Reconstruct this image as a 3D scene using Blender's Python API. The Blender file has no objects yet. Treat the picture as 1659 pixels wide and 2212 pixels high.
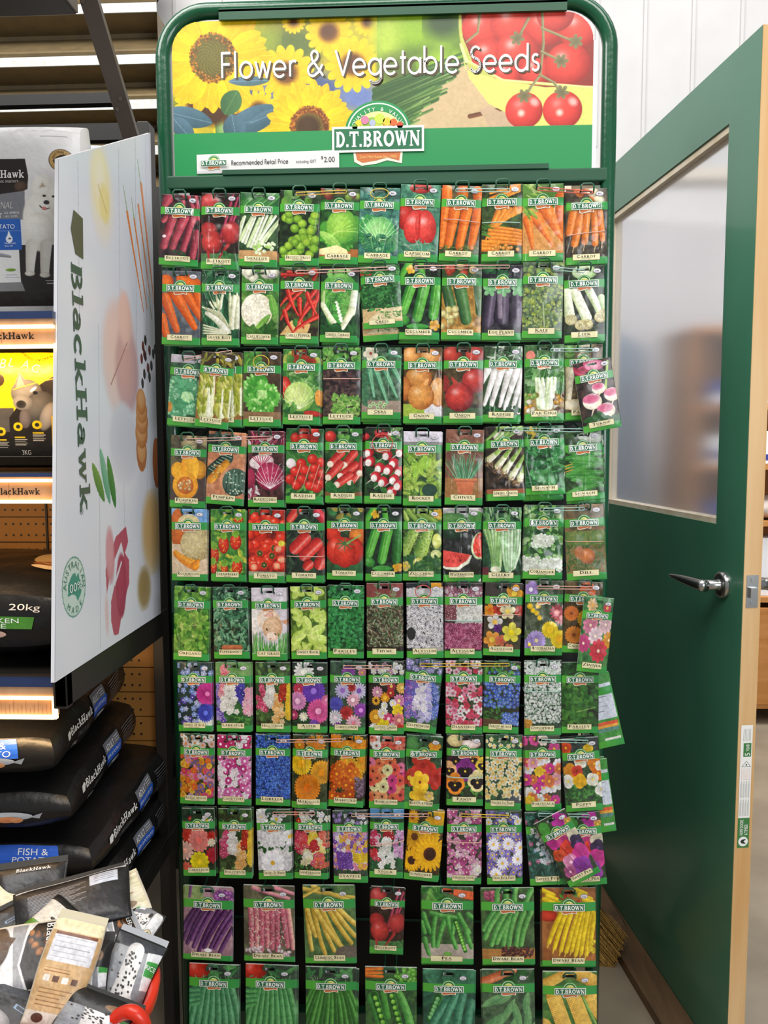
import bpy, bmesh, math
import numpy as np
from mathutils import Matrix, Vector
# ---------------------------------------------------------------- camera, light, exposure
SC = bpy.context.scene; COL = SC.collection
F = 1660.0; CX, CY = 829.5, 1106.0; CAMH = 1.30
def _n(v): v = np.array(v, float); return v / np.linalg.norm(v)
Zc = -_n([920 - CX, 19400, F]); _vx = 900 - CX
Yc = _n([_vx, -(Zc[0] * _vx + Zc[2] * F) / Zc[1], F]); Xc = np.cross(Yc, Zc)
MW = np.array([Xc, Yc, Zc]); O = np.array([0, 0, CAMH])
cam = bpy.data.objects.new('camera', bpy.data.cameras.new('camera')); COL.objects.link(cam)
cam.data.sensor_fit = 'HORIZONTAL'; cam.data.sensor_width = 36; cam.data.lens = 36 * F / 1659
cam.data.clip_start = 0.02
r_, u_, b_ = MW @ np.array([1, 0, 0]), MW @ np.array([0, -1, 0]), MW @ np.array([0, 0, -1])
cam.matrix_world = Matrix([[r_[0], u_[0], b_[0], 0], [r_[1], u_[1], b_[1], 0], [r_[2], u_[2], b_[2], CAMH], [0, 0, 0, 1]])
SC.camera = cam
vs = SC.view_settings; vs.view_transform = 'Standard'; vs.look = 'None'; vs.gamma = 1; vs.exposure = 0.0; vs.use_curve_mapping = False
W = bpy.data.worlds.new('store_ambience'); SC.world = W; W.use_nodes = True
W.node_tree.nodes['Background'].inputs[0].default_value = (0.92, 0.96, 1.0, 1); W.node_tree.nodes['Background'].inputs[1].default_value = 0.30
def area(name, loc, target, sx, sy, power, col=(1, 1, 1)):
    l = bpy.data.lights.new(name, 'AREA'); l.shape = 'RECTANGLE'; l.size = sx; l.size_y = sy; l.energy = power; l.color = col
    o = bpy.data.objects.new(name, l); COL.objects.link(o); o.location = loc
    d = Vector(target) - Vector(loc); o.rotation_euler = d.to_track_quat('-Z', 'Y').to_euler(); return o
area('left_ceiling_light', (-1.25, 0.85, 3.35), (0.1, 1.6, 1.6), 1.0, 1.5, 42, (1.0, 0.98, 0.95))
area('ceiling_panel_light', (0.2, -0.1, 3.4), (0.15, 1.3, 1.2), 2.4, 0.9, 52, (1.0, 0.97, 0.92))
area('shop_window_light', (2.2, -1.9, 1.7), (0.0, 1.5, 1.05), 1.8, 1.8, 62, (0.93, 0.97, 1.0))
area('wall_wash_light', (0.9, 1.5, 3.3), (0.8, 2.5, 2.1), 1.6, 0.5, 8, (1.0, 0.98, 0.96))  # added fill lamp without a fixture, brightens the wall and upper door
area('back_room_light', (1.5, 3.1, 2.9), (1.4, 3.7, 0.6), 2.0, 0.8, 75, (0.97, 0.98, 1.0))
# ---------------------------------------------------------------- helpers
def ray(x, y): return MW @ np.array([x - CX, y - CY, F])
def atY(x, y, Y): r = ray(x, y); return O + r * Y / r[1]
def atX(x, y, X): r = ray(x, y); return O + r * X / r[0]
def atZ(x, y, Z): r = ray(x, y); return O + r * (Z - CAMH) / r[2]
def lin(c): c = np.asarray(c, float); return np.where(c <= 0.04045, c / 12.92, ((c + 0.055) / 1.055) ** 2.4)
def hx(s): return np.array([int(s[i:i + 2], 16) for i in (0, 2, 4)]) / 255.0
def mat(name, c, rough=0.5, metal=0.0, c2=None, scale=8.0, bump=0.0, bscale=60.0, emit=0.0, coat=0.0, stretch=(1, 1, 1), attr=False, trans=0.0, alpha=1.0, detail=4):
    m = bpy.data.materials.new(name); m.use_nodes = True; nt = m.node_tree; b = nt.nodes['Principled BSDF']
    L = lambda c: (*[float(x) for x in lin(hx(c) if isinstance(c, str) else c)], 1)
    tc = nt.nodes.new('ShaderNodeTexCoord'); mp = nt.nodes.new('ShaderNodeMapping'); mp.inputs['Scale'].default_value = stretch
    nt.links.new(tc.outputs['Object'], mp.inputs[0])
    if attr:
        a = nt.nodes.new('ShaderNodeAttribute'); a.attribute_name = 'Col'; nt.links.new(a.outputs['Color'], b.inputs['Base Color'])
    else:
        nz = nt.nodes.new('ShaderNodeTexNoise'); nz.inputs['Scale'].default_value = scale; nz.inputs['Detail'].default_value = detail
        nt.links.new(mp.outputs[0], nz.inputs[0]); rp = nt.nodes.new('ShaderNodeValToRGB')
        k1 = L(c); k2 = L(c2) if c2 is not None else tuple([x * 0.93 for x in k1[:3]] + [1])
        rp.color_ramp.elements[0].position = 0.35; rp.color_ramp.elements[1].position = 0.68
        rp.color_ramp.elements[0].color = k1; rp.color_ramp.elements[1].color = k2
        nt.links.new(nz.outputs['Fac'], rp.inputs[0]); nt.links.new(rp.outputs[0], b.inputs['Base Color'])
    if bump:
        n2 = nt.nodes.new('ShaderNodeTexNoise'); n2.inputs['Scale'].default_value = bscale; n2.inputs['Detail'].default_value = 3
        nt.links.new(mp.outputs[0], n2.inputs[0]); bp = nt.nodes.new('ShaderNodeBump'); bp.inputs['Strength'].default_value = bump; bp.inputs['Distance'].default_value = 0.01
        nt.links.new(n2.outputs['Fac'], bp.inputs['Height']); nt.links.new(bp.outputs[0], b.inputs['Normal'])
    b.inputs['Roughness'].default_value = rough; b.inputs['Metallic'].default_value = metal; b.inputs['Coat Weight'].default_value = coat; b.inputs['Coat Roughness'].default_value = 0.08
    if trans: b.inputs['Transmission Weight'].default_value = trans; b.inputs['IOR'].default_value = 1.2
    if alpha < 1: b.inputs['Alpha'].default_value = alpha
    if emit: b.inputs['Emission Color'].default_value = L(c); b.inputs['Emission Strength'].default_value = emit
    return m
M = {}
M['print'] = mat('glossy_printed_film', None, 0.27, attr=True, coat=0.25)
M['card'] = mat('printed_card', None, 0.45, attr=True)
M['sign'] = mat('printed_sign_board', None, 0.38, attr=True)
M['bagprint'] = mat('printed_bag_plastic', None, 0.36, attr=True, bump=0.25, bscale=35)
M['rack'] = mat('dark_green_enamel', '125234', 0.22, c2='0f4a2e', coat=0.5, bump=0.06, bscale=90)
M['rackflat'] = mat('dark_green_satin_enamel', '114c30', 0.5, c2='0f462b')
M['hook'] = mat('green_coated_wire', '12492f', 0.3, c2='2f6048', scale=30)
M['black'] = mat('black_painted_steel', '0c0d0d', 0.5, c2='15130f')
M['gondola'] = mat('dark_bronze_powder_coat', '2b2723', 0.45, c2='221f1c')
M['strut'] = mat('bronze_brown_steel', '5d524a', 0.45, c2='544a43')
M['peg'] = mat('warm_perforated_board', 'a06f30', 0.6, c2='946528')
M['doorgreen'] = mat('green_door_paint', '447f65', 0.3, c2='3e795d', scale=3, coat=0.35, bump=0.03, bscale=12)
M['pine'] = mat('pale_pine', 'dbb684', 0.5, c2='cb9c62', scale=5, stretch=(6, 6, 0.35), detail=6)
M['palepine'] = mat('pale_beading_timber', 'efe2cb', 0.5, c2='e2cfae', scale=6, stretch=(5, 5, 0.4))
M['oak'] = mat('orange_shelf_timber', 'c98d4e', 0.5, c2='b67838', scale=6, stretch=(0.6, 5, 5))
M['sill'] = mat('worn_brown_timber', '6d5238', 0.6, c2='54402c', scale=10, stretch=(4, 0.5, 4))
M['wall'] = mat('white_wall_paint', 'd2d0cf', 0.6, c2='cccaca')
M['wall_dark'] = mat('dark_unseen_wall', '2c332f', 0.5, c2='262b28')  # invented dark tone for the unseen wall, keeps reflections and bounce low
M['rib'] = mat('beige_corrugated_steel', '82704f', 0.42, c2='74644a', scale=25, bump=0.08, bscale=120)
M['ribwhite'] = mat('lit_white_ledge', 'dfe0dc', 0.6, c2='c9cac4', scale=60)  # white holds the light on the rib crests in its colour
M['floor'] = mat('sealed_concrete', '988b77', 0.42, c2='807463', scale=4, bump=0.05, bscale=30)
M['steel'] = mat('brushed_steel', 'c4c4c2', 0.22, metal=1.0, c2='b8b8b6')
M['bluegrey'] = mat('blue_grey_reflection', '7a8796', 0.5, c2='707c8b')
M['led'] = mat('warm_led_strip', 'ffcf8a', 0.4, emit=4.5)
M['seal_cream'] = mat('cream_foil_seal', 'd8ccae', .5); M['seal_grey'] = mat('silver_grey_seal', 'a8aab0', .35)
M['red'] = mat('red_plastic', 'e03218', 0.35, c2='d52c14', coat=0.3)
M['rubber_pink'] = mat('pink_rubber', 'd9a898', 0.5); M['rubber_yellow'] = mat('yellow_rubber', 'd6b43a', 0.5)
M['rubber_teal'] = mat('pale_teal_rubber', '9fc4b8', 0.5); M['rubber_red'] = mat('red_rubber', 'c9594c', 0.5)
M['straw'] = mat('straw_bristle', 'b98f45', 0.7, c2='6e4f22', scale=60, stretch=(8, 8, 0.5))
M['edgewhite'] = mat('white_board', 'e6e6ea', 0.4)
M['channelblue'] = mat('dark_blue_price_channel', '2c3c66', 0.3, coat=0.5)
M['woodprint'] = mat('whitewashed_printed_strip', 'c09a78', 0.5, c2='b08a68', scale=9, stretch=(6, 1, 0.6))
g = bpy.data.materials.new('frosted_door_glass'); g.use_nodes = True; nt = g.node_tree; nt.nodes.remove(nt.nodes['Principled BSDF'])
ou = nt.nodes['Material Output']; tr = nt.nodes.new('ShaderNodeBsdfRefraction'); tr.inputs['IOR'].default_value = 1.04; tr.inputs['Roughness'].default_value = 0.35; tr.inputs['Color'].default_value = (.99, .99, 1, 1)
gl = nt.nodes.new('ShaderNodeBsdfGlossy'); gl.inputs['Roughness'].default_value = 0.12; tl = nt.nodes.new('ShaderNodeBsdfDiffuse'); tl.inputs['Color'].default_value = (0.80, 0.83, 0.88, 1)
m1 = nt.nodes.new('ShaderNodeMixShader'); m1.inputs[0].default_value = 0.22; m2 = nt.nodes.new('ShaderNodeMixShader'); lw = nt.nodes.new('ShaderNodeLayerWeight'); lw.inputs['Blend'].default_value = 0.5; fr = nt.nodes.new('ShaderNodeMath'); fr.operation = 'MULTIPLY'; fr.inputs[1].default_value = 0.32; nt.links.new(lw.outputs['Facing'], fr.inputs[0])
nt.links.new(tr.outputs[0], m1.inputs[1]); nt.links.new(tl.outputs[0], m1.inputs[2]); nt.links.new(fr.outputs[0], m2.inputs[0]); nt.links.new(m1.outputs[0], m2.inputs[1]); nt.links.new(gl.outputs[0], m2.inputs[2]); nt.links.new(m2.outputs[0], ou.inputs[0])
M['glass'] = g

def link(o, parent=None):
    COL.objects.link(o)
    if parent: o.parent = parent
    return o
def root_loc(p):
    l = np.zeros(3)
    while p is not None: l += np.array(p.location); p = p.parent
    return l
def tag(o, label=None, cat=None, group=None, kind=None):
    if label: o['label'] = label
    if cat: o['category'] = cat
    if group: o['group'] = group
    if kind: o['kind'] = kind
    return o
def thing(name, label, cat, loc, group=None):
    o = bpy.data.objects.new(name, None); o.empty_display_size = 0.02; o.location = [float(x) for x in loc]; link(o)
    return tag(o, label, cat, group)
def mesh(name, V, Fc, m, parent=None, cols=None, smooth=False, local=False):
    """V (n,3), Fc list of index tuples or (k,4) array"""
    me = bpy.data.meshes.new(name); V = np.asarray(V, float)
    if not local and parent is not None: V = V - root_loc(parent)
    if isinstance(Fc, np.ndarray):
        nf, k = Fc.shape; me.vertices.add(len(V)); me.vertices.foreach_set('co', V.astype(np.float32).ravel())
        me.loops.add(nf * k); me.loops.foreach_set('vertex_index', Fc.astype(np.int32).ravel())
        me.polygons.add(nf); me.polygons.foreach_set('loop_start', np.arange(0, nf * k, k, dtype=np.int32)); me.polygons.foreach_set('loop_total', np.full(nf, k, dtype=np.int32))
        me.update(calc_edges=True)
    else:
        me.from_pydata([tuple(v) for v in V], [], [tuple(int(i) for i in f) for f in Fc]); me.update()
    if cols is not None:
        at = me.color_attributes.new('Col', 'FLOAT_COLOR', 'POINT'); c4 = np.ones((len(V), 4), np.float32); c4[:, :3] = lin(cols); at.data.foreach_set('color', c4.ravel())
    if smooth: me.polygons.foreach_set('use_smooth', np.ones(len(me.polygons), dtype=bool))
    me.materials.append(m); o = bpy.data.objects.new(name, me); return link(o, parent)
class MB:
    def __init__(s): s.V = []; s.F = []
    def add(s, V, Fc): n = len(s.V); s.V += [tuple(map(float, v)) for v in V]; s.F += [tuple(i + n for i in f) for f in Fc]; return s
    def box(s, a, b, ch=0.0):
        (x0, y0, z0), (x1, y1, z1) = a, b
        x0, x1 = min(x0, x1), max(x0, x1); y0, y1 = min(y0, y1), max(y0, y1); z0, z1 = min(z0, z1), max(z0, z1)
        return s.hexa([(x0, y0, z0), (x1, y0, z0), (x1, y1, z0), (x0, y1, z0), (x0, y0, z1), (x1, y0, z1), (x1, y1, z1), (x0, y1, z1)])
    def hexa(s, P): return s.add(P, [(3, 2, 1, 0), (4, 5, 6, 7), (0, 1, 5, 4), (1, 2, 6, 5), (2, 3, 7, 6), (3, 0, 4, 7)])
    def tube(s, pts, r, n=8, closed=False, caps=True, rz=None):
        pts = [np.array(p, float) for p in pts]; N = len(pts); V = []; Fc = []
        up = None
        for i, p in enumerate(pts):
            a = pts[(i - 1) % N] if (i > 0 or closed) else p; b = pts[(i + 1) % N] if (i < N - 1 or closed) else p
            t = _n(b - a)
            if up is None:
                up = np.array([0, 0, 1.0]) if abs(t[2]) < 0.9 else np.array([0, 1.0, 0])
            s1 = _n(np.cross(t, up)); up2 = _n(np.cross(s1, t)); up = up2
            rr = r[i] if hasattr(r, '__len__') else r
            for k in range(n):
                q = 2 * math.pi * k / n; V.append(p + s1 * math.cos(q) * rr + up2 * math.sin(q) * (rz or rr))
        M_ = N if closed else N - 1
        for i in range(M_):
            for k in range(n):
                a = i * n + k; b = i * n + (k + 1) % n; c = ((i + 1) % N) * n + (k + 1) % n; d = ((i + 1) % N) * n + k; Fc.append((a, b, c, d))
        if caps and not closed: Fc.append(tuple(range(n))[::-1]); Fc.append(tuple(range((N - 1) * n, N * n)))
        return s.add(V, Fc)
    def lathe(s, prof, c, n=32, axis=2):
        V = []; Fc = []
        for (r, z) in prof:
            for k in range(n):
                q = 2 * math.pi * k / n
                V.append((c[0] + r * math.cos(q), c[1] + r * math.sin(q), c[2] + z) if axis == 2 else (c[0] + z, c[1] + r * math.cos(q), c[2] + r * math.sin(q)))
        for i in range(len(prof) - 1):
            for k in range(n): a = i * n + k; b = i * n + (k + 1) % n; Fc.append((a, b, b + n, a + n))
        return s.add(V, Fc)
    def build(s, name, m, parent=None, smooth=False, bevel=0.0):
        o = mesh(name, s.V, s.F, m, parent, smooth=smooth)
        b = bmesh.new(); b.from_mesh(o.data); bmesh.ops.recalc_face_normals(b, faces=b.faces); b.to_mesh(o.data); b.free()
        if bevel: md = o.modifiers.new('bevel', 'BEVEL'); md.width = bevel; md.segments = 2; md.limit_method = 'ANGLE'
        return o
def smooth_by(pts, k=8):
    """Catmull-Rom"""
    P = [np.array(p, float) for p in pts]; P = [2 * P[0] - P[1]] + P + [2 * P[-1] - P[-2]]; out = []
    for i in range(1, len(P) - 2):
        for j in range(k):
            t = j / k; out.append(0.5 * (2 * P[i] + (P[i + 1] - P[i - 1]) * t + (2 * P[i - 1] - 5 * P[i] + 4 * P[i + 1] - P[i + 2]) * t * t + (3 * P[i] - P[i - 1] - 3 * P[i + 1] + P[i + 2]) * t ** 3))
    out.append(P[-2]); return out
# ---- lettering
_tc = {}
def glyphs(s):
    if s in _tc: return _tc[s]
    cu = bpy.data.curves.new('t', 'FONT'); cu.body = s; cu.resolution_u = 3; o = bpy.data.objects.new('t', cu); COL.objects.link(o)
    dg = bpy.context.evaluated_depsgraph_get(); me = bpy.data.meshes.new_from_object(o.evaluated_get(dg))
    V = np.array([v.co[:2] for v in me.vertices]) if len(me.vertices) else np.zeros((0, 2)); Fc = [tuple(p.vertices) for p in me.polygons]
    bpy.data.objects.remove(o); bpy.data.curves.remove(cu); bpy.data.meshes.remove(me)
    _tc[s] = (V, Fc); return _tc[s]
def arc(cx, cy, rx, ry, a0, a1, n=14): return [(cx + rx * math.cos(math.radians(a0 + (a1 - a0) * i / n)), cy + ry * math.sin(math.radians(a0 + (a1 - a0) * i / n))) for i in range(n + 1)]
O_ = arc(.31, .31, .31, .31, 0, 360, 24)
MONO = {  # geometric sans: (advance, [strokes])
 'F': (.62, [[(.05, 0), (.05, 1), (.5, 1)], [(.05, .55), (.45, .55)]]), 'l': (.24, [[(.05, 0), (.05, 1.08)]]), 'o': (.74, [O_]),
 'w': (.88, [[(0, .64), (.2, 0), (.39, .6), (.58, 0), (.78, .64)]]), 'e': (.74, [arc(.31, .31, .31, .31, 0, 318, 22), [(0, .31), (.62, .31)]]),
 'r': (.46, [[(.05, 0), (.05, .64)], arc(.25, .4, .2, .22, 180, 55, 8)]),
 '&': (.98, [[(.82, 0), (.24, .66)] + arc(.38, .82, .17, .17, 210, -30, 10) + [(.5, .68), (.14, .42)] + arc(.27, .22, .24, .22, 130, 290, 10) + [(.62, .18), (.78, .46)]]),
 'V': (.84, [[(0, 1), (.37, 0), (.74, 1)]]), 'g': (.74, [O_, [(.62, .64), (.62, -.08)] + arc(.31, -.08, .31, .26, 0, -150, 12)]),
 't': (.36, [[(.14, 0), (.14, .92)], [(0, .64), (.3, .64)]]), 'a': (.76, [O_, [(.62, 0), (.62, .64)]]), 'b': (.74, [O_, [(0, 0), (0, 1.08)]]),
 'S': (.62, [arc(.27, .77, .22, .22, 30, 255, 14) + arc(.25, .27, .25, .26, 75, -150, 14)]), 'd': (.76, [O_, [(.62, 0), (.62, 1.08)]]),
 's': (.46, [arc(.2, .48, .15, .15, 40, 260, 10) + arc(.19, .16, .17, .16, 80, -150, 10)]), ' ': (.36, []),
 'R': (.64, [[(.05, 0), (.05, 1), (.25, 1)] + arc(.25, .76, .22, .24, 90, -90, 10) + [(.05, .52)], [(.25, .52), (.5, 0)]]), 'c': (.62, [arc(.31, .31, .31, .31, 45, 315, 18)]),
 'm': (.98, [[(.05, 0), (.05, .64)], arc(.23, .42, .18, .2, 180, 0, 8) + [(.41, 0)], arc(.59, .42, .18, .2, 180, 0, 8) + [(.77, 0)]]),
 'n': (.62, [[(.05, 0), (.05, .64)], arc(.25, .4, .2, .22, 180, 0, 8) + [(.45, 0)]]), 'i': (.24, [[(.05, 0), (.05, .64)], [(.05, .85), (.05, .93)]]),
 'P': (.62, [[(.05, 0), (.05, 1), (.25, 1)] + arc(.25, .75, .24, .25, 90, -90, 10) + [(.05, .5)]])}
def ribbon(pts, w):
    """polyline to quads with round joints; returns V, F"""
    V = []; Fc = []; P = np.array(pts, float)
    for i in range(len(P) - 1):
        d = P[i + 1] - P[i]; L = np.linalg.norm(d)
        if L < 1e-9: continue
        nrm = np.array([-d[1], d[0]]) / L * w / 2; n = len(V); V += [P[i] + nrm, P[i] - nrm, P[i + 1] - nrm, P[i + 1] + nrm]; Fc.append((n, n + 1, n + 2, n + 3))
    for p in P[1:-1]:
        n = len(V); V += [p + w / 2 * np.array([math.cos(a), math.sin(a)]) for a in np.linspace(0, 2 * math.pi, 9)[:-1]]; Fc.append(tuple(range(n, n + 8)))
    return V, Fc
def mono(s, w=.1, track=0.06):
    V = []; Fc = []; x = 0
    for ch in s:
        adv, st = MONO[ch]
        for q in st:
            v, f = ribbon(q, w); n = len(V); V += [(a + x, b) for a, b in v]; Fc += [tuple(i + n for i in t) for t in f]
        x += adv + track
    return np.array(V), Fc
# slab serif: ('r',x0,y0,x1,y1) rect, ('a',cx,cy,rx,ry,a0,a1,w) arc, ('l',x0,y0,x1,y1,w)
def sf(x, y, h=.14, w=.07): return ('r', x - h, y - w / 2, x + h, y + w / 2)
SLAB = {
 'D': (.86, [('r', .1, 0, .32, 1), sf(.2, .04), sf(.2, .96), ('a', .34, .5, .36, .43, -90, 90, .17)]), 'T': (.8, [('r', .29, 0, .51, 1), sf(.4, .04, .2), ('r', .02, .86, .78, 1), ('r', .02, .7, .09, 1), ('r', .71, .7, .78, 1)]),
 '.': (.28, [('r', .04, 0, .22, .18)]), 'B': (.82, [('r', .1, 0, .32, 1), sf(.2, .04), sf(.2, .96), ('a', .36, .74, .26, .2, -90, 90, .15), ('a', .38, .27, .3, .22, -90, 90, .16)]),
 'R': (.9, [('r', .1, 0, .32, 1), sf(.2, .04), sf(.2, .96), ('a', .36, .73, .27, .21, -90, 90, .15), ('l', .42, .5, .74, .05, .2), sf(.76, .04, .12)]),
 'O': (.92, [('a', .46, .5, .34, .43, 0, 360, .19)]), 'W': (1.2, [('l', .14, .97, .4, .05, .2), ('l', .4, .05, .6, .9, .1), ('l', .6, .97, .84, .05, .2), ('l', .84, .05, 1.06, .95, .1), sf(.14, .96, .15), sf(.6, .96, .14), sf(1.06, .96, .14)]),
 'N': (.98, [('r', .12, 0, .24, 1), ('r', .7, 0, .82, 1), ('l', .17, .95, .76, .05, .2), sf(.18, .04), sf(.14, .96, .14), sf(.76, .96)]),
 'l': (.42, [('r', .12, 0, .3, 1.0), sf(.21, .05, .2, .1), sf(.15, .95, .12, .1)]), 'a': (.74, [('a', .3, .24, .2, .17, 0, 360, .14), ('r', .44, 0, .62, .5), ('a', .34, .46, .2, .17, 0, 140, .13), sf(.56, .05, .14, .1)]),
 'c': (.66, [('a', .34, .33, .25, .27, 45, 315, .17)]), 'k': (.78, [('r', .12, 0, .3, 1.0), sf(.2, .05, .17, .1), sf(.14, .95, .12, .1), ('l', .3, .28, .58, .62, .12), ('l', .36, .34, .64, .03, .18), sf(.62, .62, .13, .09), sf(.66, .05, .13, .1)]),
 'H': (1.0, [('r', .12, 0, .32, 1), ('r', .66, 0, .86, 1), ('r', .3, .43, .7, .56), sf(.22, .05, .2, .1), sf(.22, .95, .2, .1), sf(.76, .05, .2, .1), sf(.76, .95, .2, .1)]),
 'w': (1.0, [('l', .14, .66, .34, .04, .17), ('l', .34, .04, .5, .62, .1), ('l', .5, .66, .68, .04, .17), ('l', .68, .04, .86, .64, .1), sf(.14, .64, .14, .09), sf(.5, .64, .11, .09), sf(.86, .64, .12, .09)]), ' ': (.4, [])}
def slab(s, bold=1.0, track=0.0):
    V = []; Fc = []; x = 0
    for ch in s:
        adv, st = SLAB[ch]
        for q in st:
            if q[0] == 'r': v = [(q[1], q[2]), (q[3], q[2]), (q[3], q[4]), (q[1], q[4])]; f = [(0, 1, 2, 3)]
            elif q[0] == 'l': v, f = ribbon([(q[1], q[2]), (q[3], q[4])], q[5] * bold)
            else: v, f = ribbon(arc(*q[1:7], n=16), q[7] * bold)
            n = len(V); V += [(a + x, b) for a, b in v]; Fc += [tuple(i + n for i in t) for t in f]
        x += adv + track
    return np.array(V), Fc
def _ro():
    T, H = .17, .075; R = {}
    st = lambda x, w=T: [('r', x, 0, x + w, 1), ('r', x - .07, 0, x + w + .07, .06), ('r', x - .07, .94, x + w + .07, 1)]
    sl = lambda x0, y0, x1, y1, w: [('l', x0, y0, x1, y1, w)]; ba = lambda x0, x1, y, w=H: [('r', x0, y - w / 2, x1, y + w / 2)]; se = lambda x, y, w=.12: [('r', x - w, y - .03, x + w, y + .03)]
    ar = lambda *a: [('a',) + a]
    R['A'] = (.86, sl(.08, 0, .4, .98, H) + sl(.38, .98, .72, 0, T) + ba(.22, .56, .34) + se(.08, .03) + se(.72, .03)); R['B'] = (.72, st(.1) + ar(.28, .75, .24, .21, -90, 90, .12) + ar(.28, .27, .3, .24, -90, 90, .13)); R['C'] = (.78, ar(.44, .5, .34, .44, 48, 312, .12) + [('r', .62, .7, .67, .95), ('r', .62, .06, .67, .3)])
    R['D'] = (.86, st(.1) + ar(.28, .5, .44, .45, -90, 90, .13)); R['E'] = (.66, st(.1) + ba(.2, .58, .965) + ba(.2, .5, .5) + ba(.2, .6, .035) + [('r', .55, .82, .6, 1), ('r', .57, 0, .62, .2)]); R['F'] = (.62, st(.1) + ba(.2, .58, .965) + ba(.2, .48, .5) + [('r', .54, .8, .59, 1)])
    R['G'] = (.84, R['C'][1][:1] + [('r', .62, .7, .67, .95), ('r', .58, .04, .72, .42)] + se(.64, .42)); R['H'] = (.92, st(.1) + st(.62) + ba(.2, .68, .5)); R['I'] = (.38, st(.1)); R['K'] = (.82, st(.1) + sl(.27, .48, .66, .96, H) + sl(.34, .54, .72, .02, T) + se(.66, .97) + se(.74, .03)); R['L'] = (.64, st(.1) + ba(.2, .6, .035) + [('r', .56, 0, .61, .2)])
    R['M'] = (1.06, sl(.14, 0, .18, .97, H) + sl(.17, .97, .5, .08, T) + sl(.5, .08, .8, .97, H) + sl(.82, .97, .88, 0, T) + se(.14, .03) + se(.88, .03)); R['N'] = (.94, sl(.14, 0, .14, .97, H) + sl(.16, .97, .74, .04, T) + sl(.76, .04, .76, 1, H) + se(.14, .03) + se(.76, .97)); R['O'] = (.88, ar(.43, .5, .35, .44, 0, 360, .12))
    R['P'] = (.66, st(.1) + ar(.28, .72, .26, .24, -90, 90, .12)); R['R'] = (.8, R['P'][1] + sl(.34, .48, .7, .02, T) + se(.74, .03, .1)); R['S'] = (.6, ar(.28, .74, .19, .21, 30, 265, .11) + ar(.28, .27, .21, .23, 85, -150, .12)); R['T'] = (.72, [('r', .27, 0, .44, 1)] + ba(.02, .7, .965) + se(.355, .03) + [('r', .02, .8, .07, 1), ('r', .65, .8, .7, 1)]); R['U'] = (.88, [('r', .12, .3, .28, 1), ('r', .68, .3, .75, 1)] + ar(.45, .34, .27, .3, 180, 360, .11) + se(.2, .97) + se(.71, .97))
    R['V'] = (.86, sl(.08, .98, .42, .02, T) + sl(.42, .02, .74, .98, H) + se(.08, .97) + se(.74, .97)); R['W'] = (1.2, sl(.08, .98, .36, .02, T) + sl(.36, .02, .6, .98, H) + sl(.58, .98, .84, .02, T) + sl(.84, .02, 1.1, .98, H) + se(.08, .97) + se(1.1, .97)); R['Y'] = (.8, sl(.08, .98, .39, .45, T) + sl(.39, .45, .7, .98, H) + [('r', .31, 0, .47, .48)] + se(.39, .03) + se(.08, .97) + se(.7, .97)); R['Z'] = (.7, sl(.08, .04, .6, .96, T) + ba(.06, .62, .965) + ba(.06, .66, .035)); R['-'] = (.4, ba(.05, .35, .4)); R[' '] = (.4, [])
    R['Q'] = (.88, R['O'][1] + sl(.5, .12, .82, -.16, .12)); R['X'] = (.84, sl(.1, .97, .72, .03, T) + sl(.7, .97, .12, .03, H) + se(.1, .97) + se(.72, .97) + se(.1, .03) + se(.72, .03)); R['J'] = (.5, [('r', .2, .1, .37, 1)] + se(.28, .97))
    return R
ROM = _ro()
def roman(s):
    V = []; Fc = []; x = 0; start = True
    for ch in s:
        adv, st = ROM.get(ch, ROM['I']); k = 1.0 if start else .8; start = ch == ' '
        for q in st:
            if q[0] == 'r': v = [(q[1], q[2]), (q[3], q[2]), (q[3], q[4]), (q[1], q[4])]; f = [(0, 1, 2, 3)]
            elif q[0] == 'l': v, f = ribbon([(q[1], q[2]), (q[3], q[4])], q[5])
            else: v, f = ribbon(arc(*q[1:7], n=10), q[7]); f = [t for t in f if len(t) == 4]; 
            n = len(V); V += [(a * k + x, b * k) for a, b in v]; Fc += [tuple(i + n for i in t) for t in f]
        x += (adv + .05) * k
    V = np.array(V); used = sorted({i for f in Fc for i in f}); mp = {u: i for i, u in enumerate(used)}; return V[used], [tuple(mp[i] for i in f) for f in Fc]
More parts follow.
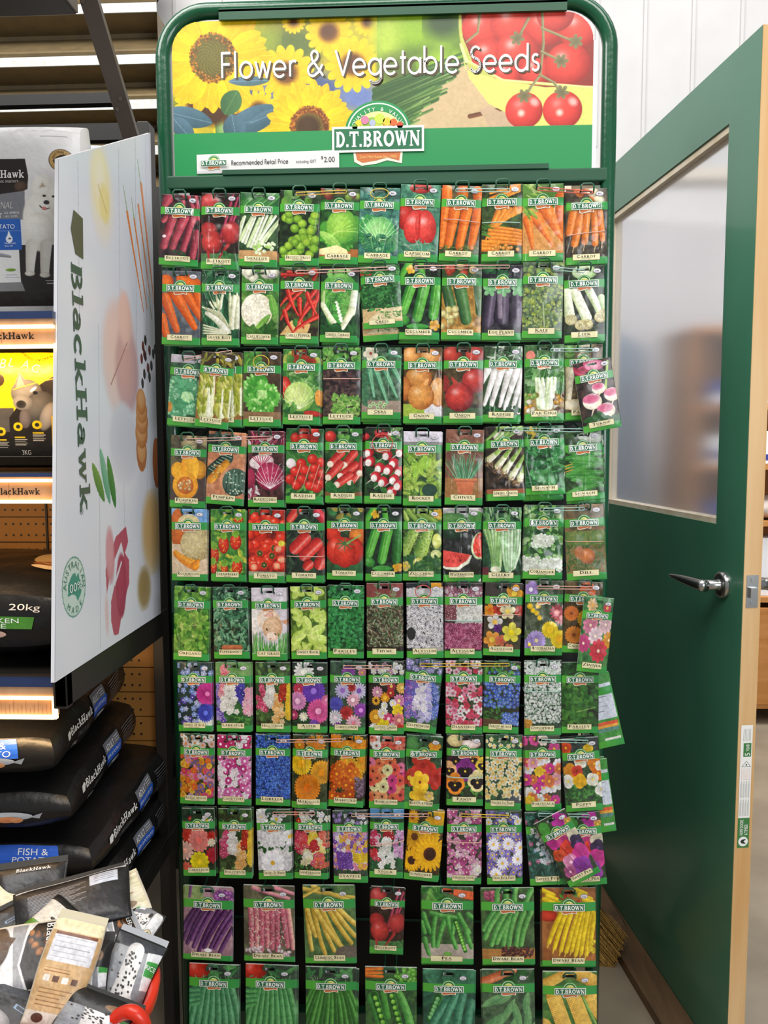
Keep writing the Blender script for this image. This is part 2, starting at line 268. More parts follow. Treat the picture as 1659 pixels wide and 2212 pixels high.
class CM:
    """coloured flat artwork made of separate little polygons, laid on a surface by a mapping function"""
    def __init__(s): s.V = []; s.F = []; s.C = []
    def add(s, V, Fc, col, layer=0):
        col = hx(col) if isinstance(col, str) else col; n = len(s.V)
        s.V += [(float(a), float(b), layer) for a, b in V]; s.C += [col] * len(V); s.F += [tuple(i + n for i in f) for f in Fc]; return s
    def rect(s, x0, z0, x1, z1, col, layer=0, nx=1, nz=1):
        V = [(x0 + (x1 - x0) * i / nx, z0 + (z1 - z0) * j / nz) for j in range(nz + 1) for i in range(nx + 1)]
        return s.add(V, [(j * (nx + 1) + i, j * (nx + 1) + i + 1, (j + 1) * (nx + 1) + i + 1, (j + 1) * (nx + 1) + i) for j in range(nz) for i in range(nx)], col, layer)
    def poly(s, pts, col, layer=0): return s.add(pts, [tuple(range(len(pts)))], col, layer)
    def ell(s, cx, cz, rx, rz, col, layer=0, a0=0, a1=360, n=20):
        P = [(cx, cz)] + arc(cx, cz, rx, rz, a0, a1, n); return s.add(P, [(0, i, i + 1) for i in range(1, n + 1)], col, layer)
    def line(s, pts, w, col, layer=0):
        v, f = ribbon(pts, w)
        for k, q in enumerate(f): s.add([v[i] for i in q], [tuple(range(len(q)))], col, layer + .05 * (k % 14))
        return s
    def lay(s, VF, x, z, h, col, layer=0, width=None, rot=0, ref=None, center=False, slant=0):
        """put lettering with left-bottom (x,z) (or centre), cap height h; width squeezes it to fit"""
        V, Fc = VF
        if len(V) == 0: return s
        V = np.array(V, float); ref = ref or 1.0; sc = h / ref
        mn = V[:, 0].min(); wid = (V[:, 0].max() - mn) * sc; kx = sc * (width / wid if width else 1)
        X = (V[:, 0] - mn) * kx; Z = V[:, 1] * sc; X = X + slant * Z
        if center: X -= (X.max() + X.min()) / 2; Z -= h / 2
        c, q = math.cos(math.radians(rot)), math.sin(math.radians(rot)); n0 = len(s.V)
        s.add(np.stack([x + X * c - Z * q, z + X * q + Z * c], 1), Fc, col, layer)
        if sum(len(f) for f in Fc) == len(V):      # loose strokes: lift each a hair so that none are coplanar
            for k, f in enumerate(Fc):
                for i in f: a, b, l_ = s.V[n0 + i]; s.V[n0 + i] = (a, b, layer + .05 * (k % 14))
        return s
    def text(s, t, x, z, h, col, layer=0, width=None, rot=0, center=False, slant=0): return s.lay(glyphs(t), x, z, h, col, layer, width, rot, 0.73, center, slant)
    def build(s, name, fn, m, parent=None, local=False):
        V = np.array(s.V); P = fn(V[:, 0], V[:, 1], V[:, 2]); return mesh(name, P, s.F, m, parent, cols=np.array(s.C), local=local)
# ---- picture painter: rasterises printed pictures into vertex colours
class Art:
    def __init__(s, w, h, res=0.8, seed=0, bg='888888'):
        s.w, s.h, s.res = w, h, res; s.nx = int(round(w * res)) + 1; s.ny = int(round(h * res)) + 1
        s.X, s.Y = np.meshgrid(np.linspace(0, w, s.nx), np.linspace(0, h, s.ny)); s.a = np.ones((s.ny, s.nx, 3)) * hx(bg); s.r = np.random.RandomState(seed)
    def noise(s, sc, oct=3):
        t = 0; amp = 1; tot = 0
        for o in range(oct):
            gx = int(s.w / sc * 2 ** o) + 3; gy = int(s.h / sc * 2 ** o) + 3; g_ = s.r.rand(gy, gx)
            u = s.X / s.w * (gx - 2); v = s.Y / s.h * (gy - 2); i = u.astype(int).clip(0, gx - 2); j = v.astype(int).clip(0, gy - 2); fu = u - i; fv = v - j; fu = fu * fu * (3 - 2 * fu); fv = fv * fv * (3 - 2 * fv)
            t = t + amp * ((g_[j, i] * (1 - fu) + g_[j, i + 1] * fu) * (1 - fv) + (g_[j + 1, i] * (1 - fu) + g_[j + 1, i + 1] * fu) * fv); tot += amp; amp *= .55
        return t / tot
    def bg(s, c1, c2, sc=20, y0=0, y1=None):
        t = np.clip((s.noise(sc) - .3) / .4, 0, 1)[..., None]; col = hx(c1) * (1 - t) + hx(c2) * t
        m = ((s.Y >= y0) & (s.Y <= (y1 or s.h)))[..., None]; s.a = np.where(m, col, s.a); return s
    def _w(s, x0, y0, x1, y1):
        k = s.res; i0 = max(int(x0 * k) - 1, 0); i1 = min(int(x1 * k) + 3, s.nx); j0 = max(int(y0 * k) - 1, 0); j1 = min(int(y1 * k) + 3, s.ny); return slice(j0, j1), slice(i0, i1)
    def _m(s, sl, al, col): al = np.clip(al, 0, 1)[..., None]; s.a[sl] = s.a[sl] * (1 - al) + col * al
    def e(s, x, y, rx, ry=None, ang=0, c='ffffff', c2=None, hl=0, soft=1.0):
        ry = ry or rx; R = max(rx, ry) + 1; sl = s._w(x - R, y - R, x + R, y + R); X = s.X[sl] - x; Y = s.Y[sl] - y
        if X.size == 0: return s
        A = math.radians(ang); u = (X * math.cos(A) + Y * math.sin(A)) / rx; v = (-X * math.sin(A) + Y * math.cos(A)) / ry; r = np.sqrt(u * u + v * v)
        C = hx(c); C2 = hx(c2) if c2 else C; t = np.clip(r ** 2 * .75 + .25 * (X + Y) / R, 0, 1)[..., None]; col = C * (1 - t) + C2 * t
        if hl: q = np.exp(-(((X + rx * .3) / (.25 * R)) ** 2 + ((Y + ry * .35) / (.22 * R)) ** 2))[..., None] * hl; col = col * (1 - q) + q
        s._m(sl, (1 - r) * min(rx, ry) * s.res / soft + .5, col); return s
    def k(s, x0, y0, x1, y1, r0, r1, c, c2=None, hl=0.0, bend=0.0):
        if bend:
            mx, my = (x0 + x1) / 2 - (y1 - y0) * bend, (y0 + y1) / 2 + (x1 - x0) * bend; P = []
            for i in range(7): t = i / 6; P.append(((1 - t) ** 2 * x0 + 2 * t * (1 - t) * mx + t * t * x1, (1 - t) ** 2 * y0 + 2 * t * (1 - t) * my + t * t * y1, r0 + (r1 - r0) * t))
            for i in range(6): s.k(P[i][0], P[i][1], P[i + 1][0], P[i + 1][1], P[i][2], P[i + 1][2], c, c2, hl)
            return s
        R = max(r0, r1) + 1; sl = s._w(min(x0, x1) - R, min(y0, y1) - R, max(x0, x1) + R, max(y0, y1) + R); X = s.X[sl] - x0; Y = s.Y[sl] - y0
        if X.size == 0: return s
        dx, dy = x1 - x0, y1 - y0; L2 = dx * dx + dy * dy + 1e-9; t = np.clip((X * dx + Y * dy) / L2, 0, 1); px = X - t * dx; py = Y - t * dy; d = np.sqrt(px * px + py * py); rr = r0 + (r1 - r0) * t
        side = (px * dy - py * dx) / math.sqrt(L2) / np.maximum(rr, .2); side = side if dy >= 0 else -side
        C = hx(c); C2 = hx(c2) if c2 else C; q = np.clip((side * -.55 + .25) + .35 * (d / np.maximum(rr, .2)) ** 2, 0, 1)[..., None]; col = C * (1 - q) + C2 * q
        if hl: w = (np.exp(-((side - .35) / .22) ** 2) * hl)[..., None]; col = col * (1 - w) + w
        s._m(sl, (rr - d) * s.res + .5, col); return s
    def f(s, x, y, r, n=6, c='ffffff', cc='e0c030', rc=.25, c2=None, deep=.35, ang=None):
        sl = s._w(x - r, y - r, x + r, y + r); X = s.X[sl] - x; Y = s.Y[sl] - y
        if X.size == 0: return s
        R = np.sqrt(X * X + Y * Y); th = np.arctan2(Y, X) + (s.r.rand() * 6 if ang is None else ang); pr = r * (1 - deep * (1 - np.abs(np.cos(n * th / 2)) ** .7)); C = hx(c); C2 = hx(c2) if c2 else C * .72
        t = np.clip(1.1 - R / r * .9 + .22 * (1 - np.abs(np.cos(n * th / 2))), 0, 1)[..., None]; s._m(sl, (pr - R) * s.res + .5, C * (1 - t * .8) + C2 * t * .8)
        if rc: s.e(x, y, r * rc, None, 0, cc, None)
        return s
    def l(s, x, y, L, wd, ang, c, c2=None, vein=None):
        R = L / 2 + 1; sl = s._w(x - R, y - R, x + R, y + R); X = s.X[sl] - x; Y = s.Y[sl] - y
        if X.size == 0: return s
        A = math.radians(ang); u = (X * math.cos(A) + Y * math.sin(A)) / (L / 2); v = (-X * math.sin(A) + Y * math.cos(A)); lim = wd / 2 * np.clip(1 - u * u, 0, 1) ** .7
        C = hx(c); C2 = hx(c2) if c2 else C * .6; t = np.clip(.5 + .6 * v / wd * 2 * .5 + .2 * u, 0, 1)[..., None]; col = C * (1 - t) + C2 * t
        if vein: q = np.clip(1 - np.abs(v) * s.res * 1.6, 0, 1)[..., None] * .7; col = col * (1 - q) + hx(vein) * q
        s._m(sl, np.where(np.abs(u) < 1, (lim - np.abs(v)) * s.res + .5, 0), col); return s
    def lb(s, n, L, wd, cs, y0=0, y1=None, x0=0, x1=None, vein=None, ang=None):
        y1 = y1 or s.h; x1 = x1 or s.w
        for i in range(n):
            c = cs[s.r.randint(len(cs))]; s.l(x0 + s.r.rand() * (x1 - x0), y0 + s.r.rand() * (y1 - y0), L * (.7 + .6 * s.r.rand()), wd * (.7 + .6 * s.r.rand()), s.r.rand() * 360 if ang is None else ang + s.r.randn() * 18, c, None, vein)
        return s
    def fb(s, n, r, np_, cs, cc='e8c840', rc=.25, y0=0, y1=None, x0=0, x1=None, deep=.35, jit=.3, cc2=None):
        y1 = y1 or s.h; x1 = x1 or s.w; A = (x1 - x0) * (y1 - y0); st = math.sqrt(A / n); pts = []
        nx = max(1, int(round((x1 - x0) / st))); ny = max(1, int(round((y1 - y0) / st)))
        for j in range(ny):
            for i in range(nx): pts.append((x0 + (i + .5 + (.5 if j % 2 else 0) - .25 + s.r.randn() * .22) * (x1 - x0) / nx, y0 + (j + .5 + s.r.randn() * .22) * (y1 - y0) / ny))
        for p in [pts[i] for i in s.r.permutation(len(pts))]: s.f(p[0], p[1], r * (1 - jit / 2 + jit * s.r.rand()), np_, cs[s.r.randint(len(cs))], cc, rc, cc2, deep)
        return s
    def eb(s, n, r, cs, y0=0, y1=None, x0=0, x1=None, hl=.3, asp=1.0):
        y1 = y1 or s.h; x1 = x1 or s.w
        for i in range(n):
            c = cs[s.r.randint(len(cs))]; s.e(x0 + s.r.rand() * (x1 - x0), y0 + s.r.rand() * (y1 - y0), r * (.8 + .4 * s.r.rand()), r * asp, s.r.rand() * 180, c, '%02x%02x%02x' % tuple(int(v * 255 * .55) for v in hx(c)), hl)
        return s
    def finish(s, k=1.0):
        t = (s.noise(5, 2) - .5) * .24 * k + (s.noise(22, 2) - .5) * .12 * k; s.a = np.clip(s.a * (1 + t[..., None]) + t[..., None] * .05, 0, 1); return s
    def ln(s, x0, y0, x1, y1, w, c): return s.k(x0, y0, x1, y1, w / 2, w / 2, c)
    def rect(s, x0, y0, x1, y1, c): sl = s._w(x0, y0, x1, y1); X = s.X[sl]; Y = s.Y[sl]; s._m(sl, ((X >= x0) & (X <= x1) & (Y >= y0) & (Y <= y1)).astype(float), hx(c)); return s
    def poly(s, pts, c):
        P = np.array(pts, float); sl = s._w(P[:, 0].min(), P[:, 1].min(), P[:, 0].max(), P[:, 1].max()); acc = 0
        for ox, oy in ((-.3, -.1), (.1, -.3), (.3, .1), (-.1, .3)):
            X = s.X[sl] + ox / s.res; Y = s.Y[sl] + oy / s.res; ins = np.zeros(X.shape, bool)
            for i in range(len(P)):
                (ax, ay), (bx, by) = P[i], P[i - 1]; cnd = (ay > Y) != (by > Y); xx = (bx - ax) * (Y - ay) / ((by - ay) or 1e-9) + ax; ins ^= cnd & (X < xx)
            acc = acc + ins / 4.0
        s._m(sl, acc, hx(c)); return s
# ---------------------------------------------------------------- the pictures printed on the seed packets (100 wide, 188 or 142 high)
def carrots(a, segs, c='ee7a25', c2='b4480f', hl=.15):
    for (x0, y0, x1, y1, r0, r1) in segs:
        a.k(x0, y0, x1, y1, r0, r1, c, c2, hl)
        for t in (.2, .42, .6, .78): a.ln(x0 + (x1 - x0) * t - r0 * .5, y0 + (y1 - y0) * t, x0 + (x1 - x0) * t + r0 * .1, y0 + (y1 - y0) * t + 1, .7, 'c9581a')
def stalks(a, n, x0, x1, xb0, xb1, y0, y1, r0, r1, cs, c2, bend=0.05):
    for i in range(n):
        t = i / max(1, n - 1); a.k(x0 + (x1 - x0) * t + a.r.randn(), y0, xb0 + (xb1 - xb0) * t + a.r.randn(), y1 + a.r.randn() * 5, r0, r1, cs[i % len(cs)], c2, .12, bend * (t - .5) * 2)
def cabbage(a, x, y, r, c, c2, vein, n=16, ruff=.1, inner=None):
    for i in range(n):
        q = a.r.rand() * 6.28; d = r * (1 - i / n) * .75; cc = [c, c2][i % 2]
        a.e(x + d * math.cos(q), y + d * math.sin(q) * .9, r * (.62 - .3 * i / n), r * (.5 - .22 * i / n), math.degrees(q) + 90, cc, c2)
        a.l(x + d * math.cos(q), y + d * math.sin(q) * .9, r * .7, 1.6, math.degrees(q), vein); [a.e(x + (d + r * .42) * math.cos(q + w_), y + (d + r * .40) * math.sin(q + w_), r * (.06 + .1 * a.r.rand()), r * .08, math.degrees(q), vein if a.r.rand() < .4 else c, cc) for w_ in (-.3, -.1, .12, .33)]
    if inner: a.e(x, y, r * .3, r * .26, 20, inner, c); [a.l(x + a.r.randn() * r * .12, y + a.r.randn() * r * .1, r * .45, r * .12, a.r.rand() * 180, vein, inner) for _ in range(6)]
def heads(a, x, y, r, c, c2, vein, nv=9):
    a.e(x, y, r, r * .92, 0, c, c2, .12)
    for i in range(nv):
        q = -1.4 + 2.8 * i / (nv - 1); px, py = x, y + r * .8
        for k_ in range(5): nx_, ny_ = px + r * .33 * math.sin(q) * (1 - k_ * .05), py - r * .33 * math.cos(q * .7); a.ln(px, py, nx_, ny_, 1.5 - k_ * .2, vein); a.ln(nx_, ny_, nx_ + a.r.randn() * 4, ny_ - 3, .7, vein); px, py = nx_, ny_
def spikes(a, sp, r=6):
    for (x, y0, y1, w, cs) in sp:
        n = int((y1 - y0) / (r * .8)) + 2
        for i in range(n * 3): y = y0 + (y1 - y0) * (i / (n * 3)); k_ = .45 + .55 * min(1, (y - y0) / (.5 * (y1 - y0) + 1)); a.f(x + (a.r.rand() - .5) * w * 1.5 * k_, y, r * (.7 + .5 * k_) * .85, 5, cs[a.r.randint(len(cs))], 'e8e2c8', .18)
def peas(a, x0, y0, x1, y1, n, r, c, c2):
    a.k(x0, y0, x1, y1, r * 1.7, r * 1.3, '3f8a3a', '1d5a22'); a.k(x0, y0, x1, y1, r * 1.25, r * .9, '1f5a20', '184818')
    for i in range(n): t = (i + .5) / n; a.e(x0 + (x1 - x0) * t, y0 + (y1 - y0) * t, r, r, 0, c, c2, .4)
def pod(a, x0, y0, x1, y1, r, c, c2, bend=0.1): a.k(x0, y0, x1, y1, r, r * .8, c, c2, .12, bend)
GR = ['3f8f3a', '5fae45', '2f7434', '78bd55']; DK = ['1f5a2a', '2d6f34', '184a22']
def beet_long(a):
    a.bg('4a2a30', '241a1e', 18); [a.k(*s, 'c04a5a', '5c1524', .12) for s in [(30, 45, 8, 70, 8, 7), (70, 5, 90, 50, 5, 5), (55, 0, 60, 50, 5, 5), (88, 0, 96, 60, 5, 6), (20, 10, 12, 25, 14, 10), (32, 60, 12, 138, 12, 10), (62, 58, 35, 140, 13, 9), (84, 60, 62, 150, 9, 8), (96, 100, 86, 165, 10, 8)]]
    a.ln(62, 148, 45, 168, 2, 'c04a5a'); a.e(12, 112, 5, 4, 0, 'f0e0e4'); a.lb(8, 12, 5, ['2a5a34'], 150, 165, 30, 70)
def beet_round(a):
    a.bg('3a2622', '20150f', 16); a.rect(0, 150, 100, 170, '4f7a48'); a.e(22, 24, 26, 22, 0, 'c24646', '7a2020', .2)
    for s in [(60, 118, 96, 12), (52, 110, 84, 6), (66, 112, 100, 30)]: a.k(s[0], s[1], s[2], s[3], 4, 3, 'b83a58', '74203a', .15)
    a.e(80, 98, 25, 28, 10, 'b93434', '701a1c', .15); a.e(20, 92, 22, 20, 0, 'b03030', '701a1c'); a.e(30, 122, 28, 29, 0, 'c23b35', '74191b', .25); a.k(72, 128, 45, 166, 5, 1.5, 'b03030', '701a1c'); a.k(20, 148, 22, 170, 4, 1.5, 'b03030'); a.lb(14, 16, 9, ['4f8f4a', '3b7a40'], 150, 168, 60, 100)
def shallot(a):
    a.bg('2f6a34', '1c4a26', 10, 0, 60); a.bg('3a5a34', '20361f', 14, 55); a.rect(0, 148, 100, 188, 'c89a66'); stalks(a, 9, -10, 70, 30, 110, 34, 0, 3, 4, ['5f9f52', '3f7f40'], '2a5f2c')
    for i in range(12): a.k(8 + i * 9 + a.r.randn() * 3, 58 + a.r.rand() * 8, -14 + i * 7.5, 118 + a.r.rand() * 24, 3.4, 4.2, ['f4f4ea', 'e8eed8', 'cfe0a8'][i % 3], 'b4c294', .2)
    for i in range(24): a.e(42 + a.r.rand() * 55, 125 + a.r.rand() * 32, 5, 4, a.r.rand() * 90, 'f2f4e2', 'b8d088'); 
    for i in range(6): a.e(40 + a.r.rand() * 40, 135 + a.r.rand() * 18, 4.5, 4, 0, 'b4d878', '7fae4a'); a.e(60, 140, 2, 2, 0, 'e8f0d0')
def sprouts(a):
    a.bg('2a4422', '131d10', 16); a.lb(10, 26, 16, ['4f9a3c', '6fae3f'], 0, 34)
    for i in range(34): a.e(8 + a.r.rand() * 84, 58 + a.r.rand() * 106, 11.5, 11, 0, ['a4c83a', '86b430', '95bf3c'][i % 3], '3f6a18', .12)
def cabbage1(a):
    a.bg('2f6a2c', '1f421c', 14); a.rect(0, 0, 100, 30, '33442a'); a.eb(6, 10, ['7a9a3a', '8a3a34'], 0, 30); a.rect(0, 150, 100, 188, 'a8642e'); cabbage(a, 52, 106, 52, '4f9a34', '347a2a', 'a8d060', 10)
    a.e(55, 95, 38, 44, 8, '96c84a', '4f9434', .1); [a.ln(28 + i * 3, 126 - i * 4, 60 + i * 8, 62 + i * 9, 1.2, 'bfe070') for i in range(6)]; a.l(28, 128, 70, 22, 35, 'b4dc70', '6aa83c', 'dcecb0'); a.poly([(0, 152), (18, 148), (45, 142), (70, 152), (76, 166), (0, 166)], 'efe2a8')
def savoy(a):
    a.bg('3f7f6e', '245244', 8); a.lb(60, 20, 13, ['4f8f80', '6aa596', '2f6a58']); cabbage(a, 52, 118, 50, '3f9448', '2c7450', 'a8d8a0', 12); heads(a, 52, 108, 38, '8fcf78', '3f9458', 'd8f0c0', 11); a.lb(26, 22, 10, ['4fa060', '2f8058'], 118, 150, 8, 95, 'b0e0b0')
def capsicum(a):
    a.bg('4f8f70', '2a5a48', 12); a.lb(24, 30, 5, ['6fae8a', '3f7f5c']); a.e(50, 8, 28, 14, 0, 'c83a30', '7f1f1c'); a.e(14, 80, 22, 32, 0, 'c83028', '7f1512', .25); a.e(40, 102, 28, 42, 10, 'e2453c', 'a81f1e', .5); a.e(66, 104, 26, 42, -6, 'e04a40', 'a01c1c', .5); a.k(50, 72, 50, 132, 2, 3, 'b82420'); a.lb(12, 22, 4, ['5f9f7a', '9fc8a8'], 140, 165)
def carrot_a(a):
    a.bg('5a4a30', '2a3a1c', 12); carrots(a, [(10, 10, 12, 30, 14, 14), (52, 10, 50, 30, 14, 14), (88, 12, 90, 30, 12, 12), (8, 60, 2, 150, 14, 9), (34, 58, 22, 148, 15, 10), (64, 58, 50, 152, 14, 10), (92, 62, 80, 150, 13, 9)]); a.lb(30, 16, 2, ['7a9a4a', '4f7434'], 150, 168)
def carrot_b(a):
    a.bg('3f5a2a', '2a2a18', 12); carrots(a, [(90, 2 + i * 7, 20, 22 + i * 12, 5, 3) for i in range(3)], 'f29a2c', 'b8601a'); carrots(a, [(110 - i * 14, 56 + i * 2, 40 - i * 6, 96 + i * 8, 7, 2) for i in range(6)], 'f09430', 'b8601a'); carrots(a, [(20, 104 + i * 9, 104, 116 + i * 8, 5, 4) for i in range(5)], 'ee8f2a', 'b05a18'); a.lb(14, 26, 2, ['5f9f3c'], 96, 125, 0, 22, None, 10); carrots(a, [(0, 140 + i * 9, 40, 146 + i * 7, 6, 5) for i in range(3)], 'f2952a', 'b05a18'); a.eb(14, 5, ['f5a040'], 150, 162, 25, 95)
def carrot_c(a):
    a.bg('d89a58', 'c08444', 20); a.rect(0, 0, 100, 60, '4f7a30'); a.lb(30, 30, 4, ['9ac850', '5f9a38', 'c8dc80'], 0, 75, 0, 55, None, 35); carrots(a, [(96, 40, 104, 130, 20, 14), (56, 62, 92, 128, 18, 7), (34, 84, 74, 152, 15, 3), (12, 88, 24, 156, 12, 4)], 'f08430', 'b8501c'); a.l(26, 74, 34, 8, 50, 'a8d050'); a.l(12, 76, 30, 6, 60, '8fc040')
def carrot_d(a):
    a.bg('5a5040', '38332a', 14); a.eb(6, 12, ['e07a3a', 'f0e0b8'], 0, 34); carrots(a, [(18, 58, 8, 108, 11, 9), (36, 62, 20, 136, 11, 9), (50, 60, 44, 132, 9, 8), (68, 60, 70, 136, 9, 8), (80, 60, 88, 126, 8, 7)], 'ee8a3c', 'b45c20', .2); [a.ln(x, y, x - 3, y + 14, 1.4, 'f0d0a0') for x, y in [(18, 144), (44, 140), (70, 144), (88, 134)]]
def carrot_e(a):
    a.bg('6a7076', '4a5058', 16); a.e(10, 28, 20, 18, 0, 'ee7020', 'b04510'); a.e(70, 26, 34, 16, 15, 'ee7020', 'b04510'); carrots(a, [(92, 56, 110, 130, 12, 9), (60, 52, 102, 120, 14, 7), (30, 52, 86, 142, 16, 8), (8, 70, 40, 150, 14, 9), (0, 120, 12, 162, 13, 10)], 'ea6a1c', 'b0420c')
def silverbeet(a):
    a.bg('1f5a34', '0f2f1c', 12); a.lb(30, 34, 12, ['2f7a44', '1a5230'], 0, 60, vein='d8e8d0')
    for x0, x1, w in [(6, 40, 3), (22, 48, 5), (40, 52, 6), (60, 50, 5), (78, 82, 6), (96, 90, 5)]: a.k(x0, 52, x1, 104 if x0 < 70 else 140, w * .6, w, 'ecebd0', 'a0a878', .2, .05); a.l(x0 + 8, 62, 40, 12, 70, '2a7044', '18482a', 'd0e4c4')
    a.lb(14, 34, 12, ['1f6a3a', '2a7a48'], 100, 165, 0, 60, 'b8d8b0')
    for i in range(9): a.k(2 + i * 6, 92 + i * 1.5, 70 + i * .8, 150 + i * .7, 1.6, 3.6, ['f6f4e2', 'e8e6cc', 'd8dab4'][i % 3], '98a070', .15, -.10)
    a.k(14, 108, 66, 152, 5, 10, 'faf8ea', 'c0c4a0', .1, -.12); [a.k(6, 138 + i * 7, 66, 154 + i * 2, 2, 3, 'e4e2c8', 'a0a478') for i in range(4)]
    for x, w in [(82, 9), (94, 7)]: a.k(x + 6, 66, x, 140, w * .6, w, 'f0eed8', 'b0b488', .35)
def cauliflower(a):
    a.bg('4f8a34', '2f5a24', 12); a.eb(8, 14, ['f0ecd4'], 4, 26, 0, 100, .1); a.lb(26, 34, 18, ['5f9f3c', '86b858', '3f7a2c'], 58, 162); a.e(42, 104, 43, 44, 0, 'f6f2e4', 'd8ccaa')
    for i in range(130): q = a.r.rand() * 6.28; d = 40 * a.r.rand() ** .5; a.e(42 + d * math.cos(q), 104 + d * math.sin(q), 4.5, 4, 0, 'fbf8ee', 'cfc29a')
    a.l(56, 138, 70, 18, -48, '8fc050', '4f8a2c', 'd8ecb0'); a.l(86, 92, 60, 20, 78, '7fb84c', '4a8a30', 'c8e498'); a.lb(10, 40, 16, ['4f8a34', '2f6a24'], 148, 162)
def chilli(a):
    a.bg('4a5a28', '2a1c14', 12); [a.k(a.r.rand() * 100, a.r.rand() * 30, a.r.rand() * 100, a.r.rand() * 30, 5, 2, 'c8281c', '7a100c', .2) for i in range(6)]; a.poly([(0, 168), (30, 132), (80, 140), (70, 168)], 'd8b070')
    for s in [(60, 52, 20, 100), (90, 56, 60, 110), (40, 56, 0, 96), (100, 60, 84, 130), (30, 88, 2, 130), (50, 80, 62, 150), (86, 84, 40, 156), (70, 66, 98, 120), (20, 60, 48, 120), (98, 120, 30, 165), (12, 110, 34, 160)]: a.k(*s, 6.5, 2, 'e03422', '8a120e', .3, .08)
    a.l(40, 138, 22, 12, 80, '3f8a3a')
def chinese(a):
    a.bg('24502a', '142c18', 12); a.rect(0, 0, 100, 18, '23201e'); a.e(50, 64, 52, 52, 0, '6fb850', '3f8a38'); a.e(50, 14, 34, 18, 0, '8ac868', '58a048')
    for i in range(7): a.e(50, 78 + i * 4, 46 - i * 5, 40 - i * 3, 0, ['8ccc60', '5aa844'][i % 2], ['5aa844', '3f8a38'][i % 2])
    a.e(46, 112, 32, 46, -6, '4fa040', '2c7a32'); a.lb(26, 22, 9, ['5fb04c', '3f9038'], 70, 130, 26, 66, 'a8d88c'); a.lb(16, 26, 14, ['6fbb50', '84cc60'], 60, 110, 60, 84, 'c8e8a8')
    a.k(8, 60, 6, 96, 4, 6, 'c8dc98', '7aa850'); a.k(6, 92, 46, 150, 7, 8, 'f2f2dc', 'b4bc84', .1, .06); a.k(90, 58, 84, 110, 9, 10, 'f8f8ee', 'b0c090', .2); a.k(84, 106, 60, 150, 10, 7, 'f4f4e0', 'b4bc84', .1)
    for t in range(12): a.e(42 + t * 1.3 + (t % 2) * 2, 86 + t * 4.4, 3.5 + t * .2, 3, 0, 'f6f8ec', 'c8dcb0')
    a.lb(14, 34, 14, ['2f7434', '246028'], 150, 168)
def cress(a):
    a.bg('2f6a34', '1a4220', 8); a.rect(0, 10, 30, 30, 'b83a2c'); a.rect(0, 128, 100, 188, 'c8a878'); a.lb(300, 8, 6, ['3f9a44', '5fb058', '2a7434', '1f5a28'], 10, 138); a.poly([(10, 165), (50, 132), (100, 126), (100, 165)], 'd8c8a0'); a.lb(50, 9, 3, ['4f9a40', 'e8d8a0'], 140, 160, 40, 95)
def cucumber_a(a):
    a.bg('1f3a24', '101a12', 14); a.k(22, 0, 2, 30, 8, 8, '5fb03c', '2a7a24'); a.f(26, 16, 12, 5, 'f2c030', 'e09a20'); a.k(50, 0, 56, 40, 7, 8, '5fb83c', '2a7a24')
    for s in [(30, 50, 8, 118, 13, 12), (62, 50, 44, 134, 14, 12), (92, 50, 84, 128, 14, 12)]: a.k(*s, '5fb53f', '1f6a22', .18); a.ln(s[0] - 4, s[1], s[2] - 3, s[3], 1.4, '8fd060')
    a.e(10, 140, 16, 13, 20, '4fa040', '1f6a24', .2); a.l(46, 156, 56, 16, 0, '4fa844', '2a7a30', '8fd070'); a.f(88, 152, 14, 5, 'f2b428', 'd88a18')
def cucumber_b(a):
    a.bg('c89a50', '8a6428', 14); a.rect(0, 0, 100, 34, '2f4a24'); a.eb(8, 10, ['e4c880', 'c84a34'], 0, 34); a.k(44, 56, 62, 138, 16, 14, '4f8040', '1a3f20', .2); a.k(8, 50, 22, 100, 12, 14, '3f6a34', '1a3a1c', .2); a.k(90, 54, 96, 120, 12, 10, '5a7a4a', '30502c', .2); a.eb(9, 9, ['e8dc98', 'd8c878'], 100, 160, 0, 40, .1)
def eggplant(a):
    a.bg('3a3a40', '1c1a22', 14); a.lb(12, 26, 12, ['3f8a4c', '2f6a44'], 0, 30, 0, 60)
    for s in [(20, 70, 12, 140, 14, 17), (50, 72, 48, 130, 14, 20), (82, 72, 84, 138, 14, 19)]: a.k(*s, '55485e', '17121c', .22)
    a.k(42, 74, 45, 130, 6, 6, '8d7f8e', '5a4c60'); [a.f(x, 62, 18, 5, '8fc48a', '7ab47a', .2, '5f9a68', .6) for x in (18, 52, 88)]
def kale(a):
    a.bg('5a6a50', '363f34', 10); a.lb(220, 12, 9, ['8fae5c', 'a8c264', '7a9a68', '62825c', 'b8c850'], 0, 165); a.lb(120, 7, 5, ['c4d27a', '94ae70'], 70, 160); a.k(55, 160, 50, 100, 2, 1.5, 'a8b88c')
def leek(a):
    a.bg('3a4434', '222a1e', 14); a.e(50, 16, 30, 18, 0, 'e4ead0', '7fa85c'); a.k(20, 50, 54, 128, 12, 13, 'fbfbf2', 'b8c48c', .1); a.k(54, 48, 86, 110, 10, 10, 'f6f8ec', 'a8bc80', .1); a.k(4, 50, 12, 118, 10, 13, 'f0f2e0', 'a8b880'); a.k(92, 80, 104, 110, 9, 12, 'e8eed8', '98b070')
    for x, y in [(16, 132), (55, 145), (88, 128), (98, 120), (40, 146)]: a.e(x, y, 15, 13, 0, 'e0d8a8', 'a89860'); a.lb(18, 12, 1.6, ['c8bc88', 'efe8c8'], y - 9, y + 9, x - 11, x + 11)
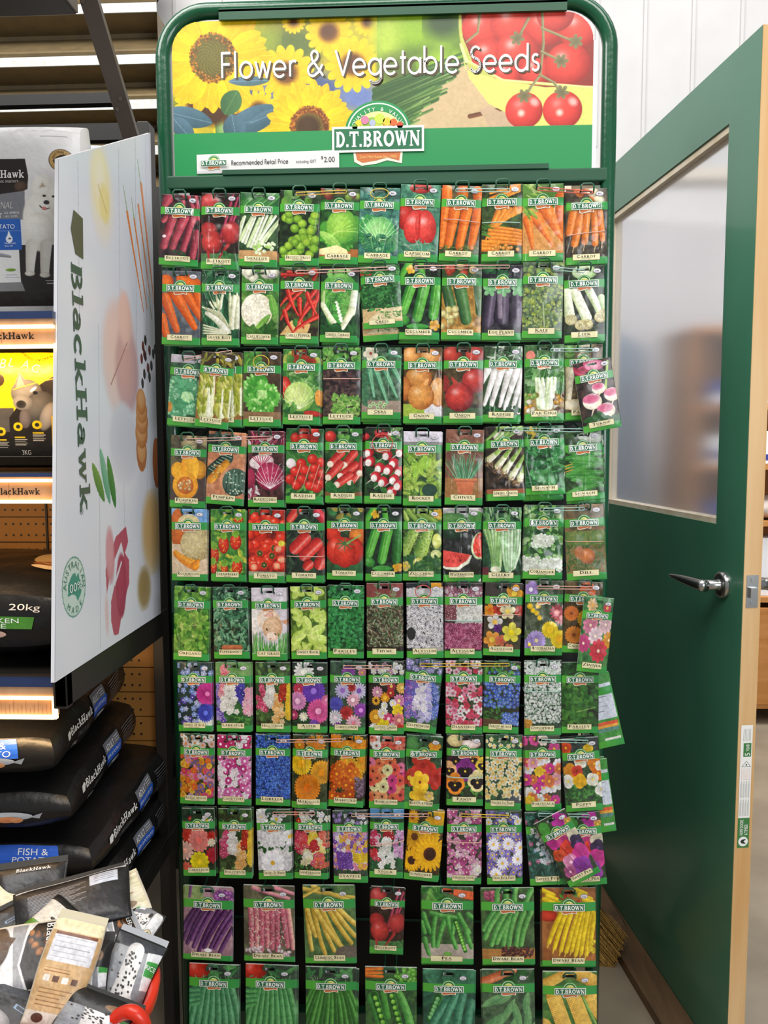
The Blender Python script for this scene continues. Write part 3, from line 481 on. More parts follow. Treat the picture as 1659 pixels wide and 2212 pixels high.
def lettuce_a(a):
    a.bg('2f5a3a', '23402c', 12); a.rect(0, 0, 100, 22, 'b8b4bc'); a.lb(10, 22, 14, ['4f8f68', '3a7a58'], 14, 40, 60, 100); cabbage(a, 50, 110, 56, '5fa878', '3f8a5c', 'a8d8b0', 26, inner='b8dc9a'); a.e(4, 140, 8, 14, 0, 'c88a3c')
def cos(a):
    a.bg('a8783c', '7a5228', 16); a.rect(0, 0, 100, 34, '3a2c1c'); a.lb(20, 24, 8, ['c8b840', '8a8a34'], 4, 34)
    for x, w in [(26, 24), (70, 14), (94, 10)]:
        a.k(x + 3, 56, x + 6, 150, w * .8, w, 'f0f0c8', 'b8bc70'); a.lb(60, 22, 9, ['e2e058', 'c4cc40', 'a8b834', 'eeea80'], 52, 150, x - w, x + w * .6, None, 80); a.k(x + w * .35, 90, x + w * .5, 156, 2, w * .35, 'f8f8e4', 'd8dca8')
def lettuce_c(a):
    a.bg('5a4630', '3a2c1c', 14); a.lb(12, 30, 20, ['6fbb4a', '5aa83f'], 0, 34, 0, 40); cabbage(a, 52, 108, 50, '6cbc4c', '3f942f', 'c0e898', 26, inner='b4dc88'); a.rect(0, 152, 100, 188, '8a6a48')
def iceberg(a):
    a.bg('4f8a3c', '2c5a28', 12); a.lb(14, 26, 16, ['5f9f40', 'c8d860', 'b83a28'], 0, 34); a.e(6, 96, 16, 28, 0, 'd84030', '8a1c18', .3); a.lb(40, 18, 10, ['7fbb60', '5fa048', 'a8d080'], 55, 120, 20, 100); heads(a, 44, 118, 40, 'd4e488', '86b450', 'eef4c8', 9); a.e(96, 120, 10, 20, 0, 'e8a040'); a.e(80, 160, 24, 7, 5, 'c83830', '8a1c18'); a.lb(8, 26, 12, GR, 140, 160, 0, 30)
def lettuce_e(a):
    a.bg('3a2a2c', '201a18', 8); a.lb(60, 14, 9, ['6fb84c', '8fcc60', '4f9a3c'], 0, 34); a.lb(110, 15, 9, ['4a3038', '5c3c40', '2c2226', '6a5248'], 54, 130); a.lb(30, 15, 9, ['5c4a40', '7a6450'], 110, 165, 0, 35); a.lb(120, 13, 8, ['8fcc58', 'a8dc68', '6fb448', 'bfe480'], 118, 170, 28, 100)
def okra(a):
    a.bg('5a7a5c', '2c4a34', 10); a.f(22, 16, 20, 5, 'f0e8cc', '8a3a30', .2); a.rect(0, 140, 100, 188, '9a8878')
    for s in [(18, 55, 32, 130), (34, 55, 66, 146), (56, 55, 90, 130), (80, 55, 104, 100), (70, 14, 100, 26)]: a.k(*s, 8, 3, '6fae84', '2f7450', .15); a.ln(s[0] - 2, s[1], s[2] - 1, s[3], 1, 'b8e0c0')
    a.lb(20, 18, 9, ['4f8a60'], 60, 150, 0, 18); [(a.e(x, y, 5, 5, 0, 'cfe4b0', '8fb878'), a.e(x, y, 2, 2, 0, '4a6a44')) for x, y in [(22, 155), (30, 148), (40, 152), (48, 146), (56, 156), (42, 160), (60, 150)]]
def onion_b(a):
    a.bg('7a5a34', '4a341c', 14); [a.e(x, y, 26, 20, q, 'e8a860', 'a05c24', .3) for x, y, q in [(20, 20, 0), (70, 24, 10)]]; a.rect(0, 140, 55, 188, '98b040'); a.rect(55, 140, 100, 188, 'd8d4d8'); a.e(40, 74, 34, 26, 5, 'dc9a50', '9a5420', .3); a.e(90, 110, 22, 36, 0, 'eab070', 'a8682c', .3); a.e(4, 102, 16, 30, 0, 'c87c3c', '8a4818'); a.e(46, 120, 34, 34, 0, 'e09c4e', '9c5820', .35); a.k(58, 88, 64, 78, 6, 2, 'dca060')
def onion_r(a):
    a.bg('5a4a2c', '332818', 14); [a.e(x, 20, 24, 20, 0, 'c04030', '701a1a', .3) for x in (20, 78)]; a.rect(0, 150, 100, 188, '3f5a3a'); a.e(78, 84, 32, 30, 0, 'c23c34', '741c20', .45); a.e(2, 90, 12, 20, 0, '8a2c28'); a.e(40, 124, 36, 36, 0, 'c43a30', '6c161c', .5); a.k(30, 90, 20, 76, 6, 2, 'a83a30')
def radish_w(a):
    a.bg('3f5a38', '2a3a28', 12); a.lb(22, 34, 4, ['5f9a60', 'e8f0e0'], 0, 34); [a.k(x0, 58, x1, y1, 10, 4.5, 'faf8f6', 'c0b8b4', .1) for x0, x1, y1 in [(10, -14, 110), (30, 4, 145), (46, 18, 162), (66, 44, 148), (86, 56, 160), (104, 76, 160), (112, 94, 164)]]; a.lb(24, 14, 9, DK, 150, 168)
def pakchoi(a):
    a.bg('4f7a40', '2c4a2a', 10); a.e(14, 26, 12, 12, 0, 'd88070'); a.rect(0, 120, 100, 188, 'a88c50'); a.lb(40, 34, 16, ['5fa04c', '7fb868', '3f8038', 'a0cc90'], 50, 110, vein='d8ecc8')
    for x0, x1 in [(28, 38), (44, 50), (58, 56), (76, 62), (34, 44), (66, 60)]: a.k(x0, 84, x1, 152, 4, 9, 'f6faec', 'bcd098', .2)
    a.eb(16, 7, ['d89a40', '8ab050', 'f0ead0', '6a4a34'], 122, 164, 0, 28); a.eb(14, 7, ['e0a848', '6a4a34', 'ece8d8'], 122, 164, 74, 100)
def parsnip(a):
    a.bg('7a6a4c', '44382a', 14); a.eb(8, 12, ['e4dcc4', '6fa050'], 0, 34); [a.k(x, 60, x - 6, 150, 12, 6, 'eee4cc', 'a89c78', .2) for x in (14, 44, 76, 100)]; a.e(30, 150, 44, 14, 0, 'f0e6cc', 'c0ae80')
def turnip(a):
    a.bg('4a3a34', '241c1a', 14); a.lb(10, 30, 8, ['c83a5a', 'd85a7a'], 0, 40, 0, 60); a.e(55, 14, 26, 14, 0, 'e4a4b8', 'b0486c'); a.k(90, 10, 74, 80, 3, 3, 'a8c860')
    for x, y, r in [(56, 76, 18), (88, 98, 21), (34, 108, 25), (66, 138, 24)]: a.e(x, y, r, r * .85, 0, 'fbf4e6', 'e0d4bc', .1); a.e(x - 2, y - r * .3, r * .9, r * .5, 0, 'c8547c', 'e4a8b8'); a.k(x, y + r * .8, x - 8, y + r * 1.5, 2, .8, 'f0dcc8')
    a.lb(12, 34, 16, ['3f7a38', '2c6a30'], 150, 170)
def pumpkin_b(a):
    a.bg('6a6040', '40382a', 14); a.eb(4, 16, ['d8cc98', 'b0a070'], 4, 30, 10, 100, .1); a.rect(0, 110, 100, 188, '4a3a34'); a.e(22, 92, 20, 22, 0, 'f2b02c', 'd88c1c'); a.e(82, 88, 20, 24, 0, 'd89a30', 'a8681c'); a.k(56, 72, 54, 100, 24, 24, 'f8b838', 'e4961f'); a.e(44, 130, 36, 36, 0, 'f8b535', 'd8881a'); a.e(44, 130, 24, 23, 0, 'd87a28', 'b0561c'); a.eb(20, 4, ['f0c890', 'e89a50'], 116, 146, 26, 62)
def pumpkin_g(a):
    a.bg('d89870', 'b87450', 16); a.rect(0, 8, 90, 34, '2c3a30'); a.eb(12, 8, ['4a6a58', '1c2c26', '8aa890'], 8, 32, 5, 85)
    a.k(14, 108, 54, 66, 20, 16, '2c4a40', '16281f'); [a.ln(4 + i * 7, 96 - i * 6, 30 + i * 6, 108 - i * 7, 1.5, 'b8d0b0') for i in range(7)]; a.k(12, 124, 52, 80, 11, 9, 'e8a030', 'b06818'); a.eb(12, 3, ['f4c870', 'b86a20'], 88, 120, 14, 46); a.e(78, 128, 34, 36, 20, '5a7a68', '20382c', .1); [a.k(60 + i * 9, 98 + i, 54 + i * 12, 158, 1, 1.5, '24402f') for i in range(5)]; a.eb(26, 2.5, ['a8c4a8', 'd0e0c8'], 98, 158, 52, 98)
def radicchio(a):
    a.bg('5a3030', '2a1814', 12); a.lb(30, 24, 10, ['a8284c', '7a1c38', 'f0e4e8'], 0, 34, vein='f8e8ec'); a.e(38, 76, 34, 18, -8, 'f6eee8', 'c8a0a8'); [a.ln(38, 88, 10 + i * 8, 62, 2, 'b02850') for i in range(8)]; heads(a, 62, 112, 38, 'b83058', '6a1430', 'fae8ee', 10); a.e(8, 118, 14, 26, 0, 'b02c50', '701830'); a.lb(14, 20, 8, ['f8f0f0', 'b02c50'], 140, 165, 0, 28, 'ffffff')
def radish_r(a):
    a.bg('2f6a30', '184020', 12); a.eb(8, 14, ['c8301f', 'a82418'], 2, 30, 20, 90); a.lb(16, 34, 18, ['4f9a40', '3f8a3a'], 56, 92, vein='a8d890'); a.e(14, 88, 13, 13, 0, 'f6ecec', 'd8c0c4'); a.lb(20, 26, 8, GR, 148, 168)
    for x, y in [(42, 88), (72, 76), (96, 84), (26, 108), (52, 104), (78, 100), (12, 128), (44, 128), (74, 122), (98, 112), (30, 142), (66, 142), (94, 138), (84, 148)]: a.e(x, y, 14, 13, 0, 'e03222', '8f1410', .4)
    [a.k(x, 90, x - 20, 150, .8, .5, 'f0c8b0') for x in (40, 66, 90, 104)]
def radish_f(a):
    a.bg('3a6a2c', '1c3a1c', 12); a.e(14, 20, 16, 14, 0, 'd0382c', '8a1a18', .3); a.lb(10, 34, 14, GR, 0, 34, 30, 100); a.rect(0, 160, 100, 188, '7a5430')
    for s in [(44, 60, 16, 88), (78, 62, 54, 90), (40, 90, 10, 122), (82, 92, 44, 118), (100, 100, 70, 134), (66, 118, 34, 140), (104, 78, 96, 110)]: a.k(s[0], s[1], s[2], s[3], 11, 10, 'e04034', '9a1a1a', .3); a.e(s[2] - 2, s[3] + 2, 9, 8, 0, 'f8e8d8', 'dcc4a4'); a.k(s[2] - 4, s[3] + 8, s[2] - 14, s[3] + 24, 1.2, .6, 'f0dcc8')
    a.l(16, 150, 40, 26, 30, '2f7a34', '1c5a28', '6fb060'); a.lb(6, 40, 10, DK, 140, 165, 30, 100)
def radish_b(a):
    a.bg('2c5a2c', '181c14', 12); a.eb(10, 9, ['d8343a', 'f4e4e0'], 0, 34); a.lb(14, 26, 4, GR, 0, 34, 60, 100); a.lb(12, 34, 18, ['3f8a3c', '2c6a2e'], 60, 165)
    for x, y in [(10, 62), (60, 68), (96, 60), (14, 84), (78, 88), (40, 100), (64, 104), (94, 108), (30, 122), (50, 134), (80, 128), (74, 158), (92, 142)]: a.e(x, y, 14, 13, 0, 'd82c38', '8f1420', .25); a.e(x - 5, y + 4, 8.5, 9, 20, 'faf2ec', 'e0d0cc'); a.k(x - 12, y + 8, x - 26, y + 18, 1, .5, 'f4e4dc')
def rocket(a):
    a.bg('5a7a34', '2f4a34', 12, 34); a.bg('ddd6e0', 'cfc8d6', 20, 0, 26); a.lb(70, 36, 13, ['a8d04c', 'c0de60', '8fbc40', '6fa43a'], 54, 160, vein='e4f0a8'); a.e(70, 148, 20, 16, 0, '2c4a3c', '24402f'); [a.l(30 + i * 5, 100 - i * 4 + (8 if i % 2 else -8), 30, 13, 60 + i * 60, 'b4d858', '86b83c') for i in range(8)]
def chives(a):
    a.bg('8a5a48', '6a4438', 16); a.rect(0, 120, 100, 188, '9a6e40')
    for i in range(90): x = 50 + a.r.randn() * 12; a.k(x, 124, 50 + (x - 50) * 2.6 + a.r.randn() * 5, 56 + a.r.rand() * 36, .9, .5, ['5f9a78', '3f7a4c', '86b898', '2f6a40'][i % 4])
    a.poly([(26, 124), (80, 124), (76, 136), (72, 162), (36, 162), (30, 136)], 'c8714c'); a.k(26, 126, 80, 126, 4, 4, 'd8825a', 'a8583a'); a.lb(14, 50, 1, ['7faa60', 'd8c8b0'], 20, 110, 0, 100, None, 70)
def spring_onion(a):
    a.bg('4a3a2e', '241e1a', 14); a.eb(6, 13, ['f0ead8', 'a8c070'], 0, 34, 0, 100, .1); stalks(a, 5, 40, 110, 0, 60, 0, 34, 4, 3, ['8fb85c', 'c8dc98'], '5f8a3c')
    for s in [(70, 50, 30, 100), (90, 58, 48, 112), (100, 76, 66, 128), (104, 98, 88, 134), (44, 54, 8, 82)]: a.k(*s, 4, 9, 'f4f2dc', 'a8b070', .2); a.k(s[0], s[1], (s[0] + s[2]) / 2, (s[1] + s[3]) / 2, 4, 5, 'a8c868', '6a983c'); a.lb(14, 16, 1.2, ['d8b080', 'b88a5c'], s[3] + 2, s[3] + 16, s[2] - 12, s[2] + 8)
    a.rect(0, 158, 100, 188, '9a5a3c')
def spinach_a(a):
    a.bg('2a5a34', '1c3a24', 12); a.lb(10, 20, 8, ['e0c050', '4f9a40'], 0, 34, 0, 50); a.lb(60, 32, 15, ['3f9a50', '2f8044', '5fb468', '246a38'], 50, 165, vein='8fd090')
def spinach_b(a):
    a.bg('3a5a2c', '22381c', 12); a.e(70, 18, 34, 14, 10, 'e0e4d8', '8aa080')
    for i in range(12): a.l(50 + a.r.randn() * 12, 60 + i * 9, 96, 17, a.r.randn() * 8, ['4fa042', '3f9038', '64b050'][i % 3], '2a6a2a', 'a0d484')
    [a.ln(0, y, 20, y - 6, 2.4, 'd8a83c') for y in (92, 100, 108)]
def rockmelon(a):
    a.bg('d8c8a4', 'b89a70', 18, 34); a.bg('6a9ad0', '88b0dc', 20, 0, 34); a.e(18, 50, 22, 50, 0, 'd87028', 'a8501c'); a.e(50, 34, 30, 20, 0, 'e0cc98'); a.rect(0, 92, 100, 188, 'd8c0a0'); a.e(70, 92, 44, 44, 0, 'cdbb88', '9a8450')
    for i in range(200): q = a.r.rand() * 6.28; d = 42 * a.r.rand() ** .5; a.l(70 + d * math.cos(q), 92 + d * math.sin(q), 8, 1.2, a.r.rand() * 180, 'e4d8b0', 'c8b888')
    a.k(12, 116, 66, 146, 8, 14, 'f4a428', 'd87c18', .15, .12); a.k(66, 146, 78, 134, 10, 4, 'f09a24', 'c87018')
def strawberry(a):
    a.bg('4f8a34', '2c6424', 10); a.lb(60, 20, 10, ['8fc848', 'c8d850', '4fa03c', 'e8e048'], 0, 165)
    for x, y, rx, ry in [(80, 26, 14, 8), (38, 92, 15, 23), (72, 84, 16, 21), (10, 120, 14, 24), (6, 152, 12, 16), (76, 150, 15, 20), (40, 156, 10, 16)]: a.e(x, y, rx, ry, 0, 'e03a20', '98180c', .2); [a.e(x + a.r.randn() * rx * .45, y + a.r.randn() * ry * .45, 1.1, 1.3, 0, 'f0b840') for i in range(16)]; a.f(x, y - ry, 11, 7, '8fc840', '6fae34', .2)
def tomato_c(a):
    a.bg('b82818', '6a1810', 10); a.lb(8, 18, 8, GR + ['c8d048'], 0, 24, 0, 40)
    for i in range(34): a.e(a.r.rand() * 100, 8 + a.r.rand() * 140, 15, 14, 0, 'ee3c1e', 'a41a0c', .45)
    for x, y in [(32, 112), (44, 142), (66, 118), (72, 98)]: a.e(x, y, 14, 13, 0, 'ee4020', 'a81c10', .2); a.f(x, y, 9, 6, '4a5a28', 'a8b060', .25)
    for x, y in [(84, 100), (92, 128), (80, 144), (14, 142), (16, 148)]: a.e(x, y, 13, 12, 0, 'e85038', 'c02c18'); a.e(x, y, 9, 8, 0, 'f4a080', 'e06850'); a.eb(6, 1.6, ['f8e0a0'], y - 6, y + 6, x - 7, x + 7)
    a.e(92, 86, 9, 8, 0, 'd8c840'); a.rect(0, 160, 100, 188, '9ab08c')
def tomato_l(a):
    a.bg('2c3f2c', '171f1a', 10); a.lb(30, 26, 2, ['5f8a5c', '3f6a44'], 50, 165); a.k(30, 0, 10, 26, 12, 10, 'e04a38', '981a18', .3); a.k(84, 8, 100, 26, 12, 12, 'd83040', '8a1820', .2)
    for s in [(50, 74, 24, 100, 17, 16), (82, 88, 50, 118, 16, 16), (104, 110, 90, 140, 17, 16), (60, 142, 56, 146, 14, 12)]: a.k(*s, 'e23a2c', '98181a', .4)
def tomato_b(a):
    a.bg('3a5a30', '232c1c', 12); a.lb(10, 24, 14, ['3f8a4c', 'b8a848'], 0, 34); a.e(16, 66, 22, 22, 0, 'd83a24', '981c12'); a.e(84, 72, 22, 26, 0, 'd88030', 'a83c18'); a.lb(8, 44, 22, ['3a7a44', '2c6438'], 150, 170)
    a.e(30, 110, 32, 38, 0, 'dc3a24', '96180e', .35); a.e(74, 112, 28, 36, 0, 'd83420', '90160c', .3); a.e(50, 116, 30, 40, 0, 'e03c26', '9c1a10', .35); [a.k(50, 92, 50 + 26 * math.cos(q), 94 + 18 * math.sin(q), 2.4, .8, '5a7a44', '3a5a30') for q in np.linspace(0, 6.28, 9)[:-1]]; a.k(56, 92, 92, 70, 2.5, 2, '8fae60')
def cucumber_c(a):
    cucumber_a(a); a.k(88, 50, 84, 132, 13, 12, '2f7a2c', '164a1a', .15)
def zucchini(a):
    a.bg('4a6a34', '2a4020', 10); stalks(a, 5, -4, 60, 10, 110, 8, 30, 7, 6, ['b0c860', '8fae48'], '5f8434'); a.f(90, 14, 14, 5, 'e8b838', 'd89a20'); a.rect(0, 120, 100, 188, '2f5a34')
    for s in [(30, 54, 4, 110, 14, 15), (66, 58, 46, 112, 13, 18)]: a.k(*s, 'a8c85a', '4f7a34', .15); a.lb(60, 5, 2, ['d0e080', '7fa040'], s[1] + 6, s[3] + 8, min(s[0], s[2]) - 6, max(s[0], s[2]) + 8)
    a.e(42, 140, 15, 13, 0, 'd8d478', 'a8a848'); a.e(88, 84, 12, 20, 0, 'dce078', 'a8b050'); a.e(86, 118, 14, 12, 0, 'e0e4a0', 'a8bc68'); a.lb(30, 20, 8, ['4f8a48', '2f6a38', '7fae60'], 128, 165); a.f(6, 150, 14, 5, 'e8d070')
def watermelon(a):
    a.bg('3a3a3a', '1c1f1c', 14, 34); a.bg('c8c4c0', '9a9a98', 16, 0, 30); a.e(24, 26, 40, 14, 0, '5a8a4c', '2c5a2c'); a.e(86, 22, 22, 14, 0, '4f8a44'); a.e(26, 60, 34, 20, 0, '24402a', '142418'); a.e(96, 96, 22, 34, 8, 'e8f0d0', 'b0c890'); a.e(98, 94, 19, 31, 8, 'e8503c', 'c83028'); a.poly([(-5, 108), (76, 120), (68, 140), (40, 158), (8, 156), (-5, 150)], 'eef0d8'); a.poly([(-5, 106), (72, 118), (62, 134), (38, 150), (8, 150), (-5, 144)], 'e25048'); a.lb(16, 8, 1.5, ['a82420'], 120, 135, 10, 55, None, 70); a.eb(8, 1.5, ['2a1410'], 66, 120, 88, 100)
def celery(a):
    a.bg('2f5a3a', '1c3426', 14); a.lb(30, 26, 6, ['6fae60', 'a8d098'], 0, 34, 0, 100, None, 80); stalks(a, 7, 4, 60, 26, 46, 56, 150, 5, 4, ['c8e0a0', 'a8cc80', 'e4f0cc'], '5f8f4c', .1); stalks(a, 7, 52, 100, 62, 86, 56, 156, 5, 4, ['dcecd0', 'b8d8a8', 'f0f6e8'], '7aa870', -.1); a.e(34, 156, 14, 9, 0, 'ece8d0', 'b8c898'); a.rect(0, 150, 16, 188, '6a3038')
def coriander(a):
    a.bg('3a6a34', '1f3f24', 12); a.lb(110, 17, 12, ['6fb04c', '8fcc68', '4f943c', 'b8dc98', '2f7034'], 0, 165); a.fb(14, 9, 5, ['f2f6ea', 'e0ecd4'], 'c8dca8', .2, 78, 105, 25, 70); a.fb(22, 9, 5, ['f6f8f0', 'e8eee0'], 'd0e0b8', .2, 136, 165, 0, 100)
def dill(a):
    a.bg('8a6a48', '5a5034', 12); a.bg('4f7a3c', '6a7a40', 10, 66, 100); a.bg('5a6a3c', '8a6a44', 10, 100, 165); a.lb(90, 12, 1.4, ['a8b048', '8aa03c', '5f8a3c'], 62, 105); a.lb(80, 10, 3, ['4f7a34', '3c6a2c'], 100, 165); a.e(54, 128, 20, 20, 10, 'c87a44', '8a4c24', .2); a.e(34, 118, 12, 16, 0, 'b06a3c')
def herb(c, dark, L, wd, n, base=None):
    def f(a):
        a.bg(dark[0], dark[1], 10); a.lb(int(n * .25), L, wd, c, 0, 34); a.lb(n, L, wd, c, 50, 168)
        if base: a.k(30, 158, 76, 158, 7, 7, base, '8a4a2c')
    return f
def catgrass(a):
    a.bg('cfc6d0', 'd8d0d8', 30); a.e(14, 80, 30, 40, 20, 'f4ece8', 'e4dcd8'); a.e(50, 82, 34, 30, 30, 'f2e0d0', 'e0c0a0'); a.poly([(36, 72), (58, 54), (66, 78)], 'd8a088'); a.poly([(42, 72), (56, 60), (60, 78)], 'e8b8a8'); a.poly([(84, 84), (102, 80), (100, 96)], 'd89870'); a.e(60, 102, 28, 30, 20, 'e8c4a0', 'c89870'); a.e(58, 124, 16, 12, 10, 'f4e0d0', 'd8b49c'); a.l(44, 106, 8, 4, 70, '4a342c'); a.l(68, 118, 8, 3, 30, '4a342c'); a.e(54, 130, 3, 2, 0, 'b07060')
    for i in range(110): x = a.r.rand() * 100; t_ = 112 if x < 30 or x > 70 else 134; a.k(x, 168, x + a.r.randn() * 4, t_ + a.r.rand() * 20, 1.2, .5, ['3f8a3c', '2c6a30', '5fa84c', '86c468'][i % 4])
def basil(a):
    a.bg('6a8a30', '3f5a20', 12)
    for x, y, r in [(20, 10, 20), (70, 14, 22), (16, 64, 16), (70, 62, 20), (26, 82, 18), (90, 84, 20), (44, 106, 14), (14, 150, 18), (80, 152, 22), (44, 158, 16)]: [a.l(x + r * .5 * math.cos(q), y + r * .5 * math.sin(q), r * 1.5, r * .9, math.degrees(q), 'dce888', '9abc3c', 'eef4c0') for q in np.linspace(0, 6.28, 5)[:-1] + a.r.rand()]
    [a.l(x, y, 46, 26, q, 'e0ec90', 'a0c044', 'f4f8d0') for x, y, q in [(24, 126, 160), (76, 112, -20), (66, 138, 40), (46, 96, 70), (84, 136, 10)]]; a.f(46, 116, 10, 4, 'c8e070', 'a8c850')
def thyme(a):
    a.bg('5a4a38', '2a241c', 8, 50); a.bg('8a4440', '743834', 14, 0, 34); a.lb(420, 9, 2.6, ['8fa878', '6f9460', 'b8c8a0', '4f7444', 'c0a890'], 46, 158); a.lb(20, 8, 2.5, ['8fa878'], 2, 34, 22, 36); a.lb(20, 8, 2.5, ['8fa878'], 6, 34, 66, 80); a.rect(0, 160, 100, 188, '241f1a')
def alyssum_w(a):
    a.bg('34343a', '1c1e22', 10); a.fb(6, 10, 6, ['f0b030'], 'e08820', .3, 2, 20, 70, 95); a.fb(60, 6, 6, ['f0eef2', 'd8d4dc'], 'c8c4a0', .2, 14, 34); a.fb(400, 3.9, 4, ['faf8fb', 'e8e4ec', 'c4bfca', 'ffffff'], '6a6058', .22, 52, 162, 0, 100, .5); a.e(12, 126, 12, 16, 0, '2c2c2c'); a.rect(62, 160, 100, 188, 'a8a29c')
def alyssum_p(a):
    a.bg('4a3a38', '2a2624', 10); a.fb(90, 4.6, 4, ['a86a80', 'd8c8cc', '8a4a60'], 'e0d0d0', .2, 10, 36); a.fb(60, 5, 4, ['a0606c', '7a4048'], 'e0c8c0', .2, 52, 92, 0, 34); a.fb(160, 5, 4, ['f0eeea', 'dcd8d0'], 'a8a890', .2, 54, 104, 34, 100); a.fb(260, 4.2, 4, ['a8406c', 'b85a80', '8a2c54', 'c87898'], 'e4b8c8', .2, 100, 164)
def big(fl, bgc, extra=None):
    def f(a):
        a.bg(bgc[0], bgc[1], 12)
        if extra: extra(a)
        for (x, y, r, n, c, cc, rc, *d) in fl: a.f(x, y, r, n, c, cc, rc, None, d[0] if d else .35)
    return f
def bed(cs, bgc, n=60, r=9, k=6, cc='e8c840', rc=.25, top=None, deep=.35, leaves=None, y0=50, yl=168):
    def f(a):
        a.bg(bgc[0], bgc[1], 10)
        if leaves: a.lb(60, 14, 5, leaves)
        a.fb(max(4, n // 4), r, k, top or cs, cc, rc, 0, 34, 0, 100, deep); a.fb(n, r, k, cs, cc, rc, y0, yl, 0, 100, deep)
    return f
def calendula(a):
    a.bg('5a4a28', '3a2c1a', 12); [a.f(x, y, r, 18, c, '7a3a18', .22, None, .15) for x, y, r, c in [(60, 22, 22, 'e0642c'), (20, 84, 20, 'e07830'), (60, 96, 24, 'e8b030'), (90, 74, 18, 'd85a28'), (30, 140, 24, 'e08830'), (80, 146, 24, 'e8a838')]]
def zinnia(a):
    a.bg('4f8a4c', '2c5a34', 12); a.f(30, 20, 18, 9, 'f0c890', 'e8b060', .3); a.f(80, 24, 14, 9, 'd84a60', 'e0b060', .3); [a.f(x, y, r, 10, c, 'e8d0b0', .15, None, .25) for x, y, r, c in [(30, 70, 26, 'e88aa8'), (80, 66, 24, 'f0c8d0'), (12, 116, 24, 'd8508a'), (96, 104, 22, 'e8a030'), (50, 96, 24, 'f4d8e0'), (64, 132, 30, 'e04050')]]
def shades_blue(a): big([(88, 84, 34, 26, 'd03a9a', 'e880c0', .2, .2), (82, 136, 26, 22, '3c46c0', '6070e0', .25, .25)], ('2a4038', '1c2c2c'), lambda a: (a.fb(70, 8, 5, ['6a8ae0', '8fa8ec', 'b8c4f0', '5a4ab0'], 'e8ecff', .2), a.fb(10, 9, 5, ['f0f4ec'], 'd8e8b0', .2, 140, 165, 66, 100)))(a)
def larkspur(a): a.bg('3a6a38', '2a4a2c', 12); a.lb(60, 16, 3, GR, 120, 168); a.bg('5a8a48', '7aa060', 14, 0, 34); spikes(a, [(26, 8, 34, 14, ['e87a88', 'f0a0a8']), (10, 58, 160, 18, ['8a7ad0', 'a89ae0', '6a4ab0']), (22, 56, 90, 14, ['e88aa0', 'f0a8b8']), (70, 56, 120, 26, ['3c34a0', '5048b8']), (42, 60, 136, 32, ['fbfbf8', 'ecebe6']), (94, 70, 140, 16, ['f0a8c0', 'f4c0d0'])], 8)
def hollyhock(a): a.bg('3f5a30', '2a3420', 10); a.lb(50, 18, 12, ['4f7a3c', '6f9a50', '2f5a30']); spikes(a, [(20, 60, 128, 20, ['d8507a', 'c8406a', 'e880a0']), (42, 58, 120, 18, ['f6f4f0', 'e0dcd8']), (66, 86, 160, 18, ['f4c078', 'f0b060', 'f8d8a0']), (82, 56, 104, 14, ['c83a24', 'a82c1c']), (97, 60, 150, 8, ['f0c830'])], 8)
def aster(a): big([(20, 70, 18, 14, 'd84060', 'e890a0', .2), (62, 74, 34, 24, '6a3ab8', '9a70d8', .25, .2), (16, 102, 26, 20, 'e090c8', 'f4c0e0', .3, .2), (76, 128, 34, 24, 'e85aa0', 'f4a8d0', .25, .2), (33, 144, 13, 10, 'f4f0dc', 'e8e8c0', .4), (98, 98, 14, 12, 'e070a0', 'f0a0c0', .3), (64, 166, 16, 14, '7a48b8', 'a080d0', .3), (4, 140, 14, 14, 'c84070', 'e890a8', .3)], ('2a3a2c', '1c241f'), lambda a: (a.f(34, 24, 30, 16, 'f2f2ee', 'e4e4d8', .3), a.lb(30, 16, 4, DK, 130, 168)))(a)
def cornflower(a): big([(36, 74, 22, 16, 'c8bce8', '8a60b0', .3, .45), (82, 74, 22, 16, 'd8d0f0', '7a50a8', .3, .45), (62, 66, 12, 12, 'b83030', '801818', .3), (66, 98, 19, 14, 'f0b0c4', 'f8dce4', .3, .4), (18, 110, 21, 16, '5a58c8', '3c3c98', .3, .45), (48, 132, 20, 14, 'c83438', '8f1c20', .3, .4), (88, 124, 20, 14, 'a048b8', 'd890e0', .3, .4), (16, 146, 21, 16, 'f0ecf4', 'e8d0dc', .25, .45), (68, 158, 22, 14, 'f4c0d0', 'e07890', .25, .45), (24, 170, 14, 12, '7a3a98', 'a060b8', .3)], ('3f5a44', '2a3f34'), lambda a: (a.f(52, 26, 20, 14, '9a50b8', '7a3898', .3), a.f(90, 26, 12, 12, 'e890a8')))(a)
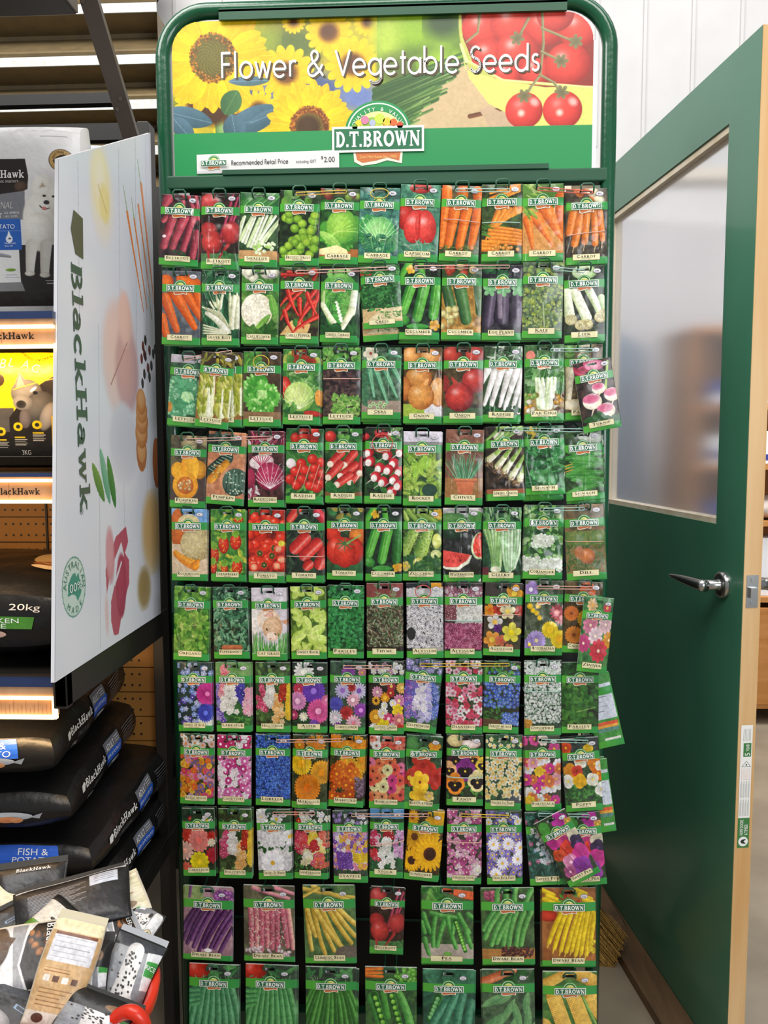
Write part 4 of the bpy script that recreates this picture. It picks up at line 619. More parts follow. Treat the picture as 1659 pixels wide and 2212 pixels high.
def cottage(a): big([(24, 78, 16, 12, 'e8a0c0', 'f0e0c0', .25), (64, 62, 14, 10, 'a83048', 'e0b050', .3), (94, 66, 16, 16, 'f0b858', 'e8d070', .3), (46, 92, 14, 10, 'f0a020', 'f4c030', .4), (62, 80, 12, 8, 'c83030', 'e8d070', .25), (86, 100, 18, 12, 'e890b8', 'f0d890', .25), (44, 112, 10, 10, 'fafafa', 'f0e060', .25), (68, 106, 10, 10, 'fafafa', 'f0e060', .25), (82, 124, 17, 6, 'f4d820', 'e0b818', .3), (20, 142, 20, 20, 'f0a828', 'f4c850', .3, .2), (40, 132, 16, 14, 'f4f0e8', 'e8d870', .2), (56, 146, 16, 8, 'd84878', 'f0c0d0', .3), (86, 150, 20, 10, 'e8808a', 'f4c0a0', .25), (42, 166, 20, 6, 'f4dc20', 'd8b818', .25), (14, 172, 14, 14, 'fafaf8', 'f0e8a0', .25), (20, 100, 12, 12, 'f0b030', '3a1c10', .35), (66, 168, 12, 9, 'd8d0d8', 'f0f0e0', .3), (88, 174, 16, 8, 'd83828', '3a1410', .2)], ('2f2a20', '1c1c18'), lambda a: a.fb(10, 9, 6, ['e8ece8', 'c8a0b8', 'fafafa'], 'e8d870', .2, 4, 32))(a)
def delph(a): a.bg('3a5a44', '2a4034', 10); a.lb(60, 14, 4, GR, 120, 168); a.fb(18, 8, 5, ['8a78c8', 'b0a8e0'], 'f0f0f8', .2, 2, 32); spikes(a, [(10, 56, 130, 22, ['5a58b8', '7a6ad0', '8a4ab0']), (28, 56, 150, 20, ['8a70c8', 'b078c8', '6a68c8']), (82, 58, 148, 26, ['6a80d8', '8fa0e8', '4a60c0']), (64, 58, 160, 18, ['c8c0f0', 'b0a8e8', 'e0dcf8']), (46, 58, 130, 20, ['f4f0f6', 'e4dcf0'])], 7)
def gyps(a): a.bg('34503c', '16281c', 8); a.fb(120, 3.6, 5, ['f4f8f4', 'd8e4dc'], 'e8ecd8', .2, 2, 34); a.fb(330, 3.4, 5, ['f8fbf8', 'dce6de', 'a8c0ac', 'ffffff'], 'b8c8a8', .2, 50, 156, 0, 100, .5); a.fb(8, 6, 6, ['d89a3c'], 'a86a20', .3, 150, 168, 0, 20)
def parsley2(a): a.bg('2f5a28', '1c2418', 10); a.lb(120, 18, 13, ['3f7f34', '54953c', '2c6428'], 50, 165, 0, 66); a.lb(36, 16, 11, ['4a8a3a', '2f6a2c'], 50, 165, 60, 100); a.lb(30, 18, 10, ['2f6a2c', '254f24'], 0, 34); a.k(40, 130, 90, 118, 1, .8, '8fae60')
def marigold_big(a): big([(26, 72, 30, 26, 'f2c420', 'e8a818', .35, .15), (84, 92, 32, 26, 'f0a828', 'e89018', .3, .15), (44, 134, 38, 28, 'ee8a1c', 'd86c10', .3, .15)], ('3f4a28', '232a18'), lambda a: (a.f(20, 24, 16, 18, 'e88a1c'), a.f(66, 22, 28, 20, 'f09a24', 'e08018', .3)))(a)
def marigold_sm(a): a.bg('3f4a24', '24200f', 10); a.fb(10, 14, 8, ['f0a020', 'e88a18'], 'd87a10', .3, 8, 34); a.fb(8, 15, 9, ['f4a81c', 'f0b828'], 'e08a10', .3, 54, 112, 40, 100); a.fb(18, 14, 9, ['d8601c', 'c84c14', 'e87820'], 'f4a020', .25, 70, 165, 0, 76); a.eb(40, 5, ['8a7088', '6a5068'], 110, 160, 76, 100)
def mesem(a): a.bg('4a4034', '2f2c24', 10); a.fb(14, 13, 16, ['e8584a', 'f4f0ec', 'e88a70'], '8a3a30', .25, 0, 32); a.fb(24, 16, 18, ['e8584a', 'f0a068', 'd84088', 'f0e8a8', 'e87aa0', 'e87048'], '3c1a20', .2, 54, 165, 0, 100, .2, .3)
def nasturt(a): a.bg('2f5a34', '1c3422', 12); a.e(20, 20, 22, 18, 0, '4f8a48', '2c5a30'); a.f(78, 26, 18, 5, 'f0a828', 'c87018'); a.f(48, 76, 36, 5, 'd8382a', '8f1c14', .2, None, .45); a.f(12, 106, 24, 5, 'c83a2a'); a.f(86, 104, 30, 5, 'd03428', '8f1810'); a.rect(0, 130, 16, 188, '3f7a48'); a.f(42, 116, 28, 5, 'f4d030', '7a3018', .14, 'd8a820', .3); a.f(40, 148, 26, 5, 'f0cc30', 'd8a820', .2, 'c89a20'); a.f(70, 150, 14, 5, 'e8c880')
def pansy_f(a, x, y, r, c, c2='1c0f18'): a.f(x, y - r * .3, r, 4, c, c2, .1, None, .25, 0); a.e(x - r * .5, y, r * .55, r * .5, 0, c, c); a.e(x + r * .5, y, r * .55, r * .5, 0, c, c); a.e(x, y + r * .5, r * .7, r * .5, 0, c, c); a.e(x - r * .35, y, r * .4, r * .36, 0, c2); a.e(x + r * .35, y, r * .4, r * .36, 0, c2); a.e(x, y + r * .35, r * .45, r * .36, 0, c2); a.e(x, y + 1, 3, 3, 0, 'f0d040')
def pansy(a): a.bg('2c3f28', '1c1c18', 12); a.lb(30, 12, 8, GR, 120, 168); a.e(24, 14, 24, 16, 0, 'd8c890', 'a89460'); a.e(66, 22, 26, 12, 0, 'ecdcd4', 'c8a8a0'); [pansy_f(a, *s) for s in [(24, 68, 20, '3a1c2c'), (70, 66, 20, 'e89030'), (50, 94, 28, '8a2c8a'), (6, 94, 20, 'f0b880'), (98, 80, 18, 'f0d040'), (22, 132, 26, 'f09028'), (84, 124, 26, 'f0e0a0')]]
def poached(a): a.bg('3f6a3c', '2c3c34', 10); a.lb(60, 10, 3, GR, 0, 110); a.rect(60, 140, 100, 188, '4a5058'); a.fb(10, 6, 5, ['f8f0d0'], 'f0c848', .4, 4, 30); a.fb(64, 8.5, 5, ['faf4dc', 'f4ecc0', 'f8e8a8'], 'e8a83c', .34, 48, 154, 0, 100, .4)
def poppy(a): a.bg('3a5a34', '232c28', 10); a.lb(90, 13, 6, ['3f8a3c', '5aa84c', '2f6a34'], 110, 166); a.bg('3a4444', '24302c', 10, 0, 30); [a.f(x, y, r, 4, c, cc, .2, None, .2) for x, y, r, c, cc in [(10, 22, 16, 'e04a20', 'e8b020'), (70, 26, 14, 'f0c828', 'd8a818'), (46, 60, 18, 'fbf6e4', 'e0c050'), (84, 66, 20, 'f08a20', 'd8a020'), (18, 80, 20, 'e8982c', 'd87818'), (36, 82, 16, 'd84030', '8f1c14'), (92, 92, 20, 'f07818', 'e8a020'), (98, 72, 14, 'fbf8ec', 'e0c850'), (10, 108, 18, 'fbf8ec', 'd8c050'), (42, 108, 20, 'f0b820', 'd89a18'), (76, 106, 18, 'faf6e4', 'd8c860'), (100, 134, 20, 'fbf8f0', 'e0c850')]]
def carnation(a): big([(20, 72, 24, 12, 'd84030', 'b82820', .3), (52, 86, 34, 16, 'f08a80', 'e87068', .3, .2), (90, 74, 14, 9, 'c83028', 'a82018', .3), (90, 92, 12, 8, 'f0e4c8', 'e0d0a0', .3), (8, 116, 28, 12, 'f4c0b0', 'f0a890', .25), (94, 128, 24, 12, 'b82838', '98182c', .3), (52, 146, 30, 12, 'f4e020', 'e8c818', .3, .18), (10, 166, 20, 10, 'e86a50', 'd85040', .3)], ('2c3f2c', '1c2c1f'), lambda a: (a.f(78, 30, 18, 10, 'f2f0ee'), a.f(26, 26, 7, 6, 'c02848'), a.lb(20, 20, 3, DK, 0, 30)))(a)
def shades_white(a): a.bg('2f5a34', '24402c', 10); a.f(14, 18, 24, 8, 'fafafa', 'e8d8a8', .2); a.f(60, 24, 18, 8, 'f6f6f8'); a.fb(220, 7, 5, ['fcfcfd', 'eceaf0', 'e0dee6'], 'e0d8b8', .15, 56, 160); a.lb(20, 14, 8, ['2f6a34'], 80, 110); a.fb(60, 6, 5, ['fafafc'], 'd0c8d8', .2, 66, 96, 20, 80); a.f(96, 72, 20, 10, 'fcfcfc', 'e8b838', .25); a.f(44, 142, 36, 8, 'fdfdfd', 'd8a838', .18, 'd8d8e0', .25)
def snap(a): a.bg('2f4a2c', '1c2c1c', 10); a.lb(70, 14, 4, DK + GR, 100, 168); a.fb(10, 9, 5, ['c83028', 'f0f0ea'], 'e8d060', .2, 4, 34); spikes(a, [(12, 60, 116, 20, ['d84060', 'c83050', 'e88080']), (34, 58, 100, 18, ['d83a40', 'e05a60']), (56, 56, 90, 16, ['f0cc30', 'f4d850']), (84, 58, 104, 20, ['e85a50', 'e88870']), (74, 78, 120, 20, ['f4f0d8', 'f0dc80']), (60, 84, 110, 16, ['c82c34']), (36, 110, 146, 22, ['fbf8e4', 'f0e8b8']), (74, 118, 154, 26, ['e0587a', 'e86a50'])], 8)
def statice(a): a.bg('3f4a44', '2a342f', 10); a.lb(40, 14, 4, DK, 130, 168); a.fb(230, 7, 5, ['8a6ac8', '7a48b0', 'f0c030', 'f0a058', 'b8a0e0', 'f0e8e8', 'e888b0', 'e8a850'], 'f4f0e0', .15, 54, 150); a.fb(60, 6, 5, ['6a3a9c', '7a48b0'], 'd8c0f0', .15, 110, 148, 14, 54); a.fb(30, 6, 5, ['f0cc28', 'e8b820'], 'f4e080', .15, 112, 132, 62, 100); a.fb(20, 6, 5, ['f0eef4', '9a80c8'], 'ffffff', .15, 4, 34)
def stock(a): a.bg('2f5a38', '1c3424', 10); a.bg('6aa0c8', '4a80b0', 14, 0, 24); a.lb(50, 18, 8, ['2f7a44', '246a3a'], 100, 166); spikes(a, [(14, 60, 96, 26, ['d84a70', 'f0c8d8', 'c83058']), (54, 54, 80, 22, ['c02838', 'a81c2c']), (88, 58, 130, 22, ['e0a0d8', 'c878b8', 'f0d0f0']), (12, 110, 136, 22, ['d0303c', 'e05060']), (50, 78, 158, 28, ['fdfdfb', 'f0f0e8'])], 8)
def sunflower_f(a, x, y, r, cc='4a2410'): a.f(x, y, r, 22, 'f2b414', cc, 0, 'c8820c', .32); a.f(x, y, r * .82, 20, 'f8c81c', cc, 0, 'e0980f', .3); a.e(x, y, r * .36, None, 0, '5a2c14', '3a1a0c'); a.e(x, y, r * .24, None, 0, '3c1c10', '2a120a')
def sunflower(a): a.bg('4a3a18', '2c2410', 12); a.f(10, 20, 20, 16, 'f0b018', '8a4a10', .3); a.f(80, 20, 34, 18, 'f4b81c', 'e09a10', .3); a.f(20, 70, 40, 18, 'e8a818', '5a3010', .25); a.f(70, 60, 24, 16, 'f0b81c', 'c88810', .3); sunflower_f(a, 18, 134, 32); sunflower_f(a, 68, 112, 50)
def virg(a): bed(['e08ab8', 'f0b8d4', 'c85898', 'f4d4e4', 'e8a0c4', 'b84888'], ('4a3a38', '2c3424'), 46, 11.5, 4, 'f0e8b0', .18, deep=.45)(a); a.f(90, 150, 13, 4, 'faf4f0', 'e8e0a0')
def swan(a): a.bg('3f4a30', '2c3028', 10); a.fb(70, 9, 9, ['8a78d0', '7064c0', 'a090e0', 'c8c0ec'], 'f0c038', .28, 50, 166); a.fb(16, 10, 9, ['8a78d0', 'fafafa', '6a68c0'], 'f0c038', .28, 0, 34); [a.f(x, y, 17, 14, 'fcfcfe', 'f0b828', .22, 'd8d4ec', .35) for x, y in [(20, 84), (62, 82), (44, 132), (88, 122), (26, 160), (96, 94)]]
def sweetpea_b(a): a.bg('2f5a50', '1c3830', 10); a.lb(110, 12, 8, ['3f8070', '2c6a58', '5a9a88']); a.fb(20, 7, 4, ['c86a98', 'e0e4ec', 'a8b8d8'], 'f0f0f0', .2, 10, 140); a.fb(30, 6, 4, ['e8ecf4', 'c0ccd8'], 'fafafa', .2, 54, 130, 30, 70)
def sweetpea_m(a): a.bg('3a4a30', '23301f', 12); a.e(20, 22, 16, 18, 0, '3f8a34'); a.f(70, 18, 24, 4, 'c030a0', 'a02080', .2); a.f(90, 30, 12, 4, 'd0a048'); [a.f(x, y, r, 4, c, cc, .2, None, .2) for x, y, r, c, cc in [(24, 64, 20, 'c82c90', 'a02070'), (56, 76, 26, 'd83a8a', 'e04020'), (48, 98, 24, 'e8402c', 'c82c1c'), (86, 70, 22, 'e8e0c0', 'b0a888'), (84, 90, 22, '3a2a50', '5a3a78'), (20, 100, 18, 'e05028', 'a03018'), (80, 118, 26, 'd83a98', 'b02880'), (40, 128, 22, 'e890b8', 'f0c0d8'), (64, 150, 28, '9a3aa8', '7a2890'), (24, 150, 18, 'b85a90', 'e0b0c8')]]
def gloss(a): pass
# large packets (142 high; header band 25..41)
def beans(segs, c, c2, r0, r1, bgc, top=None, bend=.05, extra=None, hl=.12):
    def f(a):
        a.bg(bgc[0], bgc[1], 14)
        if top: top(a)
        for (x0, y0, x1, y1) in segs: a.k(x0, y0, x1, y1, r0, r1, c if isinstance(c, str) else c[a.r.randint(len(c))], c2, hl, bend)
        if extra: extra(a)
    return f
purple = beans([(24 + i * 9, 42, -8 + i * 8.5, 96 + (i % 3) * 5 + i * 2) for i in range(5)] + [(60 + i * 13, 44, 22 + i * 11, 116 + (i % 2) * 8) for i in range(6)], ['6a3a72', '7c4a84', '5a2c62'], '30143a', 5.2, 4.4, ('b8909c', '94707c'), lambda a: (a.rect(0, 0, 40, 26, '8aa064'), a.k(14, 0, 12, 20, 3, 3, '8a5a8a', '4a2450'), a.eb(26, 5, ['a05aa8', '7a3a84'], 6, 28, 62, 100)), .06, lambda a: a.e(52, 122, 8, 4, 0, 'f4eef0'))
def pinkbean_x(a): a.eb(26, 5, ['f0dce0', 'e8c8d0'], 112, 132, 0, 90, .2, .6); a.eb(240, 1.2, ['c84a6a', 'd8889a', 'f0cfc0'], 44, 110, 10, 84, 0, 1.6)
pinkb = beans([(14 + i * 10.5, 42, 16 + i * 10.2 + (10 if i > 5 else 0), 112 + (i % 3) * 4) for i in range(8)], ['e89a9a', 'd87a88', 'f0b8a8'], 'a0445c', 5.4, 4.2, ('6a6a50', '4a4638'), lambda a: [a.k(20, 4, 90, 22, 4, 3, 'e8a8a8', 'b0607a'), a.k(60, 2, 100, 14, 4, 3, 'e09aa0', 'b0607a')], -.02, pinkbean_x)
yell = beans([(8, 44, 14, 116), (8, 44, 22, 90), (20, 42, 40, 124), (30, 42, 58, 118), (36, 42, 74, 112), (50, 42, 92, 104), (60, 42, 100, 92), (70, 42, 108, 76), (24, 44, 76, 116)], ['e6c85a', 'dcbc4c', 'f0d468'], 'a8842c', 5.4, 4.0, ('5a7a48', '3a5a34'), lambda a: [a.k(0, 6, 100, 22, 4, 3, 'e0c45c', 'a08434'), a.k(20, 2, 100, 30, 4, 3, 'e0c45c', 'a08434'), a.k(0, 20, 30, 4, 3, 3, 'e0c45c', 'a08434')], .04, lambda a: a.e(86, 122, 26, 14, 0, '70685c', '5a5248'))
def pea_a(a):
    a.bg('4f6a40', '2c4a2c', 10); a.rect(0, 104, 100, 142, 'b0a498'); a.lb(20, 24, 9, GR, 0, 24, 0, 40); [a.k(40 + i * 8, 4 + i * 3, 100, 10 + i * 3, 2.4, 2, 'e0663a', 'a83c1c') for i in range(5)]
    for s in [(4, 50, 18, 84), (20, 48, 70, 56), (26, 56, 22, 108), (44, 62, 30, 108), (50, 56, 66, 110), (64, 60, 60, 84), (72, 50, 92, 84), (84, 72, 96, 110), (90, 50, 104, 60), (6, 96, 14, 124), (0, 66, 6, 84)]: a.k(*s, 5, 4, '5fb04c', '236a2a', .18, .05)
    peas(a, 66, 62, 84, 116, 10, 3.0, '8fd050', '4a9a30'); a.e(50, 122, 8, 4, 0, '6fb04c')
def bean_g(a):
    a.bg('4a6a3c', '2f4428', 12); a.eb(20, 5, ['c86a80', 'a84a68'], 8, 24, 8, 34); a.rect(0, 112, 100, 142, 'a8743c')
    for s in [(34, 0, 30, 30), (66, 0, 64, 30), (96, 4, 84, 28), (48, 0, 50, 30), (24, 44, 4, 76), (34, 44, 6, 92), (46, 44, 18, 104), (58, 44, 40, 106), (66, 44, 50, 112), (80, 44, 64, 108), (94, 44, 74, 104), (50, 60, 28, 100)]: a.k(*s, 5.5, 4.6, '6fb456', '2c7434', .15, .08)
    a.eb(60, 3.6, ['6a3030', '4f2424'], 108, 126, 38, 100, .2, .6)
def bean_y(a):
    a.bg('a86a38', '8a5228', 14); [a.k(x, y, x + 22, y + 8, 4.5, 3.6, 'f4d428', 'b89410') for x, y in [(0, 4), (10, 14), (60, 2), (70, 12), (4, 20), (78, 20)]]; a.lb(10, 10, 6, ['6fae3c', 'c83a28'], 8, 26, 34, 70); a.e(10, 50, 20, 10, 0, 'c83a24', '8a1c10')
    for i, s in enumerate([(36, 42, 12, 98), (44, 42, 22, 108), (54, 42, 34, 112), (66, 46, 44, 114), (74, 42, 54, 112), (80, 46, 62, 120), (86, 42, 72, 118), (94, 42, 82, 120), (98, 46, 90, 108)]): a.k(*s, 4.8, 4, 'f6d81e', 'b8900c', .1, .03); a.k(s[2], s[3], s[2] - 3, s[3] + 10, 2, .6, 'e0c038')
    a.eb(8, 4, ['f4d428'], 84, 116, 90, 100)
def gb(c, c2, top, fan):
    def f(a):
        a.bg('3a5040', '24382c', 12); a.lb(10, 30, 7, ['3f8a4c', '5fa860'], 0, 24); 
        if top == 'r': a.e(16, 10, 26, 16, 0, 'c8301f', '8f1c12', .3)
        for i in range(fan): t = i / (fan - 1); a.k(14 + t * 72, 40, -4 + t * 94 + (t - .5) * (36 if fan < 12 else 70), 150, 60 / fan, 56 / fan, [c, c, '%s' % c2][i % 3 if fan > 12 else 0], c2, .18, .05 * (1 - 2 * t))
        if top == 'r': [a.k(2, 48 + i * 9, 20, 46 + i * 8, 4, 4, c, c2) for i in range(4)]
        a.lb(12, 10, 1.5, ['8ab080'], 18, 26, 10, 90)
    return f
def pea_b(a):
    a.bg('3f6a34', '24442a', 10); [a.k(0, 4 + i * 6, 34, 2 + i * 7, 3, 2.4, 'e88030', 'b05018') for i in range(3)]; a.eb(40, 4, ['6fbe44'], 2, 24, 60, 100); a.rect(0, 110, 100, 170, 'c8d0c4'); a.k(12, 56, 36, 150, 9, 9, '5aa848', '2a6a2c', .15, -.1); a.k(34, 42, 44, 90, 6, 6, '58a844', '2a6a2c'); a.k(66, 46, 92, 140, 7, 9, '6ab854', '2f742f', .15, -.12); peas(a, 18, 50, 50, 150, 9, 4.6, '8fd048', '4a9430'); peas(a, 50, 46, 72, 120, 7, 4.4, '8fd048', '4a9430')
def pea_c(a):
    a.bg('2f5f4c', '1d4434', 10); a.lb(30, 34, 12, ['3f8a64', '2f7454', '4f9a72'], 0, 26); a.lb(16, 40, 16, ['2f7454', '3f8464'], 40, 150); peas(a, 30, 50, 12, 92, 6, 4.6, '7ac070', '3f8a58')
    for s in [(50, 56, 14, 110), (66, 44, 30, 140), (78, 46, 66, 150), (94, 60, 90, 150)]: a.k(*s, 8, 7, '4f9a74', '205c44', .15, .1)
def snow(a):
    a.bg('4f6a4c', '304834', 10); a.k(60, 0, 0, 22, 7, 8, 'd87a4a', 'a04c28', .2); a.e(80, 10, 8, 6, 0, 'e4e4d8'); a.lb(8, 22, 10, DK, 0, 24, 50, 100)
    for x, y, L, w, q in [(20, 56, 50, 14, -30), (40, 52, 40, 13, 150), (48, 76, 56, 14, 120), (28, 92, 60, 16, 150), (16, 104, 50, 14, 160), (66, 84, 60, 15, 75), (84, 60, 40, 14, 100), (86, 96, 60, 15, 95), (52, 116, 60, 16, 110), (92, 120, 50, 14, 110), (34, 132, 60, 15, 130), (70, 128, 50, 15, 80)]: a.l(x, y, L, w, q, '7fae70', '4a8454', 'a8cc98')
def corn(a):
    a.bg('5f8a44', '3f6a34', 14); a.k(0, 24, 40, 4, 10, 8, 'e8bc58', 'b88830'); a.k(60, 0, 110, 24, 12, 12, 'e8bc58', 'b88830'); 
    for s in [(20, 46, 60, 160), (56, 44, 96, 150), (88, 44, 130, 110), (2, 100, 16, 160)]:
        a.k(s[0], s[1], s[2], s[3], 14, 15, 'f0c458', 'b8862c', .1); dx, dy = _n([s[2] - s[0], s[3] - s[1]]); L = math.hypot(s[2] - s[0], s[3] - s[1])
        for i in range(int(L / 3.4)):
            for j in range(-4, 5): a.e(s[0] + dx * i * 3.4 - dy * j * 3.1, s[1] + dy * i * 3.4 + dx * j * 3.1, 1.5, 1.5, 0, 'f8d470', 'e0a840')
    a.k(74, 44, 120, 140, 2, 2, '8fb85c')
# ---------------------------------------------------------------- setting
fl = mesh('floor', [(-3, -2.5, 0), (3.2, -2.5, 0), (3.2, 5.2, 0), (-3, 5.2, 0)], [(0, 1, 2, 3)], M['floor']); tag(fl, kind='structure')
WY = 2.45
def boards(x0, x1, z0, z1, y, pitch=0.1424, off=0.6847):
    m = MB(); m.box((x0, y, z0), (x1, y + 0.05, z1)); k0 = math.ceil((x0 - off) / pitch)
    for k in range(k0, int((x1 - off) / pitch) + 1): x = off + k * pitch; m.box((x - 0.0045, y - 0.006, z0), (x + 0.0045, y, z1))
    return m
# doorway opens to the right of the hinge; boards above, plain wall left of it
DX0, DX1, DH = 0.47, 1.75, 2.10
m = boards(-2.9, 3.1, 2.205, 3.6, WY); m.box((DX1 + 0.03, WY, 0), (3.1, WY + 0.05, 2.205)); m.box((-2.9, WY, 2.0), (DX0 - .03, WY + 0.05, 2.205)); m.box((DX0 - 0.03, WY, DH + 0.03), (DX1 + 0.03, WY + 0.05, 2.205))
wb_ = m.build('wall_back', M['wall']); tag(wb_, kind='structure'); MB().box((-2.9, WY, 0), (DX0 - .03, WY + .05, 2.0)).build('dark_lower_wall', M['wall_dark'], wb_)  # unseen lower wall made dark so the lower door reflects darkness
m = MB(); m.box((DX0 - 0.03, WY - 0.02, 0), (DX0, WY + 0.08, DH + 0.03)); m.box((DX1, WY - 0.02, 0), (DX1 + 0.03, WY + 0.08, DH + 0.03)); m.box((DX0, WY - 0.02, DH), (DX1, WY + 0.08, DH + 0.03))
tag(m.build('trim_1', M['palepine']), kind='structure')
# ribbed steel cladding high on the left
m = MB(); mw = MB(); zs = [(2.44, 2.82), (2.205, 2.44), (2.03, 2.205)]
x0, x1 = -2.9, -0.745
prof = [] 
for y_px in (0, 125, 222): pass
def ribs(zt, zb, back=0.13):
    """one bay: white vertical ledge on top, recess that slopes back out to the next ledge"""
    led = zt - 0.026; yf = WY - .155; mw.box((x0, yf - .004, led), (x1, yf, zt))
    P = [(yf, led), (WY - .05, led - .002), (WY - .045, led - .012), (yf + .012, zb + .022), (yf - .002, zb + .016), (yf - .006, zb + .009), (yf - .002, zb + .003), (yf + .004, zb)]
    V = [(x, y, z) for (y, z) in P for x in (x0, x1)]; m.add(V, [(2 * i, 2 * i + 1, 2 * i + 3, 2 * i + 2) for i in range(len(P) - 1)] + [tuple(2 * i + 1 for i in range(len(P)))])
zz = [atY(100, y, WY - 0.155)[2] for y in (-115, 13, 124, 221, 320, 420)]
for a_, b_2 in zip(zz[:-1], zz[1:]): ribs(a_, b_2)
wl = m.build('wall_left', M['rib']); tag(wl, kind='structure'); mw.build('ledge', M['ribwhite'], wl)
# room seen through the doorway
m = MB(); m.box((-0.6, 4.6, 0), (3.1, 4.65, 3.0)); m.box((-0.65, WY + 0.05, 0), (-0.6, 4.65, 3.0)); m.box((3.1, WY + .05, 0), (3.15, 4.65, 3.0)); tag(m.build('wall_far', M['wall']), kind='structure')
m = MB(); m.box((-0.6, WY + 0.05, 3.0), (3.1, 4.65, 3.04)); tag(m.build('ceiling', M['wall']), kind='structure')
# ---------------------------------------------------------------- door (stands open towards the camera)
DA = atZ(1301, 1918, 0.01); DB = atZ(1494, 2212, 0.01); dd = _n([DB[0] - DA[0], DB[1] - DA[1], 0]); dn = np.array([-dd[1], dd[0], 0])
if dn[0] > 0: dn = -dn        # dn points to the left, towards the stand
DP0 = DA - dd * 0.18; DP0[2] = 0
def onD(x, y): r = ray(x, y); t = np.dot(DP0 - O, dn) / np.dot(r, dn); return O + r * t
DL = np.dot(onD(1649, 52) - DP0, dd)
def dpt(s, z, n=0.0): p = DP0 + dd * s + dn * n; return (p[0], p[1], z)
def dbox(m, s0, s1, z0, z1, n0, n1): m.hexa([dpt(s0, z0, n1), dpt(s1, z0, n1), dpt(s1, z0, n0), dpt(s0, z0, n0), dpt(s0, z1, n1), dpt(s1, z1, n1), dpt(s1, z1, n0), dpt(s0, z1, n0)])
door = thing('door_1', None, None, (DP0[0], DP0[1], 0)); tag(door, kind='structure')
wt0, wt1 = 0.125, np.dot(onD(1575, 268) - DP0, dd); wz0, wz1 = 1.137, 1.932; TH = 0.036
m = MB(); e_ = 0.0015
dbox(m, 0, wt0, 0.012, 2.063, -TH, 0); dbox(m, wt1, DL - e_, 0.012, 2.063, -TH, 0); dbox(m, wt0, wt1, 0.012, wz0, -TH, 0); dbox(m, wt0, wt1, wz1, 2.063, -TH, 0)
m.build('leaf', M['doorgreen'], door)
m = MB(); dbox(m, DL - e_, DL, 0.012, 2.063, -TH, -0.0005); m.build('lock_edge', M['pine'], door)
m = MB(); bd = 0.014
dbox(m, wt0, wt0 + bd, wz0, wz1, -TH, -0.004); dbox(m, wt0 + bd, wt1, wz0, wz0 + bd * .8, -TH, -0.004); dbox(m, wt0 + bd, wt1, wz1 - bd, wz1, -TH, -0.004); dbox(m, wt1 - 0.004, wt1, wz0, wz1, -TH, -0.01)
m.build('glazing_bead', M['palepine'], door)
m = MB(); dbox(m, wt0 + 0.004, wt1 - 0.003, wz0 + 0.004, wz1 - 0.004, -0.022, -0.018); m.build('glass_pane', M['glass'], door)
# lever handle: rose, neck, lever
hs = np.dot(onD(1562, 1263) - DP0, dd); hz = onD(1562, 1263)[2]
def lever(side):
    m = MB(); c = np.array(dpt(hs, hz, 0 if side > 0 else -TH)); ax = dn * side; s1 = dd; s2 = np.array([0, 0, 1.0])
    def ring(prof, n=28):
        V = []; Fc = []
        for (r, d) in prof:
            for k in range(n): q = 2 * math.pi * k / n; V.append(c + ax * d + s1 * r * math.cos(q) + s2 * r * math.sin(q))
        for i in range(len(prof) - 1):
            for k in range(n): a = i * n + k; b = i * n + (k + 1) % n; Fc.append((a, b, b + n, a + n))
        m.add(V, Fc)
    ring([(0.0005, 0.011), (0.020, 0.0105), (0.026, 0.008), (0.0275, 0.003), (0.0275, 0)]); ro = m.build('handle_rose', M['steel'], door, smooth=True)
    m = MB(); ring([(0.012, 0.009), (0.0105, 0.016), (0.0105, 0.052), (0.012, 0.054), (0.0005, 0.0545)]) if False else None
    m2 = MB(); V = []; n = 20; prof = [(0.0125, 0.008), (0.0108, 0.015), (0.0108, 0.052), (0.0005, 0.0525)]
    for (r, d) in prof:
        for k in range(n): q = 2 * math.pi * k / n; V.append(c + ax * d + s1 * r * math.cos(q) + s2 * r * math.sin(q))
    m2.add(V, [(i * n + k, i * n + (k + 1) % n, (i + 1) * n + (k + 1) % n, (i + 1) * n + k) for i in range(3) for k in range(n)]); m2.build('handle_neck', M['steel'], door, smooth=True)
    m3 = MB(); pts = []; rad = []
    for i in range(14):
        t = i / 13; pts.append(c + ax * (0.045 + 0.018 * t) - dd * (-0.012 + 0.115 * t) + s2 * (0.004 * t)); rad.append(0.0125 * (1 - 0.75 * t ** 2))
    m3.tube(pts, rad, 12, rz=None); m3.build('lever', M['steel'], door, smooth=True)
lever(1)
m = MB(); c0 = np.array(dpt(hs, hz, -TH)); m.tube([c0, c0 - dn * 0.062], 0.0125, 16); m.tube([c0 - dn * 0.055 + dd * 0.01, c0 - dn * 0.058 - dd * 0.11], [0.012, 0.007], 12); m.build('outer_lever', M['steel'], door, smooth=True)
ez = atY(1617, 1278, DP0[1] + dd[1] * DL)[2]
m = MB(); m.hexa([dpt(DL + a, z, n) for z in (ez - 0.032, ez + 0.032) for a, n in [(0.001, -0.006), (0.001, -0.03), (-0.001, -0.03), (-0.001, -0.006)]]); lp = m.build('latch_plate', M['steel'], door)
m = MB(); dbox(m, DL, DL + 0.009, ez - 0.012, ez + 0.008, -0.025, -0.011); m.build('latch_bolt', M['steel'], lp)
m = MB()
for z in (ez - 0.023, ez + 0.023): m.tube([dpt(DL + 0.0005, z, -0.018), dpt(DL + 0.002, z, -0.018)], 0.004, 12)
m.build('screw', M['steel'], lp)
